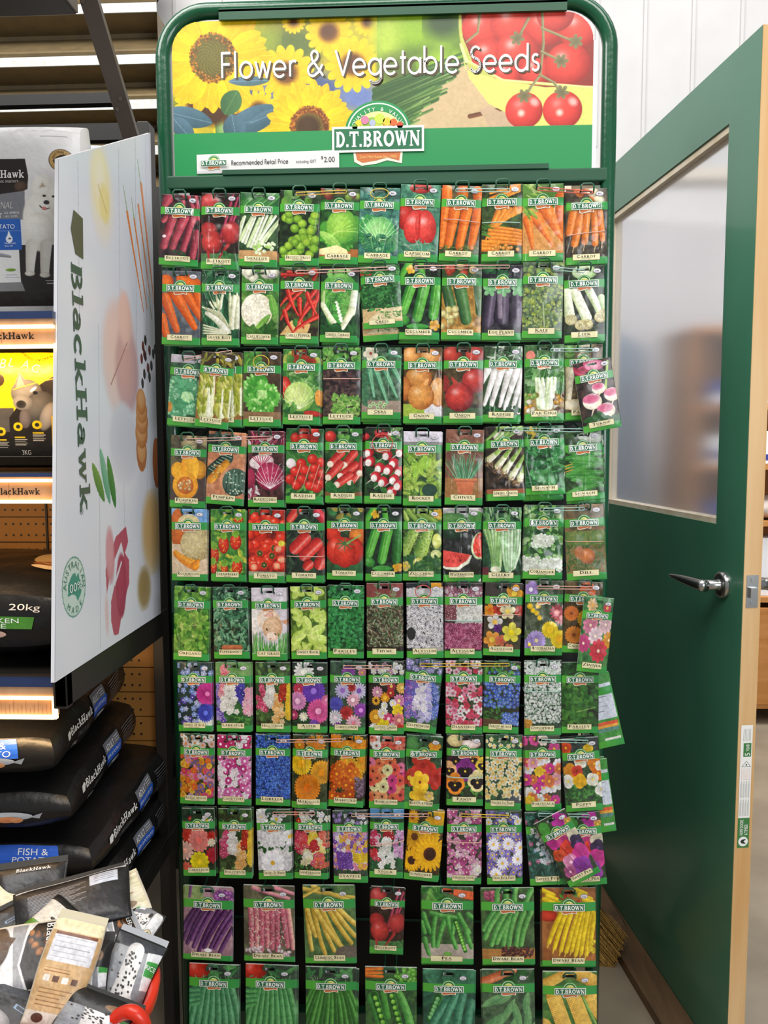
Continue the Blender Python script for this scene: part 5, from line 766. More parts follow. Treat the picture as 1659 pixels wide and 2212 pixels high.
# maker's sticker on the lock edge; lettering runs upwards
def edge_map(x, z, l):  # x: along height (up), z: across edge from left to right
    P = DP0[None, :] + dd[None, :] * (DL + 0.0006 + l * 0.0003)[:, None] + dn[None, :] * (-0.006 - (1 - z) * 0 - (0.024 - z))[:, None] * 1.0; P[:, 2] = x; return P
sz1 = atY(1604, 1567, DP0[1] + dd[1] * DL)[2]; sz0 = atY(1600, 1832, DP0[1] + dd[1] * DL)[2]; Ls = sz1 - sz0; zm = sz0 + Ls * .245
# across coordinate: z=0.024 is the door's left face side, 0 the right side
c = CM(); tr = lambda zz: 0.024 - zz
c.rect(zm, 0.0, sz1, 0.024, 'efeeea', 0); c.rect(sz0, 0.0, zm, 0.024, '3a7a3c', 0)
c.ell(sz0 + 0.013, 0.012, 0.010, 0.010, 'f0f0ee', 1); c.poly([(sz0 + 0.008, 0.006), (sz0 + 0.013, 0.011), (sz0 + 0.018, 0.006), (sz0 + 0.017, 0.015), (sz0 + 0.013, 0.018), (sz0 + 0.009, 0.015)], '20301f', 2)
c.text('HUME DOORS', sz0 + 0.026, 0.0128, 0.0075, 'f4f4f0', 1, width=zm - sz0 - 0.03); c.text('& TIMBER', sz0 + 0.026, 0.0035, 0.0075, 'f4f4f0', 1, width=(zm - sz0 - 0.03) * .7)
for b in range(2):
    for k in range(4):
        for q in range(3): c.rect(zm + 0.004 + b * Ls * .15 , 0.003 + k * 0.0052 + q * .0013, zm + 0.004 + b * Ls * .15 + Ls * .135 - (q == 2) * .006, 0.0034 + k * 0.0052 + q * .0013, '8a8c88', 1)
x = zm + Ls * .315
c.line([(x, .003), (x + Ls * .085, .003), (x + Ls * .085, .02), (x, .02), (x, .003)], 0.0005, 'e09a94', 1)
for k in range(5): c.rect(x + .002, .006 + k * .0026, x + Ls * .075, .0064 + k * .0026, 'e4a8a0', 1)
x = zm + Ls * .42; c.line([(x, .002), (x + .011, .011), (x, .02), (x, .002)], 0.0007, '3a3a38', 1); c.text('4', x + .0015, .0085, .005, '3a3a38', 1) if False else c.rect(x + .002, .0095, x + .005, .0125, '3a3a38', 1)
x = zm + Ls * .50; c.rect(x, .002, x + Ls * .11, .018, '3a7a3c', 1); c.text('5', x + .002, .0045, .011, 'f4f4f0', 2); c.text('YEAR', x + .011, .006, .007, 'f4f4f0', 2, width=Ls * .11 - .013)
x = zm + Ls * .625
for k in range(6): c.rect(x, .004 + k * .0028, x + Ls * .1, .0045 + k * .0028, '6a6c68', 1)
def emap(x, z, l):
    P = DP0[None, :] + dd[None, :] * (DL + 0.0006 + l * 0.0002)[:, None] + dn[None, :] * (-(TH - 0.006) + z)[:, None]; P[:, 2] = x; return P
c.build('maker_sticker', emap, M['card'], door)
# timber sill along the foot of the door
m = MB(); dbox(m, -0.1, DL * .98, 0.0, 0.011, -0.03, 0.05) if False else None
s = MB(); s.hexa([dpt(-0.15, 0.0, 0.075), dpt(1.6, 0.0, 0.075), dpt(1.6, 0, 0.001), dpt(-0.15, 0, 0.001), dpt(-0.15, 0.02, 0.072), dpt(1.6, 0.02, 0.072), dpt(1.6, 0.02, 0.001), dpt(-0.15, 0.02, 0.001)])
tag(s.build('trim_2', M['sill']), kind='structure')
# ---------------------------------------------------------------- seed packet data: name, look, top xy, bottom xy, width, seeds, art
SMALL = [
 ('top row', [
  ('BEETROOT', 'long dark red beetroots', 392, 422, 385, 574, 84, '', beet_long), ('BEETROOT', 'round beetroots with pink stems', 477, 418, 475, 582, 81, '250', beet_round), ('SHALLOT', 'white shallots with green tops', 562, 417, 557, 576, 82, '', shallot), ('BRUSSELS SPROUT', 'green brussels sprouts', 649, 412, 646, 574, 84, '', sprouts), ('CABBAGE', 'pointed green cabbage', 736, 408, 731, 571, 83, '', cabbage1), ('CABBAGE', 'crinkled savoy cabbage', 822, 406, 816, 569, 84, '', savoy), ('CAPSICUM', 'large red capsicum', 910, 400, 902, 566, 84, '', capsicum), ('CARROT', 'stout upright orange carrots', 999, 402, 990, 565, 83, '', carrot_a), ('CARROT', 'slender baby carrots in heaps', 1085, 399, 1083, 565, 84, '', carrot_b), ('CARROT', 'carrots with leaf stems on board', 1173, 398, 1172, 564, 84, '', carrot_c), ('CARROT', 'blunt carrots with thin root tips', 1267, 408, 1267, 572, 85, '', carrot_d)]),
 ('second row', [
  ('CARROT', 'carrots on grey slate', 393, 586, 391, 745, 83, '2000', carrot_e), ('SILVER BEET', 'white silver beet stems', 477, 585, 476, 746, 81, '200', silverbeet), ('CAULIFLOWER', 'white cauliflower head', 563, 583, 561, 744, 80, '', cauliflower), ('CHILLI PEPPER', 'pile of red chillies', 649, 578, 646, 742, 83, '', chilli), ('CHINESE CABBAGE', 'halved chinese cabbage', 735, 581, 731, 740, 80, '', chinese), ('CRESS', 'small leaved green cress', 820, 573, 828, 709, 84, '', cress), ('CUCUMBER', 'three pale green cucumbers', 909, 569, 905, 734, 85, '75', cucumber_a), ('CUCUMBER', 'dark cucumber beside cut slices', 999, 571, 995, 734, 84, '', cucumber_b), ('EGG PLANT', 'glossy dark purple aubergines', 1087, 573, 1083, 735, 84, '', eggplant), ('KALE', 'curly yellow green kale', 1174, 567, 1170, 731, 84, '', kale), ('LEEK', 'white leek shafts and roots', 1261, 575, 1263, 739, 84, '', leek)]),
 ('third row', [
  ('LETTUCE', 'blue green butter lettuce', 412, 768, 402, 921, 83, '', lettuce_a), ('LETTUCE', 'yellow cos lettuce hearts, behind its tilted twin', 484, 761, 482, 921, 80, '', cos), ('LETTUCE', 'bright green soft lettuce', 567, 760, 566, 921, 81, '1000', lettuce_c), ('LETTUCE', 'pale iceberg lettuce with tomato', 653, 755, 651, 917, 81, '750', iceberg), ('LETTUCE', 'dark red and green salad leaves', 739, 751, 738, 916, 81, '1250', lettuce_e), ('OKRA', 'ridged green okra pods', 825, 751, 823, 905, 84, '50', okra), ('ONION', 'golden brown onions', 914, 751, 912, 915, 82, '200', onion_b), ('ONION', 'shiny red onions', 1002, 749, 1000, 914, 84, '200', onion_r), ('RADISH', 'long white radishes', 1088, 748, 1083, 912, 81, '150', radish_w), ('PAK CHOI', 'white stemmed pak choi', 1176, 745, 1176, 909, 83, '', pakchoi), ('PARSNIP', 'cream parsnips, half covered', 1260, 745, 1262, 906, 80, '200', parsnip)]),
 ('fourth row', [
  ('PUMPKIN', 'cut yellow butternut pumpkin', 409, 941, 405, 1096, 78, '', pumpkin_b), ('PUMPKIN', 'dark green ribbed pumpkin', 492, 933, 484, 1090, 81, '', pumpkin_g), ('RADICCHIO', 'crimson radicchio with white veins', 575, 931, 575, 1095, 79, '500', radicchio), ('RADISH', 'round red radishes', 659, 926, 657, 1087, 81, '500', radish_r), ('RADISH', 'long red radishes with white tips', 743, 926, 742, 1086, 80, '500', radish_f), ('RADISH', 'half red half white radishes', 830, 923, 827, 1087, 80, '500', radish_b), ('ROCKET', 'lobed rocket leaves on white', 913, 932, 911, 1092, 82, '1000', rocket), ('CHIVES', 'chives in a clay pot', 1005, 928, 1001, 1090, 81, '750', chives), ('SPRING ONION', 'bunched spring onions with roots', 1090, 921, 1093, 1081, 80, '', spring_onion), ('SPINACH', 'dark spinach leaves, bottom curled', 1175, 920, 1178, 1068, 84, '', spinach_a), ('SPINACH', 'broad flat spinach leaves', 1257, 932, 1265, 1080, 82, '500', spinach_b)]),
 ('fifth row', [
  ('ROCKMELON', 'netted rockmelon with orange slice', 409, 1099, 410, 1254, 78, '25', rockmelon), ('STRAWBERRY', 'ripe red strawberries', 493, 1100, 494, 1255, 77, '100', strawberry), ('TOMATO', 'heap of cherry tomatoes', 576, 1101, 576, 1258, 79, '75', tomato_c), ('TOMATO', 'long plum tomatoes', 659, 1100, 659, 1257, 82, '75', tomato_l), ('TOMATO', 'one huge ribbed tomato', 746, 1097, 745, 1252, 79, '50', tomato_b), ('CUCUMBER', 'three dark green cucumbers', 830, 1097, 829, 1254, 79, '75', cucumber_c), ('ZUCCHINI', 'speckled pale zucchini', 913, 1098, 911, 1254, 83, '', zucchini), ('WATERMELON', 'cut red watermelon', 998, 1097, 998, 1256, 82, '50', watermelon), ('CELERY', 'pale celery stalks', 1085, 1096, 1083, 1257, 82, '', celery), ('CORIANDER', 'coriander leaves and white flowers', 1176, 1091, 1171, 1250, 84, '', coriander), ('DILL', 'dill with an onion, tied with rubber', 1260, 1090, 1267, 1252, 84, '750', dill)]),
 ('sixth row', [
  ('OREGANO', 'round lime green oregano leaves', 416, 1267, 413, 1426, 79, '1500', herb(['8fd048', '6fb83a', 'a8dc58', '4f9a30'], ('3f7a28', '24501c'), 17, 13, 170)), ('PEPPERMINT', 'bushy peppermint in a terracotta pot', 497, 1268, 501, 1422, 78, '1000', herb(['6fb080', '4f9464', '8fc89a', '2f7048'], ('24402c', '172a1f'), 14, 5.5, 260, 'c07048')), ('CAT GRASS', 'ginger cat sniffing grass', 581, 1270, 583, 1426, 78, '1g', catgrass), ('SWEET BASIL', 'large pale basil leaves', 665, 1267, 668, 1423, 78, '750', basil), ('PARSLEY', 'curled dark green parsley', 748, 1264, 747, 1421, 79, '2000', herb(['2f9448', '3fa854', '1f7034', '4fb868'], ('1c4a24', '123018'), 10, 8, 360)), ('THYME', 'wispy grey green thyme', 831, 1260, 832, 1421, 80, '1000', thyme), ('ALYSSUM', 'mass of white alyssum', 917, 1259, 919, 1421, 80, '1250', alyssum_w), ('ALYSSUM', 'white over purple alyssum', 1002, 1259, 1000, 1421, 81, '750', alyssum_p), ('AQUILEGIA', 'yellow and orange aquilegia', 1089, 1259, 1083, 1416, 80, '150', big([(14, 70, 18, 5, 'e8982c', 'c85a18', .3), (34, 68, 14, 5, 'c83a24', '8a2010', .3), (62, 72, 22, 5, 'f4e8b8', 'e8d060', .3, .5), (28, 100, 22, 5, 'f0ece4', 'e8b850', .3, .5), (36, 116, 12, 5, '6a2a80', '4a1a60', .3), (22, 146, 24, 5, 'f0a040', 'f0c850', .3, .45), (46, 148, 16, 5, 'e07858', 'c85040', .3), (74, 126, 27, 5, 'f4e850', 'e8d020', .3, .45), (94, 70, 14, 5, 'c83c28', '9a2018', .3), (68, 168, 14, 5, 'e88060', 'd06040', .3)], ('4a3a2c', '2c3420'), lambda a: (a.rect(0, 0, 100, 34, '3c342f'), a.f(78, 26, 24, 5, 'f0a830', 'e8c840', .3)))), ('AUSTRALIAN', 'billy buttons and purple daisies', 1176, 1254, 1173, 1415, 81, '', big([(12, 64, 8, 12, 'f0c828', 'e8b818', .5), (20, 74, 7, 12, 'f0c828', 'e8b818', .5), (34, 62, 8, 12, 'f0c828', 'e8b818', .5), (30, 80, 7, 12, 'f4d030', 'e8b818', .5), (38, 92, 7, 12, 'f0c828', 'e8b818', .5), (84, 78, 20, 12, 'c85060', 'e88a80', .3, .5), (96, 92, 18, 12, 'd86a70', 'e8a0a0', .3, .5), (30, 150, 26, 20, 'b8a0e0', 'e8d8a0', .2, .2), (12, 160, 18, 18, 'a890d8', 'f0d040', .25), (66, 122, 22, 24, 'f4d428', 'e8c020', .4, .15), (92, 146, 24, 24, 'f0d024', 'e0a818', .45, .15)], ('5a6450', '34402c'), lambda a: (a.rect(0, 124, 100, 168, '5a6a4c'), a.f(14, 22, 22, 3, 'b898e0', 'e8e0f0')))), ('CALENDULA', 'orange marigold daisies, mostly covered', 1262, 1256, 1252, 1410, 80, '', calendula)]),
 ('seventh row', [
  ('SHADES OF BLUE', 'blue flowers with one magenta aster', 420, 1431, 423, 1579, 76, '0.25g', shades_blue), ('LARKSPUR', 'white and navy larkspur spikes', 503, 1431, 506, 1580, 78, '200', larkspur), ('HOLLYHOCK', 'pink white and apricot hollyhocks', 589, 1431, 591, 1581, 77, '50', hollyhock), ('ASTER', 'purple and pink asters', 669, 1431, 669, 1582, 77, '150', aster), ('CORNFLOWER', 'blue red and lilac cornflowers', 752, 1429, 750, 1584, 79, '', cornflower), ('COTTAGE GARDEN', 'mixed yellow orange cottage flowers', 835, 1429, 835, 1585, 77, '1000', cottage), ('DELPHINIUM', 'blue and lilac delphinium spires', 918, 1425, 903, 1581, 79, '100', delph), ('DIANTHUS', 'small pink and white dianthus', 1002, 1427, 1002, 1584, 80, '', bed(['e88aa8', 'f0a8c0', 'e05878', 'f4d0dc', 'f8f0f2', 'd84058'], ('3f4a30', '2c3020'), 52, 9.5, 5, 'c03050', .25, leaves=['4f7a3c'], yl=165)), ('FORGET-ME-NOT', 'blue forget me nots', 1087, 1429, 1081, 1583, 78, '', lambda a: (a.bg('2c3f24', '2a241c', 10), a.lb(50, 12, 6, ['4f8a3c', '2f6a2c'], 90, 160, 0, 60), a.fb(70, 5.5, 5, ['4a70d8', '6a90e8', '3a58c0'], 'e8e4a0', .2, 54, 120), a.fb(26, 6, 5, ['5a80e0', '7aa0f0'], 'f0f0e0', .2, 134, 165, 54, 100), a.fb(14, 5, 5, ['4a70c8'], 'e8e4a0', .2, 8, 34), a.lb(24, 14, 8, GR, 0, 34), a.rect(0, 150, 48, 168, '5a4430'))), ('GYPSOPHILA', 'tiny white gypsophila', 1172, 1427, 1172, 1587, 80, '', gyps), ('PARSLEY', 'flat leaved parsley, no top hook', 1253, 1430, 1252, 1583, 80, '', parsley2)]),
 ('eighth row', [
  ('ROCKERY MIXTURE', 'multicoloured rockery daisies', 427, 1586, 426, 1736, 77, '1000', bed(['f0a028', 'e86a30', 'd8385a', 'e890a8', 'f4c040', '8a6a98', 'e0508a', 'c8a0c8', '6a5a80'], ('3f4a28', '2a2c1c'), 62, 9.5, 12, 'c87820', .3, ['e8c8c8', 'f0f0e8'], .2, ['6a8a4c'])), ('CANDYTUFT', 'pink and white candytuft', 506, 1588, 507, 1738, 76, '250', bed(['e070b8', 'd858a0', 'f0a8d4', 'f8f4f8', 'c8408a', 'e888c4'], ('4a4038', '30301f'), 60, 11, 8, 'f0d8e8', .3, ['f4f0f4', 'c83070'], .2)), ('LOBELIA', 'deep blue lobelia', 590, 1587, 590, 1739, 78, '', bed(['2c5ac8', '3c70d8', '1f48a8', '4a80e0'], ('1c2c40', '202c2c'), 260, 4.6, 4, 'a8c0f0', .2, deep=.4)), ('MARIGOLD', 'big yellow and orange marigolds', 671, 1588, 668, 1745, 79, '', marigold_big), ('MARIGOLD', 'small rusty french marigolds', 753, 1587, 747, 1742, 78, '150', marigold_sm), ('MESEMBRYANTHEMUM', 'coral and pink mesembryanthemum', 837, 1590, 835, 1745, 79, '2000', mesem), ('NASTURTIUM', 'red and yellow nasturtiums', 918, 1589, 910, 1748, 80, '', nasturt), ('PANSY', 'dark faced orange purple pansies', 1005, 1587, 1004, 1739, 80, '150', pansy), ('POACHED EGG PLANT', 'small cream flowers with yolk centres', 1088, 1587, 1086, 1748, 79, '150', poached), ('PORTULACA', 'ruffled pink yellow portulaca', 1171, 1589, 1174, 1750, 78, '', bed(['e85a78', 'f0f0ec', 'f4cc30', 'e07848', 'd83a98', 'f0a8b8', 'f4f0f4'], ('3f4a34', '3a3430'), 24, 16, 7, 'e8b040', .22, ['e0509a', 'f4e8d8'], .22)), ('POPPY', 'orange and white poppies', 1252, 1594, 1263, 1751, 81, '2000', poppy)]),
 ('ninth row', [
  ('CARNATION', 'salmon and yellow carnations', 428, 1746, 432, 1891, 74, '250', carnation), ('HOLLYHOCK', 'tall mixed hollyhock stems', 508, 1747, 510, 1896, 75, '50', hollyhock), ('SHADES OF WHITE', 'all white daisies', 590, 1748, 596, 1898, 77, '', shades_white), ('SNAPDRAGON', 'red yellow and white snapdragons', 672, 1748, 672, 1897, 75, '1000', snap), ('STATICE', 'purple and orange statice', 755, 1751, 758, 1905, 77, '', statice), ('STOCK', 'white stock between pink stocks', 836, 1747, 834, 1895, 76, '', stock), ('SUNFLOWER', 'big yellow sunflowers', 923, 1751, 909, 1901, 78, '25', sunflower), ('VIRGINIAN STOCK', 'pale pink four petalled flowers', 1003, 1750, 1002, 1909, 77, '', virg), ('SWAN RIVER DAISY', 'white and violet daisies', 1087, 1751, 1090, 1909, 78, '', swan), ('SWEET PEA', 'blue green sweet pea foliage', 1172, 1753, 1184, 1910, 80, '', sweetpea_b), ('SWEET PEA', 'magenta sweet peas, hanging straight', 1256, 1756, 1272, 1911, 80, '', sweetpea_m)]),
]
BIG = [
 ('tenth row', [('DWARF BEAN', 'purple bean pods', 451, 1914, 448, 2072, 112, '30g', purple), ('DWARF BEAN', 'pink speckled bean pods', 581, 1912, 582, 2075, 116, '25g', pinkb), ('CLIMBING BEAN', 'yellow climbing bean pods', 709, 1911, 715, 2079, 117, '30g', yell), ('BEETROOT', 'round beetroots, small packet among large ones', 838, 1915, 834, 2058, 76, '250', beet_round), ('PEA', 'plump green pea pods', 966, 1914, 967, 2080, 117, '35g', pea_a), ('DWARF BEAN', 'green beans over brown seeds', 1095, 1917, 1099, 2081, 118, '35g', bean_g), ('DWARF BEAN', 'bright yellow bean pods', 1228, 1917, 1229, 2085, 119, '35g', bean_y)]),
 ('bottom row', [('DWARF BEAN', 'straight green beans, plain', 463, 2082, 462, 2248, 115, '35g', gb('5fa870', '2c6a44', 'r', 9)), ('DWARF BEAN', 'green beans beside a red tomato', 585, 2083, 585, 2250, 116, '35g', gb('5fac60', '2a6a38', 'r', 10)), ('CLIMBING BEAN', 'thin dark green fanned beans', 715, 2088, 716, 2252, 117, '25g', gb('4f9a3c', '24601f', 'g', 14)), ('PEA', 'opened pods of round peas', 844, 2088, 845, 2254, 117, '25g', pea_b), ('PEA', 'dark blue green pea pods', 969, 2093, 969, 2258, 116, '25g', pea_c), ('SNOW PEA', 'flat pale snow pea pods', 1097, 2093, 1100, 2258, 118, '25g', snow), ('SWEET CORN', 'yellow corn cobs', 1230, 2098, 1231, 2262, 121, '15g', corn)]),
]
ORD = ['first', 'second', 'third', 'fourth', 'fifth', 'sixth', 'seventh', 'eighth', 'ninth', 'tenth', 'eleventh']
# ---------------------------------------------------------------- seed display stand
SY = 1.545
stand = thing('seed_display_stand', 'tall dark green metal stand hung with rows of seed packets', 'display stand', (0.0 - 0.06, SY, 0))
def X_at(px, py, Y=SY): return atY(px, py, Y)
Lx = np.mean([atY(354, 130, SY)[0], atY(408, 2150, SY)[0]]); Rx = np.mean([atY(1308, 130, SY)[0], atY(1286, 2150, SY)[0]])
TL = atY(480, 24, SY); TR = atY(1215, 2, SY); zt = (TL[2] + TR[2]) / 2; R = 0.088; rt = 0.0148
path = [(Lx, SY, 0.02), (Lx, SY, 0.8), (Lx, SY, zt - R)] + [(Lx + R - R * math.cos(q), SY, zt - R + R * math.sin(q)) for q in np.linspace(0.12, math.pi / 2, 10)] + [(Rx - R + R * math.sin(q), SY, zt - R + R * math.cos(q)) for q in np.linspace(0, math.pi / 2 - .12, 10)] + [(Rx, SY, zt - R), (Rx, SY, 0.8), (Rx, SY, 0.02)]
MB().tube(path, rt, 16).build('tubular_frame', M['rack'], stand, smooth=True)
m = MB(); za = atY(820, 405, SY)[2]; zb = atY(820, 376, SY)[2]; m.box((Lx, SY - 0.014, za), (Rx, SY + 0.014, zb)); m.build('header_rail', M['rackflat'], stand, bevel=0.003)
m = MB(); z1 = atY(820, 27, SY)[2]; z2 = atY(820, 44, SY)[2]; m.box((Lx + 0.115, SY - 0.018, z2), (Rx - 0.085, SY - 0.012, z1 + 0.004)); m.box((Lx + 0.115, SY - 0.018, z1), (Rx - 0.085, SY + 0.012, z1 + 0.006)); m.build('sign_channel', M['rackflat'], stand)
m = MB(); m.box((Lx + 0.115, SY - 0.017, zb - 0.001), (Rx - 0.115, SY - 0.012, zb + 0.008)); m.build('sign_channel', M['rackflat'], stand)
# lower side posts are flat uprights; back panel, base
m = MB(); BY = SY + 0.035
m.box((Lx + 0.035, BY, 0.03), (Rx - 0.075, BY + 0.006, za + 0.02)); m.box((Rx - 0.075, BY, 0.12), (Rx - 0.03, BY + 0.006, za - 0.165)); m.box((Lx + 0.0, BY, 0.12), (Lx + 0.035, BY + 0.006, atY(400, 768, SY)[2]))
m.build('back_panel', M['black'], stand)
m = MB()
for x in (Lx, Rx): m.box((x - 0.02, SY - 0.2, 0.0), (x + 0.02, SY + 0.25, 0.03))
m.box((Lx, SY - 0.012, 0.06), (Rx, SY + 0.012, 0.1)); m.build('base_frame', M['rack'], stand, bevel=0.003)
# header sign: sunflowers left, tomatoes right, green field below
sgY = SY - 0.006
P_TL, P_TR, P_BL, P_BR = atY(372, 52, sgY), atY(1282, 22, sgY), atY(378, 390, sgY), atY(1278, 362, sgY)
sx0, sx1 = (P_TL[0] + P_BL[0]) / 2, (P_TR[0] + P_BR[0]) / 2; sz0_, sz1_ = (P_BL[2] + P_BR[2]) / 2, (P_TL[2] + P_TR[2]) / 2
A = Art(910, 340, 0.8, 7, 'd8b820')
# (painted below, then given a little print grain)
def spx(px, py):   # photo pixel to sign picture coordinate
    t = (px - 372) / 910; return px - 372, (py - (52 - 30 * t)) 
def S(f, px, py, *a, **k): x, y = spx(px, py); f(x, y, *a, **k)
A.bg('e8c81c', 'a89a30', 90)
for (x, y, r, c) in [(640, 100, 60, '5a6a30'), (560, 210, 50, '50607a'), (700, 200, 60, '4f5f86'), (600, 190, 40, '6a78a0'), (780, 210, 50, '6a7cb0'), (570, 90, 40, '8a9a30'), (740, 90, 40, 'b8b028'), (660, 170, 40, '46587c'), (400, 240, 40, '50661f')]: S(A.e, x, y, r, r * .7, 0, c, None, 0, 30)
for (x, y, r) in [(622, 160, 62), (716, 72, 52), (768, 140, 62), (640, 50, 26), (800, 50, 30), (500, 260, 50), (420, 230, 46), (560, 240, 44)]: S(A.f, x, y, r, 15, 'eccc18', '5a3010', 0, 'd8a810', .25); S(A.e, x, y, r * .42, r * .4, 0, '5a3216', '8a5a18', 0, 10)
def sunf(px, py, r, rc, n, c1, c2, cc, cc2):
    x, y = spx(px, py)
    for k in range(2):
        for i in range(n): q = 6.283 * (i + .5 * k) / n + A.r.randn() * .03; L = r * (1 - .1 * k) * (.94 + .1 * A.r.rand()); A.l(x + math.cos(q) * (L + rc) * .5, y + math.sin(q) * (L + rc) * .5, L - rc * .6, r * .3, math.degrees(q), c1 if (i + k) % 2 else c2, 'dca80c', 'f8e850')
    A.e(x, y, rc, rc * 1.05, 0, cc, cc2, 0, 4)
    for i in range(220): q = A.r.rand() * 6.283; d = rc * (.75 + .3 * A.r.rand()); A.e(x + d * math.cos(q), y + d * math.sin(q) * 1.05, 2, 2, 0, ['a86018', '6a3a10', 'c88020'][i % 3])
    for i in range(400): q = i * 2.39996; d = rc * .72 * math.sqrt(i / 400); A.e(x + d * math.cos(q), y + d * math.sin(q), 1.2, 1.2, 0, ['7a7028', '5a5a20'][i % 2])
S(A.k, 468, 210, *spx(474, 296), 9, 9, '8fae6a', '4f7a3c'); S(A.k, 512, 200, *spx(486, 292), 5, 4, '7a9a58', '4a6a34')
S(A.e, 458, 246, 34, 30, 0, '4a2c10', None, 0, 12)
sunf(462, 128, 118, 50, 20, 'f4d818', 'e8c410', '6a6024', '5a4a18')
S(A.l, 540, 178, 90, 22, 0, '5f7f9a', '3f5f5a', 'a8c0d0'); S(A.l, 500, 225, 60, 46, 120, '4f7a44', '2f5a34', '9ab868')
for (x, y, L, w, q) in [(405, 258, 110, 44, 15), (392, 285, 70, 40, 50), (548, 262, 130, 56, -22), (506, 280, 60, 50, 80), (590, 250, 110, 26, -20)]: S(A.l, x, y, L, w, q, '5a7a8c', '2f4f5a', 'a8c4d8')
sunf(672, 276, 92, 42, 22, 'f4d818', 'ecc814', '8a4a14', '5a2c0c'); S(A.e, 668, 276, 26, 24, 0, '4a3010', '3a240c', 0, 8)
# right half
x5 = 820 - 372; A.rect(x5, -5, 915, 345, '7a9a3c'); sl = A.X > x5; nz_ = A.noise(70)[..., None]; A.a = np.where(sl[..., None], hx('8fb02c') * nz_ * 1.3 + hx('3f5a20') * (1 - nz_), A.a)
for (x, y, rx, ry, c) in [(900, 60, 50, 40, '8ab020'), (960, 50, 40, 30, '2f4a20'), (840, 80, 30, 60, 'a8c040'), (860, 150, 40, 30, '5a6a30')]: S(A.e, x, y, rx, ry, 0, c, None, 0, 26)
A.poly([spx(820, 190), spx(1010, 130), spx(1100, 200), spx(1280, 200), spx(1280, 300), spx(820, 300)], 'c8ae84')
for i in range(46): x = 820 + A.r.rand() * 10; S(A.k, 815, 196 + i * 2.6, *spx(1030 - i * 3 + A.r.randn() * 10, 110 + i * 3.4), 4 + A.r.rand() * 3, 2.5, ['4f7a34', '3f6a30', '6a8f48', '7fa050', '9ab868'][i % 5], '2c4f24')
S(A.k, 1020, 250, *spx(1120, 226), 5, 4, '7a4a2c', '5a3420')
# bowl and tomatoes
S(A.e, 1200, 40, 205, 220, 0, 'd8dc74', 'a8a850'); A.poly([spx(1000, 20), spx(1290, -10), spx(1290, 190), spx(1180, 186), spx(1090, 168), spx(1020, 120), spx(1004, 80)], '8a2c20')
for (x, y, r) in [(1048, 60, 46), (1110, 50, 48), (1180, 56, 44), (1060, 118, 38), (1120, 110, 46), (1250, 60, 44), (1100, 158, 30), (1160, 150, 34), (1228, 136, 48), (1200, 30, 40)]: S(A.e, x, y, r, r * .95, 0, 'e04436', '96201a', .5)
A.poly([spx(1000, 100), spx(1010, 150), spx(1090, 172), spx(1170, 186), spx(1284, 182), spx(1284, 300), spx(1150, 268), spx(1060, 222), spx(1018, 168), spx(996, 90)], 'd4d870'); S(A.k, 1012, 130, *spx(1090, 172), 3, 3, 'e8ec98', 'c0c460'); S(A.k, 1090, 172, *spx(1280, 186), 3, 3, 'e8ec98', 'c0c460'); S(A.k, 1000, 96, *spx(1012, 132), 3, 3, 'e8ec98')
A.poly([spx(1080, 300), spx(1040, 236), spx(1060, 226), spx(1130, 262), spx(1284, 300)], 'c0a484')
for p in [[(1172, 20), (1176, 90), (1170, 160), (1150, 186), (1138, 210)], [(1170, 160), (1200, 176), (1212, 196)], [(1172, 60), (1230, 84), (1244, 90)], [(1172, 110), (1210, 128)], [(1144, 40), (1120, 84)], [(1040, 30), (1036, 70), (1012, 90)]]:
    for a_, b_2 in zip(p[:-1], p[1:]): S(A.k, a_[0], a_[1], *spx(*b_2), 3, 2.4, '9a9468', '6a6440')
for (x, y, r) in [(1136, 236, 40), (1218, 234, 42)]: S(A.e, x, y, r, r * .98, 0, 'e8453a', 'a0201c', .3); S(A.e, x + 22, y - 18, 10, 8, 40, 'f4a8a0', None, 0, 6); S(A.e, x - 6, y + 6, 7, 7, 0, 'f8c8b8', None, 0, 6)
for (x, y) in [(1136, 205), (1216, 196), (1244, 88), (1214, 130), (1120, 82)]: S(A.f, x, y, 16, 6, '8a8458', '6a6440', .2, None, .6)
# green field
gy = lambda px: (285 - 52) + 0 * px
A.finish(.35); A.rect(-5, 243, 915, 345, '1f8a4c')
gxs, gzs = np.meshgrid(np.linspace(0, 1, A.nx), np.linspace(0, 1, A.ny)); cut = 62
V = np.stack([sx0 + gxs * (sx1 - sx0), np.full_like(gxs, sgY - 0.003), sz1_ - gzs * (sz1_ - sz0_)], -1)
def corner(gx, gz):  # top corners of the board are rounded off
    dx = np.minimum(gx * 910, (1 - gx) * 910); dy = gz * 340; return ~((dx < cut) & (dy < cut) & ((cut - dx) ** 2 + (cut - dy) ** 2 > cut * cut))
ok = corner(gxs, gzs); idx = np.arange(A.nx * A.ny).reshape(A.ny, A.nx); q = np.stack([idx[:-1, :-1], idx[1:, :-1], idx[1:, 1:], idx[:-1, 1:]], -1); qk = ok[:-1, :-1] & ok[1:, :-1] & ok[1:, 1:] & ok[:-1, 1:]
sign = mesh('header_sign', V.reshape(-1, 3), q[qk], M['sign'], stand, cols=A.a.reshape(-1, 3))
bk = MB(); bk.box((sx0 + 0.02, sgY - 0.002, sz0_), (sx1 - 0.02, sgY + 0.002, sz1_ - 0.03)); bk.box((sx0, sgY - 0.002, sz0_), (sx1 + 0.008, sgY + 0.002, sz1_ - cut / 340 * (sz1_ - sz0_))); bk.build('sign_backing', M['edgewhite'], sign)
def smap(x, z, l): return np.stack([x, np.full_like(x, sgY - 0.0035) - l * 0.0004, z], 1)
k = (sx1 - sx0) / 910
def sp(px, py): x, y = spx(px, py); return sx0 + x * k, sz1_ - y * k
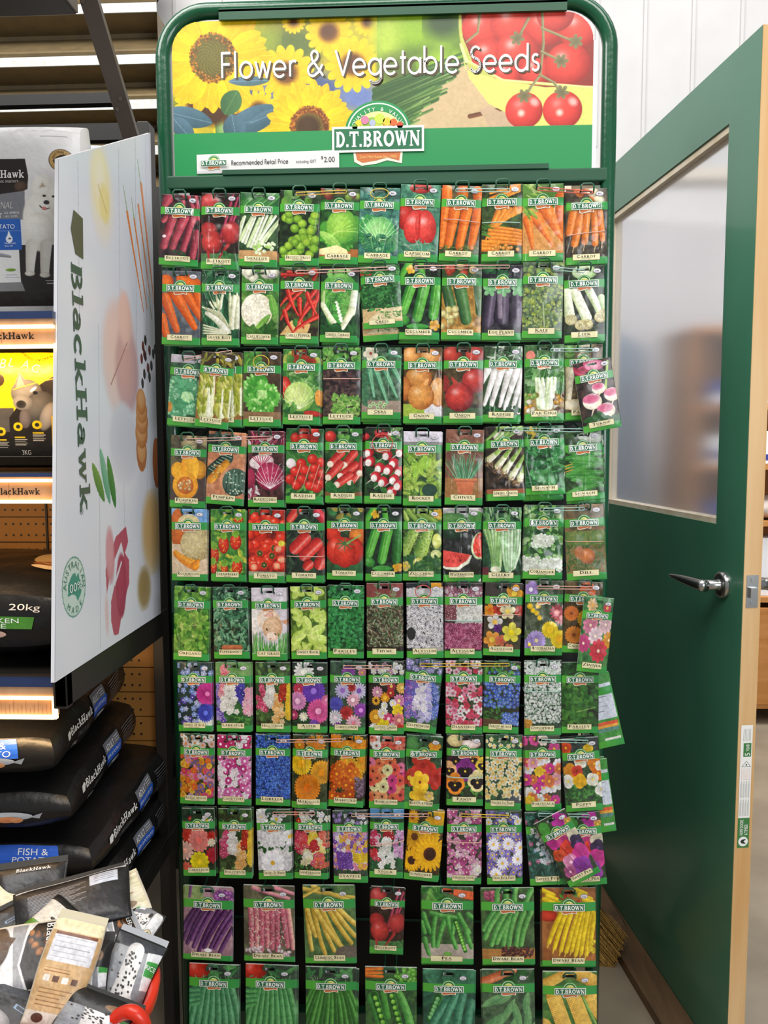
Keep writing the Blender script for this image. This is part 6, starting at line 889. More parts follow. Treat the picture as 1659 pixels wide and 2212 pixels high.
c = CM(); x, z = sp(480, 168); Wd = sp(1168, 140)[0] - x; VF = mono('Flower & Vegetable Seeds', .105, .07)
c.lay(VF, x + .0035, z - .003, 0.0462, '4a3a20', 0, Wd); c.lay(VF, x, z, 0.0462, 'f0ece6', 1, Wd); c.build('title_lettering', smap, M['sign'], sign)
def emblem(c, cx, cz, w, L0=0, full=False):
    """brand emblem: name plate with arch of produce above and ribbon below; w = plate width"""
    h = w * (.27 if full else .235); ax, ay, zb_ = (.36, .30, cz + h * .3) if full else (.245, .24, cz + h * .15)
    c.ell(cx, zb_, w * ax, w * (ay + .025), '1f8a4a' if full else '3f9a3c', L0, 0, 180); c.ell(cx, zb_, w * (ax - .025), w * ay, 'f0f4e4', L0 + 1, 0, 180); c.ell(cx, zb_, w * (ax - .04), w * (ay - .013), '2f7f3c' if not full else '1f8a4a', L0 + 2, 0, 180)
    c.ell(cx, zb_, w * (ax - .06) * .84, w * ay * .70, 'e8e894', L0 + 3, 0, 180); c.ell(cx - w * .06, zb_, w * .12, w * ay * .5, '8ab43c', L0 + 4, 0, 180); c.ell(cx + w * .09, zb_, w * .1, w * ay * .42, 'd88a30', L0 + 4, 0, 180); c.ell(cx, zb_, w * .06, w * ay * .55, 'b8c850', L0 + 5, 0, 180)
    rb = .27 if full else .25
    c.poly([(cx - w * rb, cz - h * .42), (cx + w * rb, cz - h * .42), (cx + w * (rb - .01), cz - h * .95), (cx + w * .1, cz - h * .82), (cx - w * .02, cz - h * .95), (cx - w * .18, cz - h * 1.02), (cx - w * (rb - .01), cz - h * .86)], 'e8e0cc', L0 + 1)
    c.poly([(cx - w * (rb - .02), cz - h * .42), (cx + w * (rb - .02), cz - h * .42), (cx + w * (rb - .04), cz - h * .84), (cx + w * .1, cz - h * .7), (cx - w * .02, cz - h * .82), (cx - w * .17, cz - h * .9), (cx - w * (rb - .04), cz - h * .78)], 'c8703c', L0 + 2)
    c.rect(cx - w / 2, cz - h / 2, cx + w / 2, cz + h / 2, 'f4f2ea', L0 + 6, 14, 2); c.rect(cx - w / 2 + h * .09, cz - h * .41, cx + w / 2 - h * .09, cz + h * .41, '1f6a45', L0 + 7, 14, 2)
    VF = slab('D.T.BROWN', 1.08, .02); V = np.array(VF[0]); s_ = h * .60
    c.lay((V, VF[1]), cx - w * .455, cz - s_ * .5, s_, 'f8f8f4', L0 + 8, w * .91)
ex, ez_ = sp(821, 292); c = CM(); ew = 200 * k; emblem(c, ex, ez_, ew, 0, True)
# produce and wording on the big emblem
for (dx, dz, r, col) in [(-.25, .13, .03, '7aa83c'), (-.21, .17, .035, 'e8c830'), (-.14, .2, .045, 'c87a98'), (-.06, .17, .035, 'a8b0c8'), (.02, .21, .055, 'c0d848'), (.1, .18, .045, 'e0c038'), (.17, .17, .04, 'd8642c'), (.24, .14, .035, 'c84a28')]: c.ell(ex + dx * ew, ez_ + dz * ew, r * ew, r * ew, col, 6)
t_ = 'QUALITY & VALUE'
for i, ch in enumerate(t_):
    q = math.radians(160 - i * 140 / (len(t_) - 1))
    if ch != ' ': c.text(ch, ex + .275 * ew * math.cos(q), ez_ + .081 * ew + .235 * ew * math.sin(q), .042 * ew, 'f4f4e8', 4, rot=(math.degrees(q) - 90) * .8, center=True)
c.text('Seed Merchants Est. 1908', ex - .2 * ew, ez_ - .2 * ew, .034 * ew, 'f0c070', 4, width=.4 * ew)
c.build('brand_emblem', smap, M['sign'], sign)
# price ticket
tx, tz = sp(422, 371); tx1, tz1 = sp(736, 320)
def tmap(x, z, l): return np.stack([x, np.full_like(x, sgY - 0.006) - l * 0.0004, z + (x - tx) * .012], 1)
tk = MB(); tk.box((tx, sgY - 0.0058, tz), (tx1, sgY - 0.0036, tz1)); pt = tk.build('price_card', M['edgewhite'], sign)
c = CM(); c.rect(tx, tz, tx1, tz1, 'dcdad8', 0, 4, 1); c.rect(tx, tz, tx1, tz + .0045, 'c8c6c8', 1); emblem(c, tx + .034, (tz + tz1) / 2, .052, 2)
cw = tx1 - tx; zc = (tz + tz1) / 2; c.lay(mono('Recommended Retail Price', .13, .06), tx + cw * .245, zc - .004, .0085, '2a2a2c', 2, cw * .4); c.text('including GST', tx + cw * .7, zc - .004, .0055, '2a2a2c', 2, cw * .14); c.text('$', tx + cw * .875, zc + .002, .006, '1c1c1e', 2); c.text('2.00', tx + cw * .895, zc - .004, .0105, '1c1c1e', 2, cw * .075); c.build('price_print', tmap, M['card'], pt)
# ---------------------------------------------------------------- hooks and packets
PY = 1.447      # plane of the front packets
RNG = np.random.RandomState(5)
def hook_mesh(loc_x, loc_z, depth, w=0.023):
    """double wire from the rail to an upturned U tip; front at local y"""
    h = w / 2; P = [(-h, depth, .026), (-h, .02, .002), (-h, -.004, -.001), (-h, -.009, .004), (-h, -.009, .010), (-h + .004, -.009, .0135), (h - .004, -.009, .0135), (h, -.009, .010), (h, -.009, .004), (h, -.004, -.001), (h, .02, .002), (h, depth, .026)]
    return [(loc_x + a, PY + b, loc_z + c) for a, b, c in P]
PACK_CACHE = {}
def make_pouch(key, art, w, h, Hn, seed, crink):
    A = Art(100, Hn, 0.86 if Hn > 150 else 1.2, seed); art(A); A.finish()
    def fr(v): return v * Hn
    if Hn > 150: b0, b1, e0 = fr(.18), fr(.288), fr(.905)
    else: b0, b1, e0 = fr(.175), fr(.285), fr(.925)
    g1, g2 = '4fa838', '2f9448'; gt = ((A.X / 100) ** 1.5)[..., None]; gc = hx(g1) * (1 - gt) + hx(g2) * gt
    mk = (((A.Y >= b0) & (A.Y <= b1)) | (A.Y >= e0))[..., None]; A.a = np.where(mk, gc, A.a)
    u = A.X / 100 - .5; v = 1 - A.Y / Hn; X = u * w; Z = v * h
    pil = (1 - (2 * np.abs(u)) ** 4) * (1 - np.abs(2 * v - 1) ** 6)
    n1 = A.noise(26, 2) - .5; n2 = A.noise(60, 1) - .5
    Y = -(0.0022 + 0.0032 * pil * (.75 + .5 * n2)) - crink * 0.0042 * n1 * (.3 + .7 * pil)
    for _ in range(int(crink * 4)):   # straight creases in the film
        px, pz, q = A.r.rand() * 100, A.r.rand() * Hn, A.r.rand() * .5 - .25; d = (A.X - px) * math.cos(q) + (A.Y - pz) * math.sin(q); fall = np.exp(-((A.Y - pz) / (Hn * .25)) ** 2)
        Y -= crink * 0.0013 * np.exp(-(d / 2.2) ** 2) * fall
    Y += crink * .0022 * np.sin(v * 9 + seed) * (u + .5) ** 2
    ny, nx = X.shape; idx = np.arange(nx * ny).reshape(ny, nx); slot = (np.abs(A.X - 49) < 13) & (np.abs(A.Y - Hn * .052) < 3.0)
    q = np.stack([idx[:-1, :-1], idx[1:, :-1], idx[1:, 1:], idx[:-1, 1:]], -1); qk = ~(slot[:-1, :-1] & slot[1:, 1:]); F1 = q[qk]
    V1 = np.stack([X, Y, Z], -1).reshape(-1, 3); C1 = A.a.reshape(-1, 3)
    # border skirt to the back sheet
    ring = np.concatenate([idx[0, :], idx[1:, -1], idx[-1, -2::-1], idx[-2:0:-1, 0]]); n = len(ring); Vr = V1[ring].copy(); Vr[:, 1] = 0.0006; Cr = np.tile(hx('dfe8dc'), (n, 1)); b = len(V1)
    F2 = np.array([(ring[i], ring[(i + 1) % n], b + (i + 1) % n, b + i) for i in range(n)])
    # back sheet
    bx, bz = np.meshgrid(np.linspace(-.5, .5, 13), np.linspace(0, 1, 25)); Vb = np.stack([bx * w, np.full_like(bx, .0006), bz * h], -1).reshape(-1, 3); bi = np.arange(13 * 25).reshape(25, 13) + b + n; qb = np.stack([bi[:-1, :-1], bi[:-1, 1:], bi[1:, 1:], bi[1:, :-1]], -1).reshape(-1, 4); cxx = (bx[:-1, :-1] + bx[1:, 1:]).ravel() / 2; czz = (bz[:-1, :-1] + bz[1:, 1:]).ravel() / 2
    qb = qb[~((np.abs(cxx) < .12) & (np.abs(czz - .948) < .03))]
    V = np.concatenate([V1, Vr, Vb]); C = np.concatenate([C1, Cr, np.tile(hx('e4e6e2'), (len(Vb), 1))])
    me = ('pouch', V, np.concatenate([F1, F2, qb]), C)
    def surf(x, z):   # front depth at local x,z
        fx = np.clip((x / w + .5) * (nx - 1), 0, nx - 1.001); fy = np.clip((1 - z / h) * (ny - 1), 0, ny - 1.001); i = fx.astype(int); j = fy.astype(int); a = fx - i; c = fy - j
        return (Y[j, i] * (1 - a) + Y[j, i + 1] * a) * (1 - c) + (Y[j + 1, i] * (1 - a) + Y[j + 1, i + 1] * a) * c
    return me, surf
def pouch_obj(me, parent=None, name='pouch'):
    o = mesh(name, me[1], me[2], M['print'], parent, cols=me[3], smooth=True, local=True); return o
def dress(root, name, w, h, big_, badge, surf):
    def mp(x, z, l): return np.stack([x, surf(x, z) - 0.0006 - l * 0.00022, z], 1)
    c = CM(); f = .80 if big_ else 1.0
    if big_: emblem(c, 0.0, h * .765, w * .58)
    else: emblem(c, -0.015 * w, h * .762, w * .72)
    c.build('brand_emblem', mp, M['print'], root, local=True)
    c = CM(); lw = w * (.62 if big_ else .66); cx = -0.02 * w; z0, z1 = (h * .035, h * .115) if big_ else (h * .055, h * .135); lh = z1 - z0
    c.rect(cx - lw / 2, z0, cx + lw / 2, z1, '8a7a48', 0, 12, 2); c.rect(cx - lw / 2 + .0004, z0 + .0004, cx + lw / 2 - .0004, z1 - .0004, 'efe6b8', 1, 12, 2)
    first = True; VF = glyphs(name); tw = min(lw * .92, len(name) * lh * .52); c.lay(roman(name), cx - tw / 2, z0 + lh * .38, lh * .50, '2c2820', 2, tw)
    if name not in ('ROCKET', 'OREGANO', 'PEPPERMINT', 'THYME', 'CAT GRASS', 'CHIVES', 'DILL', 'SWEET BASIL'):
        sw = lw * (.3 + .25 * ((len(name) * 7) % 10) / 10); n = 9
        for i in range(n): xx = cx - sw / 2 + sw * i / n; c.rect(xx, z0 + lh * .15, xx + sw / n * (.55 + .25 * (i % 3 == 0)), z0 + lh * .25, '8c8468', 2)
    c.build('name_label', mp, M['print'], root, local=True)
    c = CM(); bx, bz, rx = w * (.31 if not big_ else .28), h * (.925 if not big_ else .90), w * (.10 if not big_ else .072); rz = rx * .62
    c.ell(bx, bz, rx, rz, '5a5a60', 0); c.ell(bx, bz, rx * .93, rz * .9, 'e4e0e8', 1); c.ell(bx, bz, rx * .84, rz * .78, '7a7880', 2); c.ell(bx, bz, rx * .81, rz * .74, 'e4e0e8', 3)
    if badge: c.text(badge, bx - rx * .5, bz - rz * .3, rz * .62, '2c2c34', 4, width=rx * (1.0 if len(badge) > 2 else .6))
    else:
        for i in range(3): c.rect(bx - rx * .42 + i * rx * .3, bz - rz * .28, bx - rx * .42 + i * rx * .3 + rx * .18, bz + rz * .3, '55555c', 4)
    for i in range(4): c.rect(bx - rx * .4 + i * rx * .2, bz - rz * .58, bx - rx * .4 + i * rx * .2 + rx * .13, bz - rz * .5, '77777e', 4)
    c.build('seed_count_badge', mp, M['print'], root, local=True)
def place(o, tx, ty, bx, by, Y, dz=0, dx=0, rot=0):
    T = atY(tx, ty, Y); B = atY(bx, by, Y); o.location = (B[0] + dx, Y, B[2] + dz); ang = math.atan2(T[0] - B[0], T[2] - B[2]) + rot; o.rotation_euler = (0, ang, 0); return np.linalg.norm(T - B)
NB = 0; HOOKS = []
def add_packet(name, look, tx, ty, bx, by, wpx, badge, art, label, group, Y=PY, Hn=188, seed=0, crink=.5, name_obj='seed_packet', yaw=0):
    T = atY(tx, ty, Y); B = atY(bx, by, Y); h = float(np.linalg.norm(T - B)); w = wpx * Y / F * 1.0
    root = thing(name_obj, label, 'seed packet', (B[0], Y, B[2]), group); root.rotation_euler = (0, math.atan2(T[0] - B[0], T[2] - B[2]), yaw)
    me, surf = make_pouch(name, art, w, h, Hn, seed, crink); po = pouch_obj(me, root); dress(root, name, w, h, Hn < 150, badge, surf)
    return root, po, T, B, h, w
rails = {}
CR = {('top row', 0): 1.2, ('top row', 1): 1.1, ('second row', 1): 1.0, ('second row', 6): 1.0, ('eighth row', 6): 1.6, ('eighth row', 3): 1.0, ('fifth row', 7): 1.4, ('fifth row', 8): 1.1, ('fifth row', 9): 1.2, ('fifth row', 6): .9, ('ninth row', 9): 1.6, ('third row', 9): 1.1, ('fourth row', 8): 1.1, ('fourth row', 9): 1.3, ('sixth row', 9): 1.2, ('third row', 8): .8, ('top row', 10): .9}
seed = 0
for rowname, items in SMALL + BIG:
    big_ = rowname in ('tenth row', 'bottom row')
    zr = atY(820, np.mean([it[3] for it in items]) + 8, PY)[2] - 0.004 + .026
    rail = MB().tube([(Lx + .0, BY - .006, zr + .004), (Rx - .0, BY - .006, zr + .004)], 0.0028, 8).build('hook_rail', M['hook'], stand, smooth=True); rails[rowname] = (rail, zr)
    for i, it in enumerate(items):
        nm, look, tx, ty, bx, by, wpx, badge, art = it; seed += 1; b = big_ and wpx > 90
        lab = '%s seed packet showing %s, %s from left in %s' % (nm.lower(), look, ORD[i], rowname)
        words = lab.split()
        if len(words) > 16: lab = '%s seed packet showing %s, %s' % (nm.lower(), look, rowname)
        if len(lab.split()) > 16: lab = '%s packet with %s, %s' % (nm.lower(), look, rowname)
        g = 'front seed packets in the ' + rowname; Y = PY + (0.0 if i % 2 else 0.0025)
        root, po, T, B, h, w = add_packet(nm, look, tx, ty, bx, by, wpx, badge, art, lab, g, Y, 142 if b else 188, seed, CR.get((rowname, i), .3 + .3 * RNG.rand()))
        hx_, hz_ = T[0] - .01 * w, T[2] - h * .058
        if (rowname, i) not in (('seventh row', 10),):
            HOOKS.append((rowname, i, hx_, hz_)); rl, zr_ = rails[rowname]
            MB().tube([tuple(p) for p in hook_mesh(hx_, hz_, BY - PY - .006)], 0.00165, 7).build('hook', M['hook'], rl, smooth=True)
        # further packets on the same hook, showing only at the edges
        nb = 1 + (RNG.rand() < .55)
        for j in range(nb):
            o = po.copy(); o.name = 'seed_packet'; COL.objects.link(o); o.parent = None; dx = RNG.randn() * .0016; dz = -.0022 * (j + 1) * (RNG.rand() + .3); rot = RNG.randn() * .012
            if big_: dz -= .0045 * (j + 1)
            if (rowname, i) == ('second row', 5): dz = -.022 - .004 * j
            if (rowname, i) == ('third row', 5): dz = -.005 * (j + 1)
            if (rowname, i) == ('fourth row', 9): dz = -.010 - .003 * j
            if (rowname, i) == ('fourth row', 10): dz = -.007 - .002 * j; rot = .03
            o.location = (B[0] + dx, Y + .0085 * (j + 1), B[2] + dz); o.rotation_euler = (0, math.atan2(T[0] - B[0], T[2] - B[2]) + rot, 0)
            tag(o, '%s seed packet %s %s packet in %s' % (nm.lower(), 'tucked right behind the front' if j == 0 else 'third deep, behind the front', ORD[i], rowname), 'seed packet', 'seed packets hanging behind the front ones')
# stray packets
add_packet('LETTUCE', '', 473, 763, 456, 924, 73, '1250', cos, 'cos lettuce seed packet tilted clockwise over its straight twin, third row', None, PY - .014, 188, 201, .5)
add_packet('TURNIP', '', 1277, 779, 1302, 929, 80, '', turnip, 'tilted turnip seed packet hanging half off the right edge, third row', None, PY - .016, 188, 202, .4)
add_packet('ZINNIA', '', 1294, 1290, 1277, 1452, 64, '', zinnia, 'tilted pink zinnia seed packet at the right edge below the sixth row', None, PY - .018, 188, 203, .5)
add_packet('SWEET PEA', '', 1186, 1763, 1264, 1899, 78, '', sweetpea_m, 'magenta sweet pea seed packet tilted steeply across two others, ninth row', None, PY - .020, 188, 204, .9)
def backside(a):
    a.bg('4f9a44', '3f8a3c', 30); a.rect(14, 26, 96, 116, 'ccd2e0'); [a.rect(22, 34 + i * 12, 22 + 50 * (1 - .3 * (i % 2)), 35.4 + i * 12, '8a8c98') for i in range(6)]; a.rect(18, 122, 94, 130, 'd85a3c'); a.rect(18, 130, 94, 138, 'e0a040'); a.rect(18, 138, 94, 148, '5a8a7c'); a.rect(36, 164, 92, 182, 'dcdad8'); [a.rect(44 + i * 6, 170, 47 + i * 6, 172, '8a8a8c') for i in range(5)]
def back_packet(tx, ty, bx, by, wpx, Y, label, seed, yaw=0):
    T = atY(tx, ty, Y); B = atY(bx, by, Y); h = float(np.linalg.norm(T - B)); w = wpx * Y / F
    def nb(A): backside(A)
    A_ = None; me, surf = make_pouch('', backside, w, h, 188, seed, .4); o = pouch_obj(me, None, 'seed_packet'); o.location = (B[0], Y, B[2]); o.rotation_euler = (0, math.atan2(T[0] - B[0], T[2] - B[2]), yaw); tag(o, label, 'seed packet')
back_packet(1283, 1456, 1319, 1612, 62, PY + .018, 'seed packet turned back to front beside flat parsley at right edge', 301)
back_packet(1286, 1458, 1312, 1606, 60, PY + .026, 'second reversed seed packet behind the one beside flat parsley', 302)
back_packet(1290, 1640, 1312, 1796, 40, PY + .018, 'narrow edge of reversed seed packet beside the poppy packet', 303)
back_packet(1284, 1636, 1306, 1790, 40, PY + .027, 'deeper reversed seed packet beside the poppy packet', 304)
# rubber bands stretched between hook tips or round packets
def band(px0, py0, px1, py1, m_, label, r=.0009, Y=PY - .012, gap=3.0):
    a, b = atY(px0, py0, Y), atY(px1, py1, Y); n = b - a; nn = np.array([-n[2], 0, n[0]]) / (np.linalg.norm(n) + 1e-9) * gap * Y / F
    MBt = MB().tube([a + nn, b + nn, b + nn * .2 + n * .004, b - nn, a - nn, a - nn * .2 - n * .004], r, 6, closed=True); tag(MBt.build('rubber_band', m_, None, smooth=True), label, 'rubber band')
def wrap(px0, py0, px1, py1, m_, label, bow=0): 
    Y = PY - .0095; a, b = atY(px0, py0, Y), atY(px1, py1, Y); P = [a + (b - a) * t + np.array([0, .004 * (2 * t - 1) ** 2, -bow * 4 * t * (1 - t)]) for t in np.linspace(0, 1, 9)]; bk = [p + np.array([0, .022, 0]) for p in P[::-1]]
    MBt = MB().tube(P + bk, .0009, 6, closed=True); tag(MBt.build('rubber_band', m_, None, smooth=True), label, 'rubber band')
RB = M
band(640, 419, 748, 414, RB['rubber_yellow'], 'yellow rubber band stretched between brussels sprout and cabbage hooks')
band(985, 411, 1100, 411, RB['rubber_teal'], 'pale rubber band stretched between two carrot hooks, top row')
band(1162, 408, 1280, 416, RB['rubber_red'], 'red rubber band stretched to the last carrot hook, top row')
band(640, 588, 838, 580, RB['rubber_pink'], 'pink rubber band running from chilli to cress hooks')
band(896, 577, 1100, 576, RB['rubber_pink'], 'pink rubber band running from cucumber to egg plant hooks')
band(1196, 580, 1262, 586, RB['rubber_teal'], 'pale rubber band stretched between kale and leek hooks')
band(398, 776, 500, 760, RB['rubber_pink'], 'pink rubber band over two lettuce packets, third row left')
band(1190, 756, 1284, 756, RB['rubber_teal'], 'pale rubber band between pak choi and parsnip hooks')
band(402, 951, 588, 945, RB['rubber_pink'], 'long pink rubber band across the two pumpkin packets')
band(1090, 927, 1270, 930, RB['rubber_teal'], 'pale rubber band across the spring onion and spinach hooks')
band(1175, 1101, 1262, 1099, RB['rubber_teal'], 'pale rubber band between coriander and dill hooks')
band(1162, 1269, 1280, 1270, RB['rubber_pink'], 'pink rubber band between billy buttons and calendula hooks')
band(742, 1441, 846, 1441, RB['rubber_pink'], 'pink rubber band between cornflower and cottage garden hooks')
band(908, 1437, 1100, 1436, RB['rubber_yellow'], 'yellow rubber band from delphinium to forget me not hooks')
band(598, 1601, 740, 1599, RB['rubber_pink'], 'pink rubber band across the lobelia and marigold packets')
band(1170, 1600, 1270, 1602, RB['rubber_teal'], 'pale rubber band from portulaca to poppy hooks')
band(590, 1757, 680, 1757, RB['rubber_pink'], 'pink rubber band between white daisy and snapdragon hooks')
band(760, 1761, 925, 1761, RB['rubber_pink'], 'pink rubber band across statice stock and sunflower hooks')
band(995, 1761, 1100, 1764, RB['rubber_yellow'], 'yellow rubber band between pale pink and violet daisy hooks')
band(1163, 1760, 1272, 1762, RB['rubber_teal'], 'pale rubber band between the sweet pea hooks')
wrap(619, 1202, 698, 1203, RB['rubber_pink'], 'pale rubber band wrapped round the plum tomato packet')
wrap(698, 818, 778, 818, RB['rubber_pink'], 'pinkish rubber band tied round the red salad leaf packet')
wrap(960, 472, 1035, 480, RB['rubber_pink'], 'pale rubber band wrapped round the stout carrot packet')
wrap(1043, 480, 1124, 480, RB['rubber_teal'], 'pale rubber band wrapped round the baby carrot packet')
wrap(1227, 508, 1308, 498, RB['rubber_pink'], 'pale rubber band wrapped round the blunt carrot packet')
wrap(1224, 1170, 1304, 1170, RB['rubber_pink'], 'pale rubber band tied round the dill packet')
wrap(1044, 1330, 1124, 1328, RB['rubber_pink'], 'pale rubber band wrapped round the aquilegia packet')
wrap(962, 1341, 1040, 1342, RB['rubber_teal'], 'pale rubber band wrapped round the purple alyssum packet')
wrap(1133, 1494, 1210, 1495, RB['rubber_teal'], 'pale rubber band wrapped round the gypsophila packet')
wrap(966, 1680, 1043, 1681, RB['rubber_teal'], 'pale rubber band wrapped round the pansy packet')
wrap(800, 1830, 872, 1818, RB['rubber_pink'], 'pink rubber band wrapped round the stock packet')
wrap(966, 1819, 1040, 1822, RB['rubber_pink'], 'pink rubber band wrapped round the pale pink flower packet')
wrap(1258, 1360, 1302, 1382, RB['rubber_red'], 'red rubber band wrapped round the tilted zinnia packet')
def loop(px, py, rx, ry, m_, label):
    Y = PY - .0105; c = atY(px, py, Y); kx = Y / F
    tag(MB().tube([(c[0] + rx * kx * math.cos(q), Y, c[2] + ry * kx * math.sin(q)) for q in np.linspace(0, 6.283, 25)[:-1]], .0009, 6, closed=True).build('rubber_band', m_, None, smooth=True), label, 'rubber band')
loop(564, 782, 17, 14, RB['rubber_yellow'], 'yellow rubber band ring hanging from the soft lettuce hook')
loop(826, 958, 22, 20, RB['rubber_red'], 'red rubber band ring hanging from the red and white radish hook')
loop(820, 418, 19, 10, RB['rubber_yellow'], 'yellow rubber band ring hanging from the savoy cabbage hook')
loop(914, 1278, 17, 14, RB['rubber_red'], 'red rubber band ring hanging from the white alyssum hook')
# ---------------------------------------------------------------- dog food shelving on the left
XG = -0.53
gon = thing('dog_food_shelving', 'dark bronze shop shelving with lit shelf edges on the left', 'shelving', (-1.0, 1.4, 0))
m = MB(); m.box((XG - .027, 1.57, 0), (XG - .004, 1.61, 1.948)); m.build('upright_post', M['gondola'], gon, bevel=.002)
m = MB(); m.box((-1.7, 1.612, .45), (XG - .03, 1.62, 1.1)); m.box((-1.7, 1.612, 1.1), (XG - .03, 1.62, 1.86))
# perforations as small dark dimples in slats
slat = MB(); holes = MB(); zz_ = 0.50
while zz_ < 1.86:
    slat.box((-1.25, 1.604, zz_), (XG - .028, 1.612, zz_ + .052))
    for k in range(22):
        for dz in (.014, .038): x = -.60 - k * .0165 * 1.0; holes.tube([(x, 1.6035, zz_ + dz), (x, 1.6055, zz_ + dz)], .0026, 8)
    zz_ += .0545
bp_ = m.build('back_panel', M['gondola'], gon); slat.build('perforated_slats', M['peg'], bp_); holes.build('peg_holes', M['black'], bp_)
m = MB(); [m.box((x, 1.600, .5), (x + .004, 1.6045, 1.86)) for x in (-.792, -1.0)]; m.build('divider_strip', M['black'], bp_)
m = MB(); m.box((-1.7, 1.60, 1.997), (-.619, 1.62, 2.018)); m.box((-1.7, 1.60, 1.925), (XG - .03, 1.62, 1.958)); m.build('top_rail', M['black'], gon)
m = MB(); m.box((-1.3, 1.90, .2), (-.585, 1.93, 1.93)); m.build('gap_darkening_board', M['gondola'], gon)  # added dark board, keeps the gap beside the stand dark
m = MB(); m.box((-1.7, 1.12, .43), (XG, 1.62, .468)); m.build('base_deck', M['black'], gon, bevel=.003)
m = MB(); [m.box((x, y, 0), (x + .05, y + .05, .43)) for x in (-1.65, -.95) for y in (1.15, 1.55)]; m.build('base_leg', M['black'], gon)
def shelf(y_led1, y_led2, yblue, xr, y0=1.125):
    zt_ = atY(60, yblue[0], y0)[2]; s = MB(); s.box((-1.7, y0 + .012, zt_ - .012), (xr - .004, 1.60, zt_)); sh = s.build('shelf', M['gondola'], gon)
    za_, zb_, zc_ = atY(60, yblue[1], y0)[2], atY(60, y_led1, y0)[2], atY(60, y_led2, y0)[2]
    MB().box((-1.7, y0, za_), (xr, y0 + .012, zt_)).build('price_channel', M['channelblue'], sh)
    MB().box((-1.7, y0 + .002, zb_), (xr, y0 + .012, za_)).build('lower_lip', M['woodprint'], sh)
    st = MB().box((-1.7, y0 + .006, zc_), (xr, y0 + .012, zb_)).build('brand_strip', M['woodprint'], sh)
    for z in (zb_, zc_): MB().box((-1.7, y0 - .001, z - .0024), (xr, y0 + .007, z + .0024)).build('led_tube', M['led'], sh)
    area('led_shelf_glow', (-.9, y0 + .02, zc_ - .006), (-.9, y0 + .30, zc_ - .22), .72, .012, 1.6, (1.0, .66, .33))
    return sh, st, zb_, zc_, y0
def strip_text(st, px0, px1, ypx, y0):
    a = atY(px0, ypx, y0)[0]; b = atY(px1, ypx, y0)[0]; z = atY(60, ypx, y0)[2]; c = CM(); V, Fc = slab('BlackHawk', .8); c.lay((V, Fc), a, z, .0098, '2a1f1a', 0, b - a)
    for i in range(6): x = -.72 + i * .03 + .008 * ((i * 7) % 3); c.rect(x - .06, z - .006, x - .0594, z + .018, '8f6a50', 0)
    c.build('brand_lettering', lambda x, z, l: np.stack([x, np.full_like(x, y0 + .0054), z], 1), M['card'], st)
for (l1, l2, blue, xr, tx0, tx1, ty) in [(705, 748, (672, 688), XG - .003, -40, 70, 731), (1038, 1084, (1022, 1030), XG - .003, -14, 83, 1069), (1508, 1550, (1467, 1484), XG - .026, None, 0, 0)]:
    sh, st, a_, b_2, y0 = shelf(l1, l2, blue, xr)
    if tx0 is not None: strip_text(st, tx0, tx1, ty, y0)
    else:
        c = CM()
        for i in range(24): x = -.70 + i * .0065; c.rect(x, b_2 + .004, x + .0005, a_ - .006 - .006 * ((i * 5) % 3), '8f6a50', 0)
        c.build('printed_lines', lambda x, z, l: np.stack([x, np.full_like(x, y0 + .0054), z], 1), M['card'], st)
        MB().box((XG - .028, y0 - .001, b_2 - .002), (XG - .022, y0 + .006, a_ + .002)).build('led_tube', M['led'], sh)
m = MB(); m.box((XG - .024, 1.12, atY(100, 1532, 1.12)[2]), (XG - .002, 1.14, .963)); m.box((XG - .022, 1.12, .905), (XG - .002, 1.60, .958)); m.build('shelf_bracket', M['gondola'], gon, bevel=.002)
# slanting brace with rivets and dark canopy box
m = MB(); P0 = np.array([-.556, 1.338, 2.077]); P1 = np.array([-.556, 1.518, 1.918]); d_ = _n(P1 - P0); P0 = P0 - d_ * .12; P1 = P1 + d_ * .12; w_ = np.array([.0155, 0, 0]); t_ = np.array([0, .004, .004])
m.hexa([P0 - w_ - t_, P0 + w_ - t_, P0 + w_ + t_, P0 - w_ + t_, P1 - w_ - t_, P1 + w_ - t_, P1 + w_ + t_, P1 - w_ + t_]); br = m.build('slanting_brace', M['strut'], gon)
m = MB()
for (px, py) in [(217, 5), (209, 30), (281, 223), (274, 246)]:
    t = (py + 60) / 430.; yy = 1.338 + (py / 288.) * .18; zz_ = 2.077 - (py / 288.) * .159; c_ = np.array([(px - 900) / F * yy, yy - .004, zz_ - .004]); m.tube([c_, c_ - np.array([0, .004, .003])], .0035, 10)
m.build('rivet', M['strut'], br)
can = MB(); can.box((-1.7, .92, 1.925), (-.492, 1.15, 2.16)); cb = can.build('canopy_box', M['black'], gon); MB().box((-.492, .93, 1.926), (-.4885, 1.149, 2.15)).build('end_cap', M['strut'], cb)
# white end panel with printed pictures
pTL, pTR, pBL, pBR = atX(127, 343, XG), atX(325, 287, XG), atX(118, 1458, XG), atX(347, 1312, XG)
y0_, y1_ = min(pTL[1], pBL[1]), max(pTR[1], pBR[1]); zlo, zhi = .957, pTR[2]; zleft = pTL[2]
PA = Art((y1_ - y0_) * 1000, (zhi - zlo) * 1000, .8, 31, 'e2e4ee')
def pp(px, py): q = atX(px, py, XG); return (q[1] - y0_) * 1000, (zhi - q[2]) * 1000
def PL(px0, py0, px1, py1, w0, w1, c, c2=None): a, b = pp(px0, py0), pp(px1, py1); PA.k(a[0], a[1], b[0], b[1], w0, w1, c, c2)
def PE(px, py, rx, ry, c, c2=None, soft=1.0, ang=0):
    a = pp(px, py); kx = abs(pp(px + 5, py)[0] - a[0]) / 5; ky = abs(pp(px, py + 5)[1] - a[1]) / 5; PA.e(a[0], a[1], rx * kx, ry * ky, ang, c, c2, 0, soft)
PA.bg('dfe3ee', 'e9eaf2', 160)
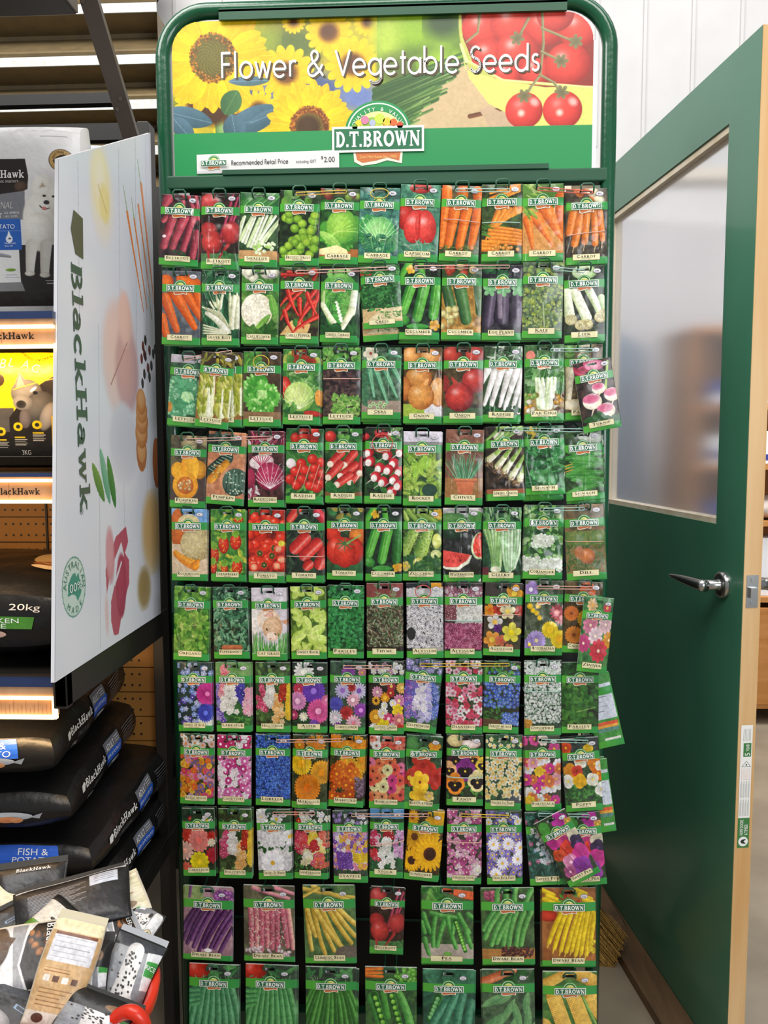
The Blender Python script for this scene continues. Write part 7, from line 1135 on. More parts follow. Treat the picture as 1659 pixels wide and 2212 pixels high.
for x, y0p, y1p in [(168, 350, 700), (256, 320, 720), (292, 300, 900), (315, 290, 1200), (213, 700, 1400), (267, 1000, 1300)]: PL(x, y0p, x + 4, y1p, .8, .8, 'b4b8c8')
PE(220, 420, 26, 110, 'eee6cc', 'e4e2e4', 14); PE(218, 400, 17, 70, 'f2ead4', 'f0e2a8', 8); PE(226, 440, 10, 40, 'efe0a0', 'e8d890', 8); PL(212, 400, 230, 458, 2, 3, 'dcc888')
PE(262, 780, 38, 130, 'f0cfc4', 'dcd2d8', 16); PE(275, 800, 24, 90, 'dcb0a8', 'c8a8b0', 14); PE(270, 690, 14, 60, 'f2cdbf', 'e8c4b8', 10); PL(275, 740, 240, 830, 1.2, 1.6, 'b08078')
PE(268, 960, 30, 90, 'd0d2de', 'dde0ea', 12)
for a_ in [(275, 460, 310, 672, 5), (290, 475, 318, 668, 4), (299, 445, 324, 640, 4.5), (305, 400, 334, 665, 6)]: PL(a_[0], a_[1], a_[2], a_[3], a_[4], 1.8, 'ee9048', 'd87030')
for a_ in [(266, 400, 275, 456), (284, 428, 290, 474), (297, 344, 304, 400), (321, 640, 328, 690)]: PL(*a_, 1.0, 1.6, '7aa050')
for (x, y, c) in [(314, 735, '3a3434'), (309, 748, '7a3428'), (312, 765, '7a3428'), (306, 775, '8a3a2c'), (323, 757, '7a3a30'), (331, 765, '3a3c40'), (335, 755, '3a3c40'), (314, 770, '4a3030'), (320, 795, '8a4034'), (327, 790, '4a4a4a'), (312, 808, '4a4440'), (323, 815, '4a4a4a'), (308, 828, '4a4a4a')]: PE(x, y, 2.6, 11, c, '2a2020')
for (x, y, rx, ry, c) in [(306, 975, 11, 44, 'b47850'), (306, 935, 13, 34, 'd89a60'), (307, 912, 13, 26, 'dca06a'), (306, 888, 12, 26, 'e0a670'), (305, 868, 10, 28, 'e0a060')]: PE(x, y, rx, ry, c, 'c07c48'); PE(x, y - 6, rx * .8, ry * .7, 'e4b07c', 'd89a60')
PE(338, 1000, 8, 54, 'c8743c', 'a85a2c')
for a_ in [(199, 1000, 226, 1084, '7aa84c', '3f7a3c'), (216, 968, 238, 1090, '8fc4a8', '4a9a78'), (232, 984, 250, 1098, '5a9a4c', '2f7038')]:
    a, b = pp(a_[0], a_[1]), pp(a_[2], a_[3]); L = math.hypot(b[0] - a[0], b[1] - a[1]); PA.l((a[0] + b[0]) / 2, (a[1] + b[1]) / 2, L, 24, math.degrees(math.atan2(b[1] - a[1], b[0] - a[0])), a_[4], a_[5])
PE(330, 1150, 22, 90, 'd8b074', 'dcc8a0', 20); PE(312, 1270, 14, 46, 'a89060', 'b8a478', 14)
PA.poly([pp(*q) for q in [(272, 1137), (250, 1160), (228, 1230), (231, 1285), (236, 1250), (247, 1210), (262, 1170), (268, 1200), (250, 1250), (240, 1300), (240, 1340), (246, 1372), (256, 1370), (266, 1310), (279, 1260), (279, 1210), (270, 1195), (277, 1170)]], 'b8586c')
PE(262, 1265, 11, 70, 'b04a62', 'a04058', 3, 4); PE(238, 1200, 9, 60, 'd8a0a8', 'c88894', 6); PL(262, 1215, 248, 1262, 3, 3, 'dcdce6'); PE(231, 1330, 4, 45, 'e4c4c8', 'e0d0d4', 4)
PE(160, 1268, 25.5, 66, '4a8a74'); PE(160, 1268, 24.3, 63, 'd0e0d8', 'c8dcd4')
PA.poly([pp(*q) for q in [(146, 1270), (150, 1255), (157, 1240), (163, 1238), (165, 1246), (169, 1236), (172, 1250), (176, 1262), (176, 1278), (172, 1290), (168, 1298), (163, 1286), (156, 1284), (148, 1290), (145, 1282)]], '4a9684')
fx, fz = np.meshgrid(np.linspace(0, 1, PA.nx), np.linspace(0, 1, PA.ny))
zt_ = pTL[2] + (pTR[2] - pTL[2]) * fx; Zg = zlo + (zt_ - zlo) * (1 - fz); tz_ = (Zg - zlo) / (pTL[2] - zlo); yl = pBL[1] + (pTL[1] - pBL[1]) * tz_; yr = pBR[1] + (pTR[1] - pBR[1]) * (Zg - zlo) / (pTR[2] - zlo); Yg = yl + (yr - yl) * fx
# colours are looked up by true position on the board
jj = np.clip(((zhi - Zg) / (zhi - zlo) * (PA.ny - 1)), 0, PA.ny - 1).round().astype(int); ii = np.clip((Yg - y0_) / (y1_ - y0_) * (PA.nx - 1), 0, PA.nx - 1).round().astype(int); cc_ = PA.a[jj, ii]
V = np.stack([np.full_like(fx, XG), Yg, Zg], -1); idx = np.arange(PA.nx * PA.ny).reshape(PA.ny, PA.nx); q = np.stack([idx[:-1, :-1], idx[1:, :-1], idx[1:, 1:], idx[:-1, 1:]], -1).reshape(-1, 4)
ep = mesh('end_panel', V.reshape(-1, 3), q, M['sign'], gon, cols=cc_.reshape(-1, 3))
m = MB(); m.hexa([(XG - .0062, pBL[1], zlo), (XG - .0008, pBL[1], zlo), (XG - .0008, pBR[1], zlo), (XG - .0062, pBR[1], zlo), (XG - .0062, pTL[1], pTL[2]), (XG - .0008, pTL[1], pTL[2]), (XG - .0008, pTR[1], pTR[2]), (XG - .0062, pTR[1], pTR[2])]); m.build('panel_core', M['edgewhite'], ep)
def pmap(x, z, l): return np.stack([np.full_like(x, XG + .0008) + l * .0003, x, z], 1)
def py(px, py_): q = atX(px, py_, XG); return q[1], q[2]
c = CM(); c.poly([py(*q) for q in [(158, 453), (178, 472), (179, 560), (162, 548), (152, 493)]][::-1], '5a6148', 0)
ya, zA = py(152, 565); yb, zB = py(152, 1110); yt, _ = py(180, 700); c.lay(slab('BlackHawk', 1.0), ya, zA, yt - ya, '45604e', 1, zA - zB, rot=-90)
yc, zc2 = py(160, 1268); ry_, rz_ = py(180, 1268)[0] - yc, (py(160, 1218)[1] - zc2)
for i, ch in enumerate('AUSTRALIAN'): q = math.radians(172 - i * 172 / 9); c.text(ch, yc + ry_ * math.cos(q), zc2 + rz_ * math.sin(q), .011, '3a7a66', 0, rot=math.degrees(q) - 90, center=True)
for i, ch in enumerate('MADE'): q = math.radians(-130 + i * 26); c.text(ch, yc + ry_ * math.cos(q), zc2 + rz_ * math.sin(q), .010, '3a7a66', 0, rot=math.degrees(q) + 90, center=True)
c.text('100%', yc, zc2, .014, 'f0f4f0', 1, width=ry_ * 1.6, center=True); y8, z8 = py(172, 1112); c.text('®', y8, z8, .012, '45604e', 0)
c.build('brand_lettering', pmap, M['sign'], ep)
# ---------------------------------------------------------------- bags
class Bag:
    def __init__(s, a, b, c, loc, Rm, thin=2, wr=.004, seed=0, puff=(.30, .38)):
        s.h = np.array([a, b, c]); s.loc = np.array(loc, float); s.R = np.array(Rm, float); s.t = thin; s.wr = wr; s.ph = np.random.RandomState(seed).rand(8) * 6.28; s.puff = puff
    def P(s, Q):
        Q = np.asarray(Q, float); o = [i for i in range(3) if i != s.t]; A, B = np.abs(Q[:, o[0]]), np.abs(Q[:, o[1]]); L = Q * s.h
        L[:, s.t] *= (1 - s.puff[0] * A ** 5) * (1 - s.puff[1] * B ** 5)
        for k in o: L[:, k] *= 1 - .05 * Q[:, s.t] ** 2
        a = L[:, o[0]] / .05; b = L[:, o[1]] / .05; ph = s.ph
        w = np.sin(a * 1.1 + ph[0] + 1.3 * np.sin(b * .7 + ph[1])) * .5 + np.sin(b * 1.7 + ph[2] + np.sin(a * 1.9 + ph[3])) * .35 + np.sin((a - b) * 2.6 + ph[4]) * .22
        L[:, s.t] += s.wr * w * np.sign(Q[:, s.t] + 1e-9) * np.clip(np.abs(Q[:, s.t]), 0, 1)
        L[:, o[0]] += s.wr * .5 * np.sin(b * 2.2 + ph[5]) * Q[:, o[0]]
        return L @ s.R.T + s.loc
    FA = {'front': (0, 2, 1, -1, 1), 'back': (0, 2, 1, 1, -1), 'right': (1, 2, 0, 1, 1), 'left': (1, 2, 0, -1, -1), 'top': (0, 1, 2, 1, 1), 'bottom': (0, 1, 2, -1, -1)}
    def q(s, f, u, v):
        i, j, k, sg, su = s.FA[f]; Q = np.zeros((len(u), 3)); Q[:, i] = u * su; Q[:, j] = v; Q[:, k] = sg; return Q
    def body(s, name, parent, mt, base='141414', arts={}, n=18, res=None):
        V = []; C = []; Fc = []; o = 0
        for f in s.FA:
            ar = arts.get(f); nx, ny = (ar.nx, ar.ny) if ar is not None else (n, n); gu, gv = np.meshgrid(np.linspace(-1, 1, nx), np.linspace(1, -1, ny))
            V.append(s.P(s.q(f, gu.ravel(), gv.ravel()))); C.append(ar.a.reshape(-1, 3) if ar is not None else np.tile(hx(base), (nx * ny, 1)))
            idx = np.arange(nx * ny).reshape(ny, nx) + o; Fc.append(np.stack([idx[:-1, :-1], idx[1:, :-1], idx[1:, 1:], idx[:-1, 1:]], -1).reshape(-1, 4)); o += nx * ny
        return mesh(name, np.concatenate(V), np.concatenate(Fc), mt, parent, cols=np.concatenate(C), smooth=True)
    def mapper(s, f, off=.0012):
        i, j, k, sg, su = s.FA[f]
        def fn(x, z, l):
            u, v = x / s.h[i], z / s.h[j]; Q = s.q(f, np.asarray(u, float), np.asarray(v, float)); p = s.P(Q); e = 1e-3
            Q2 = Q.copy(); Q2[:, i] += e; Q3 = Q.copy(); Q3[:, j] += e; n_ = np.cross(s.P(Q2) - p, s.P(Q3) - p); n_ /= np.linalg.norm(n_, axis=1)[:, None] + 1e-12; out = s.R @ (np.eye(3)[k] * sg); n_ *= np.sign(n_ @ out)[:, None]
            return p + n_ * (off + l * .0005)[:, None]
        return fn
Rz = lambda d: np.array([[math.cos(math.radians(d)), -math.sin(math.radians(d)), 0], [math.sin(math.radians(d)), math.cos(math.radians(d)), 0], [0, 0, 1]])
Rx_ = lambda d: np.array([[1, 0, 0], [0, math.cos(math.radians(d)), -math.sin(math.radians(d))], [0, math.sin(math.radians(d)), math.cos(math.radians(d))]])
def big_bag(xc, yn, z, a, b, c, yaw, label, front, side, seed, top=None, grp=None):
    R_ = Rz(yaw); near = np.array([xc, yn, z]); ctr = near + R_ @ np.array([-a, b, 0]); t = thing('dog_food_bag', label, 'dog food bag', (ctr[0], ctr[1], z - c), grp); B = Bag(a, b, c, ctr, R_, 2, .0035, seed); B.body('sack', t, M['bagprint'], '171616', n=36)
    if side:
        c_ = CM(); s0 = -b + .065; zc3 = c * .05
        c_.poly([(s0, zc3 - .001), (s0 + .012, zc3 - .002), (s0 + .017, zc3 + .012), (s0 + .012, zc3 + .018), (s0, zc3 + .015)], 'e4e4e2', 1)
        c_.lay(slab('BlackHawk', 1.0), s0 + .02, zc3, .019, 'ececea', 1, .115); c_.text('ORIGINAL', s0 + .055, zc3 - .024, .014, '55565a', 1, width=.06, slant=.15); c_.text('20kg', s0 + .03, zc3 - .038, .010, 'c8c8c6', 1, width=.028, slant=.2)
        p0 = s0 + .142; c_.rect(p0, .012, p0 + .085, c * .82, '6c6e76', 1, 6, 3); c_.rect(p0 + .004, -c * .35, p0 + .089, .012, '2a5fc8', 1, 6, 3); c_.text('ADULT', p0 + .008, .016, .015, 'e8e8ea', 2, width=.042, slant=.1); c_.text('FISH & POTATO', p0 + .008, -.004, .010, 'f0f4fa', 2, width=.072, slant=.1)
        for k in range(3): c_.rect(p0 + .055, .018 + k * .006, p0 + .078, .0205 + k * .006, 'b8b8bc', 2)
        c_.ell(p0 + .05, -c * .55, .03, .006, 'aab0b8', 2); c_.ell(p0 + .03, -c * .58, .012, .005, '5a5c60', 3)
        for k in range(9): c_.rect(p0 + .11 + (k % 3) * .002, c * .55 - k * .0075, p0 + .2 - (k % 4) * .006, c * .55 - k * .0075 + .0022, '77787c', 1, 3, 1)
        c_.build('side_print', B.mapper('right'), M['bagprint'], t)
    if front:
        c_ = CM(); front(c_, a, c); c_.build('front_print', B.mapper('front'), M['bagprint'], t)
    if top:
        c_ = CM(); top(c_, a, b); c_.build('top_print', B.mapper('top'), M['bagprint'], t)
    return t, B
def fp_front(sh=0.0, fish=True, patch=True):
    def f(c, a, cc):
        if patch:
            c.rect(a - .16, cc * .02, a - .055, cc * .92, '2a62d0', 1, 6, 4); c.rect(a - .2, cc * .02, a - .16, cc * .92, '606268', 1, 3, 3); c.text('FISH &', a - .125, cc * .50, cc * .3, 'f4f6fa', 2, width=.052, slant=.08); c.text('POTATO', a - .135, cc * .12, cc * .3, 'f4f6fa', 2, width=.068, slant=.08)
        if fish:
            z = -cc * .12; c.ell(a - .105, z, .045, .011, 'aeb4ba', 3); c.ell(a - .135, z - .001, .018, .009, '6a6460', 4); c.poly([(a - .065, z - .002), (a - .045, z + .008), (a - .05, z - .008)], '9aa0a8', 3); c.ell(a - .10, z - .007, .02, .008, 'd8895a', 5); c.ell(a - .085, z - .008, .01, .007, 'e09a68', 6)
    return f
G20 = 'stacked black dog food bags under the end panel'
big_bag(-.578, 1.165, .808, .24, .30, .049, 7.2, 'black fish and potato dog food bag, topmost of the low stack', fp_front(), True, 1, grp=G20)
big_bag(-.565, 1.185, .708, .24, .30, .047, 6.5, 'black dog food bag second from top of the low stack', fp_front(patch=False), True, 2, grp=G20)
big_bag(-.535, 1.195, .612, .25, .31, .046, 0.5, 'black dog food bag third down, its bare grey top showing at right', fp_front(), True, 3, grp=G20)
big_bag(-.545, 1.20, .518, .25, .30, .045, -.5, 'black dog food bag at the bottom of the low stack', None, True, 4, grp=G20)
def chick_top(c, a, b):
    c.ell(a - .08, -b + .20, .05, .06, 'caa878', 1); c.ell(a - .05, -b + .19, .045, .04, 'dcc49a', 2); c.ell(a - .06, -b + .14, .05, .02, '8a5030', 2); c.ell(a - .07, -b + .115, .03, .012, 'd8c0a0', 3)
def chick_front(c, a, cc):
    c.text('20kg', a - .085, cc * .45, .017, 'e8e0d4', 1, width=.05, slant=.15); c.poly([(a - .2, cc * .25), (a - .045, cc * .2), (a - .05, -cc * .25), (a - .2, -cc * .2)], '4f8f34', 1); c.text('CHICKEN', a - .15, -cc * .02, .013, 'f0f4ec', 2, width=.08); c.text('& RICE', a - .15, -cc * .22, .013, 'f0f4ec', 2, width=.06); c.ell(a - .12, -cc * .45, .03, .012, 'd8b0a0', 2); c.rect(a - .16, cc * .5, a - .1, cc * .53, 'c8c0b4', 1); c.rect(a - .16, cc * .42, a - .11, cc * .45, 'c8c0b4', 1)
big_bag(-.548, 1.15, 1.03, .25, .21, .072, 0, 'large black chicken and rice dog food bag lying on the lowest lit shelf', chick_front, False, 5, chick_top)
# white dog bag, upper shelf
def px_art(x0, y0, x1, y1, Yp, seed, bg): return None
def stand_bag(name, label, x0, y0, x1, y1, Yp, thick, artf, seed, base, lean=0.0):
    A_ = atY(x0, y1, Yp); B_ = atY(x1, y0, Yp); a = (B_[0] - A_[0]) / 2; c = (B_[2] - A_[2]) / 2; ctr = [(A_[0] + B_[0]) / 2, Yp + thick, (A_[2] + B_[2]) / 2]; t = thing('dog_food_bag', label, 'dog food bag', (ctr[0], ctr[1], ctr[2] - c))
    Bg = Bag(a, thick, c, ctr, Rx_(lean), 1, .0022, seed, (.45, .35)); W_, H_ = x1 - x0, y1 - y0; ar = Art(W_, H_, .9, seed, base); artf(ar, x0, y0)
    Bg.body('pouch', t, M['bagprint'], base, {'front': ar}, n=20); return t, Bg, a, c, W_, H_
def white_art(a, X0, Y0):
    p = lambda x, y: (x - X0, y - Y0); a.bg('dddad9', 'e6e3e2', 60); a.rect(*p(-200, 262), *p(200, 264), 'c4c0c0'); a.rect(*p(88, 276), *p(142, 277.6), 'a8a4a6'); a.poly([p(46, 600), p(170, 560), p(170, 670), p(-140, 670), p(-140, 600)], '2b2522'); a.rect(*p(38, 560), *p(170, 670), '2b2522'); a.rect(*p(40, 530), *p(170, 640), '2f2926')
    a.poly([p(-140, 332), p(59, 331), p(66, 372), p(64, 402), p(2, 426), p(-140, 426)], '2a2420'); a.e(*p(50, 395), 14, 12, 0, '5a4636', '3a2c22'); a.poly([p(-140, 430), p(58, 406), p(57, 472), p(-140, 472)], '7c7c80'); a.rect(*p(-140, 470), *p(47, 541), '2b62b8'); a.rect(*p(-140, 497), *p(47, 498), '7f9fd0'); a.e(*p(21, 516), 7, 9, 0, 'f0f2f4'); a.k(*p(21, 510), *p(21, 499), 4, 1, 'f0f2f4'); a.e(*p(22, 515), 3, 2, 0, '2b3a50'); a.rect(*p(-140, 542), *p(40, 616), 'e8e6e4'); a.k(*p(-10, 550), *p(20, 556), 5, 3, 'a8a8ac', '6a6a70'); a.l(*p(20, 587), 24, 7, 0, '8aa83c', '5a8a2c'); a.rect(*p(8, 598), *p(32, 599), '8a8a90'); a.rect(*p(6, 604), *p(38, 605), '8a9ab8'); a.poly([p(-140, 616), p(42, 616), p(47, 636), p(-140, 636)], '8c8a8a')
    # samoyed dog
    for (x, y, rx, ry, q) in [(96, 400, 24, 32, 0), (92, 470, 40, 60, 0), (85, 500, 34, 46, 0), (118, 420, 14, 40, 0)]: a.e(*p(x, y), rx, ry, q, 'f0ede6', 'dcd6cc', 0, 3)
    a.k(*p(68, 530), *p(62, 590), 13, 9, 'ece8e0', 'cfc8bc'); a.k(*p(98, 530), *p(93, 596), 12, 9, 'ece8e0', 'cfc8bc'); a.e(*p(61, 596), 11, 6, 0, 'e8e2d8', 'c8bfb2'); a.e(*p(93, 600), 11, 6, 0, 'e8e2d8', 'c8bfb2'); a.poly([p(84, 402), p(95, 380), p(108, 396)], 'e6dfd2'); a.poly([p(89, 398), p(95, 387), p(101, 396)], 'b8a890')
    a.e(*p(98, 417), 3.6, 2.6, 0, '2a2420'); a.e(*p(116, 418), 3, 2.6, 0, '2a2420'); a.e(*p(102, 432), 6, 5, 0, '2c2a2a', '4a4646'); a.k(*p(88, 440), *p(96, 449), 1.2, 1.2, '2a2422'); a.k(*p(96, 449), *p(107, 445), 1.2, 1, '2a2422'); a.e(*p(97, 446), 5, 4, 10, 'd88a8a', 'b86a6c'); a.e(*p(132, 334), 24, 26, 0, '3a2f22'); a.e(*p(132, 334), 22.5, 24.5, 0, 'b8935a', 'a88450'); a.poly([p(116, 336), p(122, 328), p(130, 322), p(138, 320), p(146, 328), p(148, 340), p(138, 346), p(120, 344)], '2e261e')
    a.rect(*p(94, 612), *p(120, 614), 'c8c4c0'); a.rect(*p(96, 618), *p(118, 620), 'c8c4c0')
t, Bg, a, c, W_, H_ = stand_bag('wb', 'tall white dog food bag picturing a fluffy white dog, top shelf', -110, 253, 164, 694, 1.252, .045, white_art, 11, 'd8d5d4')
kx = 2 * a / W_; cxm = lambda px: (px + 110) * kx - a; czm = lambda py_: c - (py_ - 253) * (2 * c / H_)
cm = CM(); V, Fc = slab('BlackHawk', 1.0); cm.lay((V, Fc), cxm(-40), czm(376), .013, 'ece8e4', 1, cxm(58) - cxm(-40)); cm.text('ingredient matters', cxm(-22), czm(387), .006, 'b8b2ac', 1, cxm(46) - cxm(-22)); cm.text('ORIGINAL', cxm(-32), czm(447), .012, 'c4c2c2', 1, cxm(33) - cxm(-32), slant=.15); cm.text('ADULT', cxm(-44), czm(468), .008, 'ececec', 1, cxm(10) - cxm(-44)); cm.text('ALL BREEDS', cxm(14), czm(459), .0035, 'e4e4e6', 1, cxm(46) - cxm(14)); cm.text('ALL SIZES', cxm(16), czm(467), .0035, 'e4e4e6', 1, cxm(42) - cxm(16)); cm.text('& POTATO', cxm(-26), czm(493), .0075, 'f4f6fa', 1, cxm(35) - cxm(-26)); cm.text('Made with', cxm(12), czm(528), .003, 'e4ecf8', 1, cxm(35) - cxm(12)); cm.text('Emu Oil', cxm(12), czm(534), .003, 'e4ecf8', 1, cxm(28) - cxm(12))
for i, ch in enumerate('AUSTRALIAN'): q_ = math.radians(165 - i * 16); cm.text(ch, cxm(132) + .0125 * math.cos(q_), czm(334) + .0135 * math.sin(q_), .0042, '3a2f22', 1, rot=math.degrees(q_) - 90, center=True)
cm.text('100%', cxm(132), czm(338), .006, 'd8c8a8', 1, width=.018, center=True); cm.build('front_print', Bg.mapper('front', .001), M['bagprint'], t)
stand_bag('wb2', 'second white dog food bag mostly hidden behind the first', 100, 301, 212, 660, 1.36, .03, lambda a, x, y: a.bg('c8ccd2', 'd4d6da', 60), 12, 'ccd0d4')
def yel_art(a, X0, Y0):
    p = lambda x, y: (x - X0, y - Y0); a.bg('f2c810', 'e8b80c', 60); a.e(*p(60, 960), 90, 74, 0, '231d16', '1a1510', 0, 3); a.rect(*p(-140, 930), *p(140, 1020), '1f1a14'); a.rect(*p(-140, 880), *p(30, 935), '54504c') 
    a.poly([p(20, 902), p(60, 850), p(125, 800), p(125, 960), p(20, 950)], '241d16'); a.e(*p(60, 845), 34, 30, -10, '8a8580', '4a4642', 0, 2); a.poly([p(30, 842), p(46, 797), p(70, 830)], '7a706a'); a.poly([p(37, 836), p(47, 806), p(60, 832)], 'a8988c'); a.e(*p(84, 880), 30, 40, 30, '6c6864', '2f2b28', 0, 2); a.e(*p(52, 868), 22, 18, 10, 'a09a94', '6a6662', 0, 2); a.e(*p(48, 872), 11, 9, 0, '26221f', '4a4644'); a.e(*p(54, 905), 12, 22, 0, '7a6f6c', '5a504e'); a.e(*p(80, 846), 5, 4, 0, '16181c'); a.e(*p(76, 838), 9, 3, -40, 'd8e0e8'); a.k(*p(32, 838), *p(120, 812), 1.2, 1, 'e8b040'); a.e(*p(100, 900), 14, 34, 20, 'b8b0aa', '6a645e', 0, 2)
    for (x, y) in [(1, 934), (38, 923), (78, 919)]: a.e(*p(x, y), 10, 10, 0, 'e8d014', 'd8b810'); a.e(*p(x, y), 4.5, 4.5, 0, '2a241a')
    for (x, y) in [(-10, 952), (30, 946), (68, 936)]: a.rect(*p(x, y), *p(x + 22, y + 3), 'd8b818'); [a.rect(*p(x, y + 6 + 4 * k), *p(x + 26 - 3 * (k % 2), y + 7.4 + 4 * k), 'b8b0a4') for k in range(4)]
    a.e(*p(-2, 816), 15, 15, 0, '3a2412'); a.rect(*p(106, 898), *p(125, 970), 'd8b414'); a.rect(*p(-140, 991), *p(140, 993), 'a8a090')
t, Bg, a, c, W_, H_ = stand_bag('yb', 'small yellow and black dog food bag with a grey husky, middle shelf', -110, 752, 130, 1012, 1.19, .04, yel_art, 13, '1f1a14')
kx = 2 * a / W_; cxm = lambda px: (px + 110) * kx - a; czm = lambda py_: c - (py_ - 752) * (2 * c / H_)
cm = CM()
for i, (ch, x, y, h_) in enumerate([('B', 3, 788, .016), ('L', 22, 785, .015), ('A', 50, 788, .014), ('C', 72, 797, .014)]): cm.text(ch, cxm(x), czm(y), h_, 'f8e8a0', 1, rot=-8 - i * 3)
for i, ch in enumerate('PACKED WITH CHICKEN'): x = 44 + i * 4.0; y = 758 + 22 * math.sin(max(0, (x - 44)) / 76 * 2.3); 
for i, ch in enumerate('PACKED CHICKEN'):
    x = 46 + i * 4.6; y = 758 + 16 * math.sin(i / 13 * 2.6); cm.text(ch, cxm(x), czm(y), .0042, '3a2c10', 1, rot=-18 + i * 1.5) if ch != ' ' else None
cm.text('3KG', cxm(43), czm(987), .008, 'd8d2c8', 1, width=cxm(62) - cxm(43)); cm.build('front_print', Bg.mapper('front', .001), M['bagprint'], t)
# ---------------------------------------------------------------- red tub heaped with sample bags
tc = atZ(80, 2152, .60); tcx, tcy = tc[0], tc[1]; tr_ = .148
tub = thing('red_tub', 'round red plastic tub heaped with small sample bags', 'tub', (tcx, tcy, 0))
m = MB(); prof = [(.0, .004), (.105, .004), (.108, 0.0), (.112, .01), (.138, .57), (.150, .585), (.152, .597), (.148, .603), (.141, .598), (.134, .585), (.106, .02), (0, .02)]
m.lathe(prof, (tcx, tcy, 0), 48); m.build('body', M['red'], tub, smooth=True)
hc = atZ(300, 2190, .615); m = MB(); hp = [atZ(238, 2208, .60), atZ(262, 2190, .612), atZ(285, 2186, .618), atZ(302, 2197, .612), atZ(312, 2216, .6)]; m.tube(smooth_by([atZ(225, 2225, .585)] + hp + [atZ(312, 2240, .585)], 6), .0085, 10); m.build('handle', M['red'], tub, smooth=True)
def s_white(a): a.bg('d8d6d6', 'e6e4e4', 30); a.poly([(0, 0), (100, 0), (100, 52), (64, 66), (22, 56), (0, 40)], '1f1b1a'); a.eb(26, 5, ['b8763c', '8a5224', '3a2416'], 20, 50, 14, 56, .1); a.poly([(0, 56), (22, 60), (64, 70), (100, 56), (100, 74), (0, 84)], '9a9a9e'); a.e(30, 112, 34, 26, 0, '6a5444', '352a22', 0, 3); a.poly([(12, 108), (22, 76), (44, 94)], '5a4434'); a.e(26, 110, 8, 5, 0, '1c1816'); a.e(54, 126, 8, 6, 0, '1c1816'); a.e(78, 122, 16, 16, 0, '6a5020'); a.e(78, 122, 14, 14, 0, 'd0b060', 'b89848'); a.poly([(68, 122), (76, 114), (86, 116), (88, 126), (80, 130), (70, 128)], '2a241c'); a.rect(0, 146, 100, 170, 'e8e6e4')
def s_kraft(a): a.bg('c8a272', 'd4b082', 26); a.rect(0, 0, 100, 20, 'e8dcb4'); a.rect(8, 24, 92, 70, 'dedde2'); [a.rect(14, 30 + i * 8, 84, 31 + i * 8, 'a8a8b0') for i in range(5)]; a.rect(8, 22, 92, 27, '7a4a34'); [a.rect(14 + i * 18, 92, 26 + i * 18, 101, 'e8e0d8' if i % 2 == 0 else '6a4a3c') for i in range(4)]; [a.rect(12, 80 + i * 5, 60, 81.4 + i * 5, 'a06c44') for i in range(2)]; [a.rect(12, 112 + i * 6, 78 - (i % 3) * 10, 113.6 + i * 6, '9c7048') for i in range(5)]; a.rect(0, 146, 100, 170, 'dccfc0'); a.e(26, 156, 12, 7, 0, '5a3a30')
def s_black(a): a.bg('1b1a1c', '242226', 30); [a.rect(10, 30 + i * 4.5, 62 - (i % 4) * 5, 31.8 + i * 4.5, '8a8a90') for i in range(16)]; a.rect(66, 12, 92, 52, 'c4c8d4'); [a.rect(70, 18 + i * 7, 88, 19.6 + i * 7, '6a6c78') for i in range(4)]; a.e(30, 128, 26, 14, 0, '8a5a3c', '4a2c1c'); a.rect(0, 0, 100, 5, 'd8d6d4')
def s_cream(a): a.bg('d8cca4', 'e4dabc', 26); a.rect(0, 0, 100, 14, 'f0e8cc'); a.rect(18, 30, 84, 66, 'e8dfc0'); a.rect(10, 74, 90, 80, 'b08a5c'); a.e(60, 118, 30, 22, 0, 'b8986c', '7a5c3c'); a.rect(70, 16, 90, 22, '4a4038')
def s_dal(a):
    a.bg('7c7e84', '9a9ca0', 40); a.rect(0, 0, 100, 22, '3c3e44'); a.poly([(70, 20), (100, 14), (100, 80), (84, 84)], 'e4e4e6'); a.poly([(76, 34), (100, 30), (100, 58), (80, 60)], '3f9a44'); a.k(46, 26, 52, 100, 17, 20, 'f0eeec', 'c8c4c2'); a.e(54, 110, 24, 18, 0, 'f0eeec', 'cfcaca'); a.e(34, 122, 9, 7, 0, 'e8e4e2'); a.e(76, 120, 9, 7, 20, '3a3634')
    for i in range(70): a.e(46 + a.r.randn() * 11, 28 + a.r.rand() * 95, 2.4, 1.8, a.r.rand() * 90, '24201f')
    a.rect(0, 130, 100, 170, 'e0dfe0'); a.e(20, 146, 15, 15, 0, '8a7440'); a.e(20, 146, 13, 13, 0, 'd8cca4'); a.poly([(12, 146), (20, 139), (28, 144), (26, 152), (14, 152)], '2a2620')
def s_dal2(a): s_dal(a); a.rect(0, 0, 100, 50, '1c1b1d'); a.e(70, 30, 16, 10, 0, '8a6a4c')
def s_dark(a): a.bg('201f22', '141416', 20); a.poly([(10, 20), (50, 10), (70, 40), (20, 60)], '3c3e44'); a.rect(54, 60, 84, 72, '8aa0c0'); a.rect(58, 62, 80, 70, '2c3440'); a.e(40, 110, 26, 20, 0, 'b8b4b4', '5a5654')
def s_lab(a): a.bg('d4cfc6', 'e4e0da', 30); a.rect(0, 0, 100, 34, '1c1b1d'); a.e(50, 86, 30, 34, 0, 'efe9df', 'cfc5b6'); a.e(50, 92, 8, 6, 0, '2a2624'); a.rect(0, 130, 100, 170, '5f8f34')
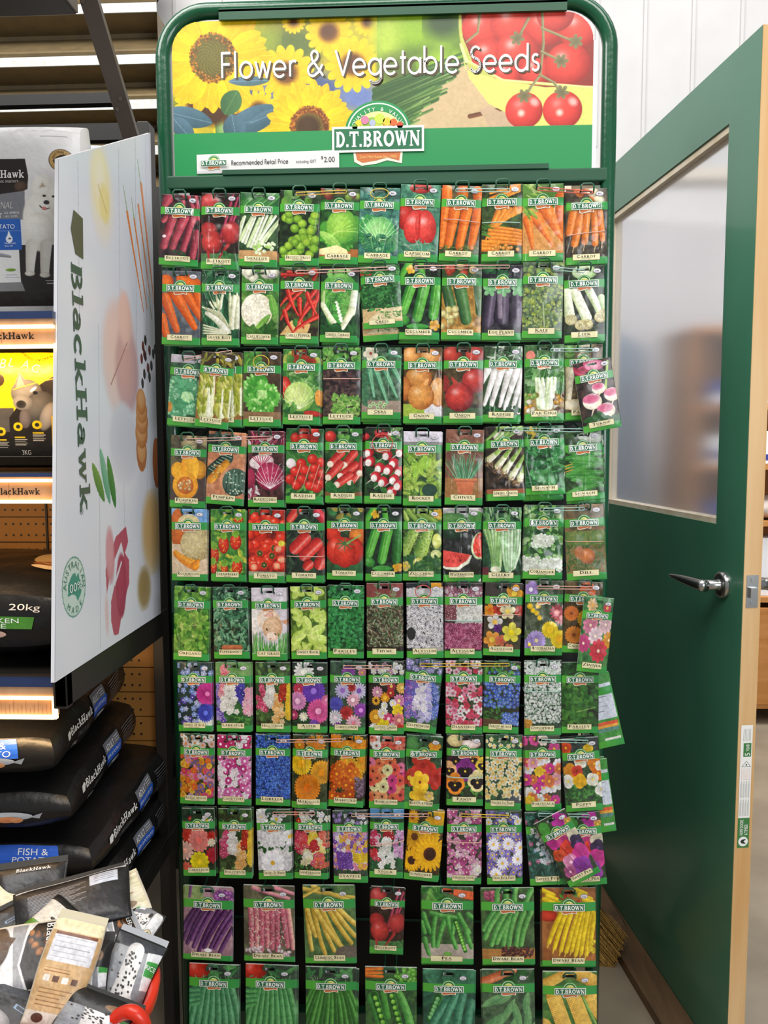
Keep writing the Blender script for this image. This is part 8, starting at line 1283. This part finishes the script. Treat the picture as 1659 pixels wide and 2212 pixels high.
SAMP = [ (300, 1992, .63, 70, .022, .032, s_dal2, 'small white edged sample bag poking up at the right rim', .5), (120, 1992, .66, -30, .032, .030, s_lab, 'white topped sample bag tucked under the black fine print bag', .5), (10, 2010, .65, 40, .034, .03, s_dark, 'shiny dark sample bag at the left edge above the wolf bag', .5), (232, 2020, .635, -50, .026, .038, s_white, 'small white and grey sample bag standing on edge right of centre', .5), (180, 2045, .635, 15, .030, .026, s_dark, 'little black sample bag above the kraft bag', .6),
  # px, py, Z, rot, half w, half h, art, look, tilt
 (60, 1944, .655, 12, .052, .050, s_dark, 'crumpled black sample bag at the back left of the red tub', .6), (160, 1955, .665, 24, .075, .040, s_black, 'black sample bag with fine print slanting at the top of the tub heap', .6), (30, 1975, .645, 4, .045, .045, s_cream, 'cream and gold sample bag at the upper left of the tub heap', .5), (215, 1970, .64, 30, .065, .032, s_cream, 'cream sample bag pointing up right at the back of the tub', .5), (85, 2010, .64, -6, .07, .03, s_dark, 'flat black and silver sample bag across the middle of the heap', .4), (262, 2012, .615, 62, .036, .028, s_dark, 'dark crumpled sample bag against the right rim of the tub', .4), (205, 2025, .62, 36, .05, .04, s_lab, 'white and black sample bag half buried right of centre', .5), (232, 2062, .61, -22, .05, .045, s_dark, 'black shiny sample bag above the dalmatian bags', .5),
 (26, 2076, .645, -72, .044, .060, s_white, 'white and black sample bag with wolf face lying at front left', .7), (140, 2100, .645, -8, .032, .060, s_kraft, 'kraft brown sample bag with a white table, centre of the heap', .7), (182, 2135, .615, 4, .028, .058, s_dal2, 'narrow dalmatian sample bag between kraft and grey ones', .7), (266, 2128, .60, -14, .035, .058, s_dal, 'grey dalmatian sample bag with green corner at the right rim', .7), (215, 2105, .605, -30, .04, .05, s_dark, 'dark sample bag wedged behind the dalmatian bags', .5), (28, 2150, .60, 30, .05, .05, s_dark, 'dark sample bag under the wolf bag at front left', .5), (105, 2175, .60, 14, .05, .05, s_black, 'black fine print sample bag under the kraft one', .6), (15, 2190, .61, -20, .04, .04, s_dark, 'shiny black sample bag at the bottom left corner of the picture', .6), (206, 2214, .60, -14, .05, .032, s_dal2, 'black and white sample bag at the front edge of the tub', .7), (70, 2200, .60, 40, .045, .04, s_lab, 'olive and white sample bag low at the front', .6), (150, 2055, .60, 50, .05, .05, s_dark, 'dark sample bag deep in the middle of the heap', .5), (235, 2175, .585, 5, .035, .045, s_black, 'black sample bag under the grey dalmatian one', .6)]
for i, (px, py_, Z, rot, hw, hh, art, look, tl) in enumerate(SAMP):
    p = atZ(px, py_, Z); view = _n(O - p); nrm = _n(view * tl + np.array([0, 0, 1.0]) * (1 - tl) + np.random.RandomState(i + 50).randn(3) * .09); xr = np.array([1.0, 0, 0]); xr = _n(xr - nrm * (xr @ nrm)); zr_ = np.cross(xr, -nrm); zr_ = zr_ if zr_[2] > 0 else -zr_
    c_, s_ = math.cos(math.radians(rot)), math.sin(math.radians(rot)); ax_x = xr * c_ + zr_ * s_; ax_z = -xr * s_ + zr_ * c_; Rm = np.stack([ax_x, -nrm, ax_z], 1)
    B = Bag(hw, .010, hh, p, Rm, 1, .0042, 70 + i, (.75, .82)); A_ = Art(100, 165, 1.15, 90 + i); art(A_); A_.finish(.8); t = thing('sample_bag', look, 'sample bag', p - np.array([0, 0, .02]), 'small dog food sample bags in the red tub')
    bb = Bag(hw, .010, hh, p, Rm, 1, .0042, 70 + i, (.75, .82)); bb.body('pouch', t, M['bagprint'], '1a1a1c' if art not in (s_kraft, s_cream, s_white) else 'cfc4b0', {'front': A_}, n=14)
    if art is s_white:
        cm = CM(); cm.lay(slab('BlackHawk'), -hw * .9, hh * .72, hh * .16, 'f0eeec', 1, hw * 1.7); cm.build('brand_lettering', B.mapper('front', .0012), M['bagprint'], t)
    if art in (s_black, s_dark) and i % 2: cm = CM(); cm.lay(slab('BlackHawk'), -hw * .4, hh * .78, hh * .1, 'd8d8d8', 1, hw * 1.0); cm.build('brand_lettering', B.mapper('front', .0012), M['bagprint'], t)
    if art is s_dal: cm = CM(); cm.text('RICE', hw * .55, hh * .42, hh * .1, 'f0f4f0', 1, hw * .4); cm.build('wording', B.mapper('front', .0012), M['bagprint'], t)
    # crimped seal at the top end
    MB().hexa([tuple(p + ax_x * sx * hw * .96 + ax_z * (hh * (.93 if k == 0 else 1.12)) + nrm * dy) for k in (0, 1) for sx, dy in ((-1, -.0012), (1, -.0012), (1, .0012), (-1, .0012))]).build('crimped_seal', M['seal_cream'] if art in (s_kraft, s_cream) else M['seal_grey'] if art in (s_white, s_dal, s_lab) else M['black'], t)
# ---------------------------------------------------------------- broom behind the stand
bt = thing('straw_broom', 'straw broom with brown head leaning behind the stand, lower right', 'broom', (.46, 1.9, 0))
bY = 1.86
def bq(px, py_, Y=bY): return atY(px, py_, Y)
head = [bq(1268, 1858), bq(1357, 2008), bq(1345, 2024), bq(1250, 1892)]
m = MB(); m.hexa([tuple(p + np.array([0, -.02, 0])) for p in head] + [tuple(p + np.array([0, .02, 0])) for p in head]); m.build('broom_head', M['sill'], bt, bevel=.003)
m = MB(); rs = np.random.RandomState(3)
for i in range(520):
    t = rs.rand(); a = bq(1256, 1880) * (1 - t) + bq(1170, 2010) * t; e = bq(1352, 2014) * (1 - t) + bq(1300, 2134) * t; L = .93 + .07 * rs.rand(); y = (rs.rand() - .5) * .036; e = a + (e - a) * L
    m.tube([a + np.array([0, y, 0]), (a + e) / 2 + np.array([rs.randn() * .003, y * 1.1, rs.randn() * .003]), e + np.array([rs.randn() * .003, y * 1.3, 0])], .0012, 4, caps=False)
m.build('bristles', M['straw'], bt)
hm = (bq(1256, 1880) + bq(1170, 2010)) / 2; MB().tube([hm, hm + np.array([-.45, .12, .75])], .012, 10).build('broom_handle', M['pine'], bt, smooth=True)
# ---------------------------------------------------------------- shelves seen past and through the door
SYY = 3.55
bs = thing('shop_shelf_unit', 'orange timber shelf unit in the room beyond the door', 'shelf unit', (1.6, SYY, 0))
xs0, xs1 = 1.24, 2.1; m = MB(); m.box((xs0, SYY, 0.03), (xs0 + .035, SYY + .4, 1.80)); m.build('side_panel', M['oak'], bs); m = MB(); m.box((xs1, SYY, .03), (xs1 + .035, SYY + .4, 1.80)); m.build('side_panel', M['oak'], bs)
MB().box((xs0, SYY + .38, .03), (xs1, SYY + .4, 1.8)).build('back_board', M['oak'], bs); MB().box((xs0 - .01, SYY - .01, 1.80), (xs1 + .05, SYY + .41, 1.83)).build('top_board', M['oak'], bs)
shz = []
for py_ in (873, 1003, 1126, 1290, 1520):
    z = atY(1650, py_, SYY)[2]; shz.append(z); MB().box((xs0 + .035, SYY - .002, z - .024), (xs1, SYY + .38, z)).build('shelf_board', M['oak'], bs)
MB().box((xs0 + .035, SYY - .01, shz[4]), (xs1, SYY + .01, shz[3] - .05)).build('drawer_front', M['oak'], bs)
c1 = mat('blue_carton', '2f3f96', .4, c2='2a3886'); c2 = mat('white_carton', 'eef0f4', .4); c3 = mat('grey_cloth_bundle', 'b8aca4', .8, c2='d8d0cc', scale=20)
def carton(x0, x1, z, h, mt, label, band=None):
    t = thing('carton', label, 'carton', ((x0 + x1) / 2, SYY + .12, z)); MB().box((x0, SYY + .02, z + .001), (x1, SYY + .2, z + h)).build('box', mt, t, bevel=.003)
    if band: MB().box((x0 + .004, SYY + .0195 - .001, z + h * band[0]), (x1 - .004, SYY + .0195, z + h * band[1])).build('printed_band', c1 if mt is c2 else c2, t)
carton(1.33, 1.52, shz[0], .11, c1, 'blue carton on the top shelf seen through the door glass', (.1, .4)); carton(1.575, 1.74, shz[0], .115, c1, 'blue and white carton on the top shelf at the picture edge', (.05, .35))
carton(1.33, 1.50, shz[1], .13, c2, 'pale carton on the second shelf seen through the glass', (.2, .5)); carton(1.575, 1.74, shz[1], .15, c2, 'white carton with blue bands beside the door edge', (.12, .3))
t = thing('cloth_bundle', 'grey folded cloth bundle on the third shelf', 'cloth', (1.66, SYY + .15, shz[2])); Bag(.085, .1, .05, (1.66, SYY + .12, shz[2] + .052), np.eye(3), 2, .008, 5).body('cloth', t, M['bagprint'], 'c8bcb4', n=14)
carton(1.56, 1.78, shz[3], .27, c2, 'large plain white carton below the cloth bundle'); carton(1.32, 1.50, shz[2], .09, c1, 'low blue carton on the third shelf behind the glass'); carton(1.33, 1.5, shz[3], .12, c2, 'low white carton behind the bottom of the glass', (.3, .6))
t = thing('reflection_board', 'blue grey partition standing behind the door glass', 'partition', (.95, 4.0, 0)); MB().hexa([(.62, 4.0, 0), (1.17, 4.0, 0), (1.17, 4.05, 0), (.62, 4.05, 0), (.62, 4.0, 2.12), (1.17, 4.0, 1.78), (1.17, 4.05, 1.78), (.62, 4.05, 2.12)]).build('reflection_sheet', M['bluegrey'], t)  # added board imitating a blue-grey reflection in the pane
# frosted film is simply part of the pane
print('packets', seed, 'objects', len(bpy.data.objects))
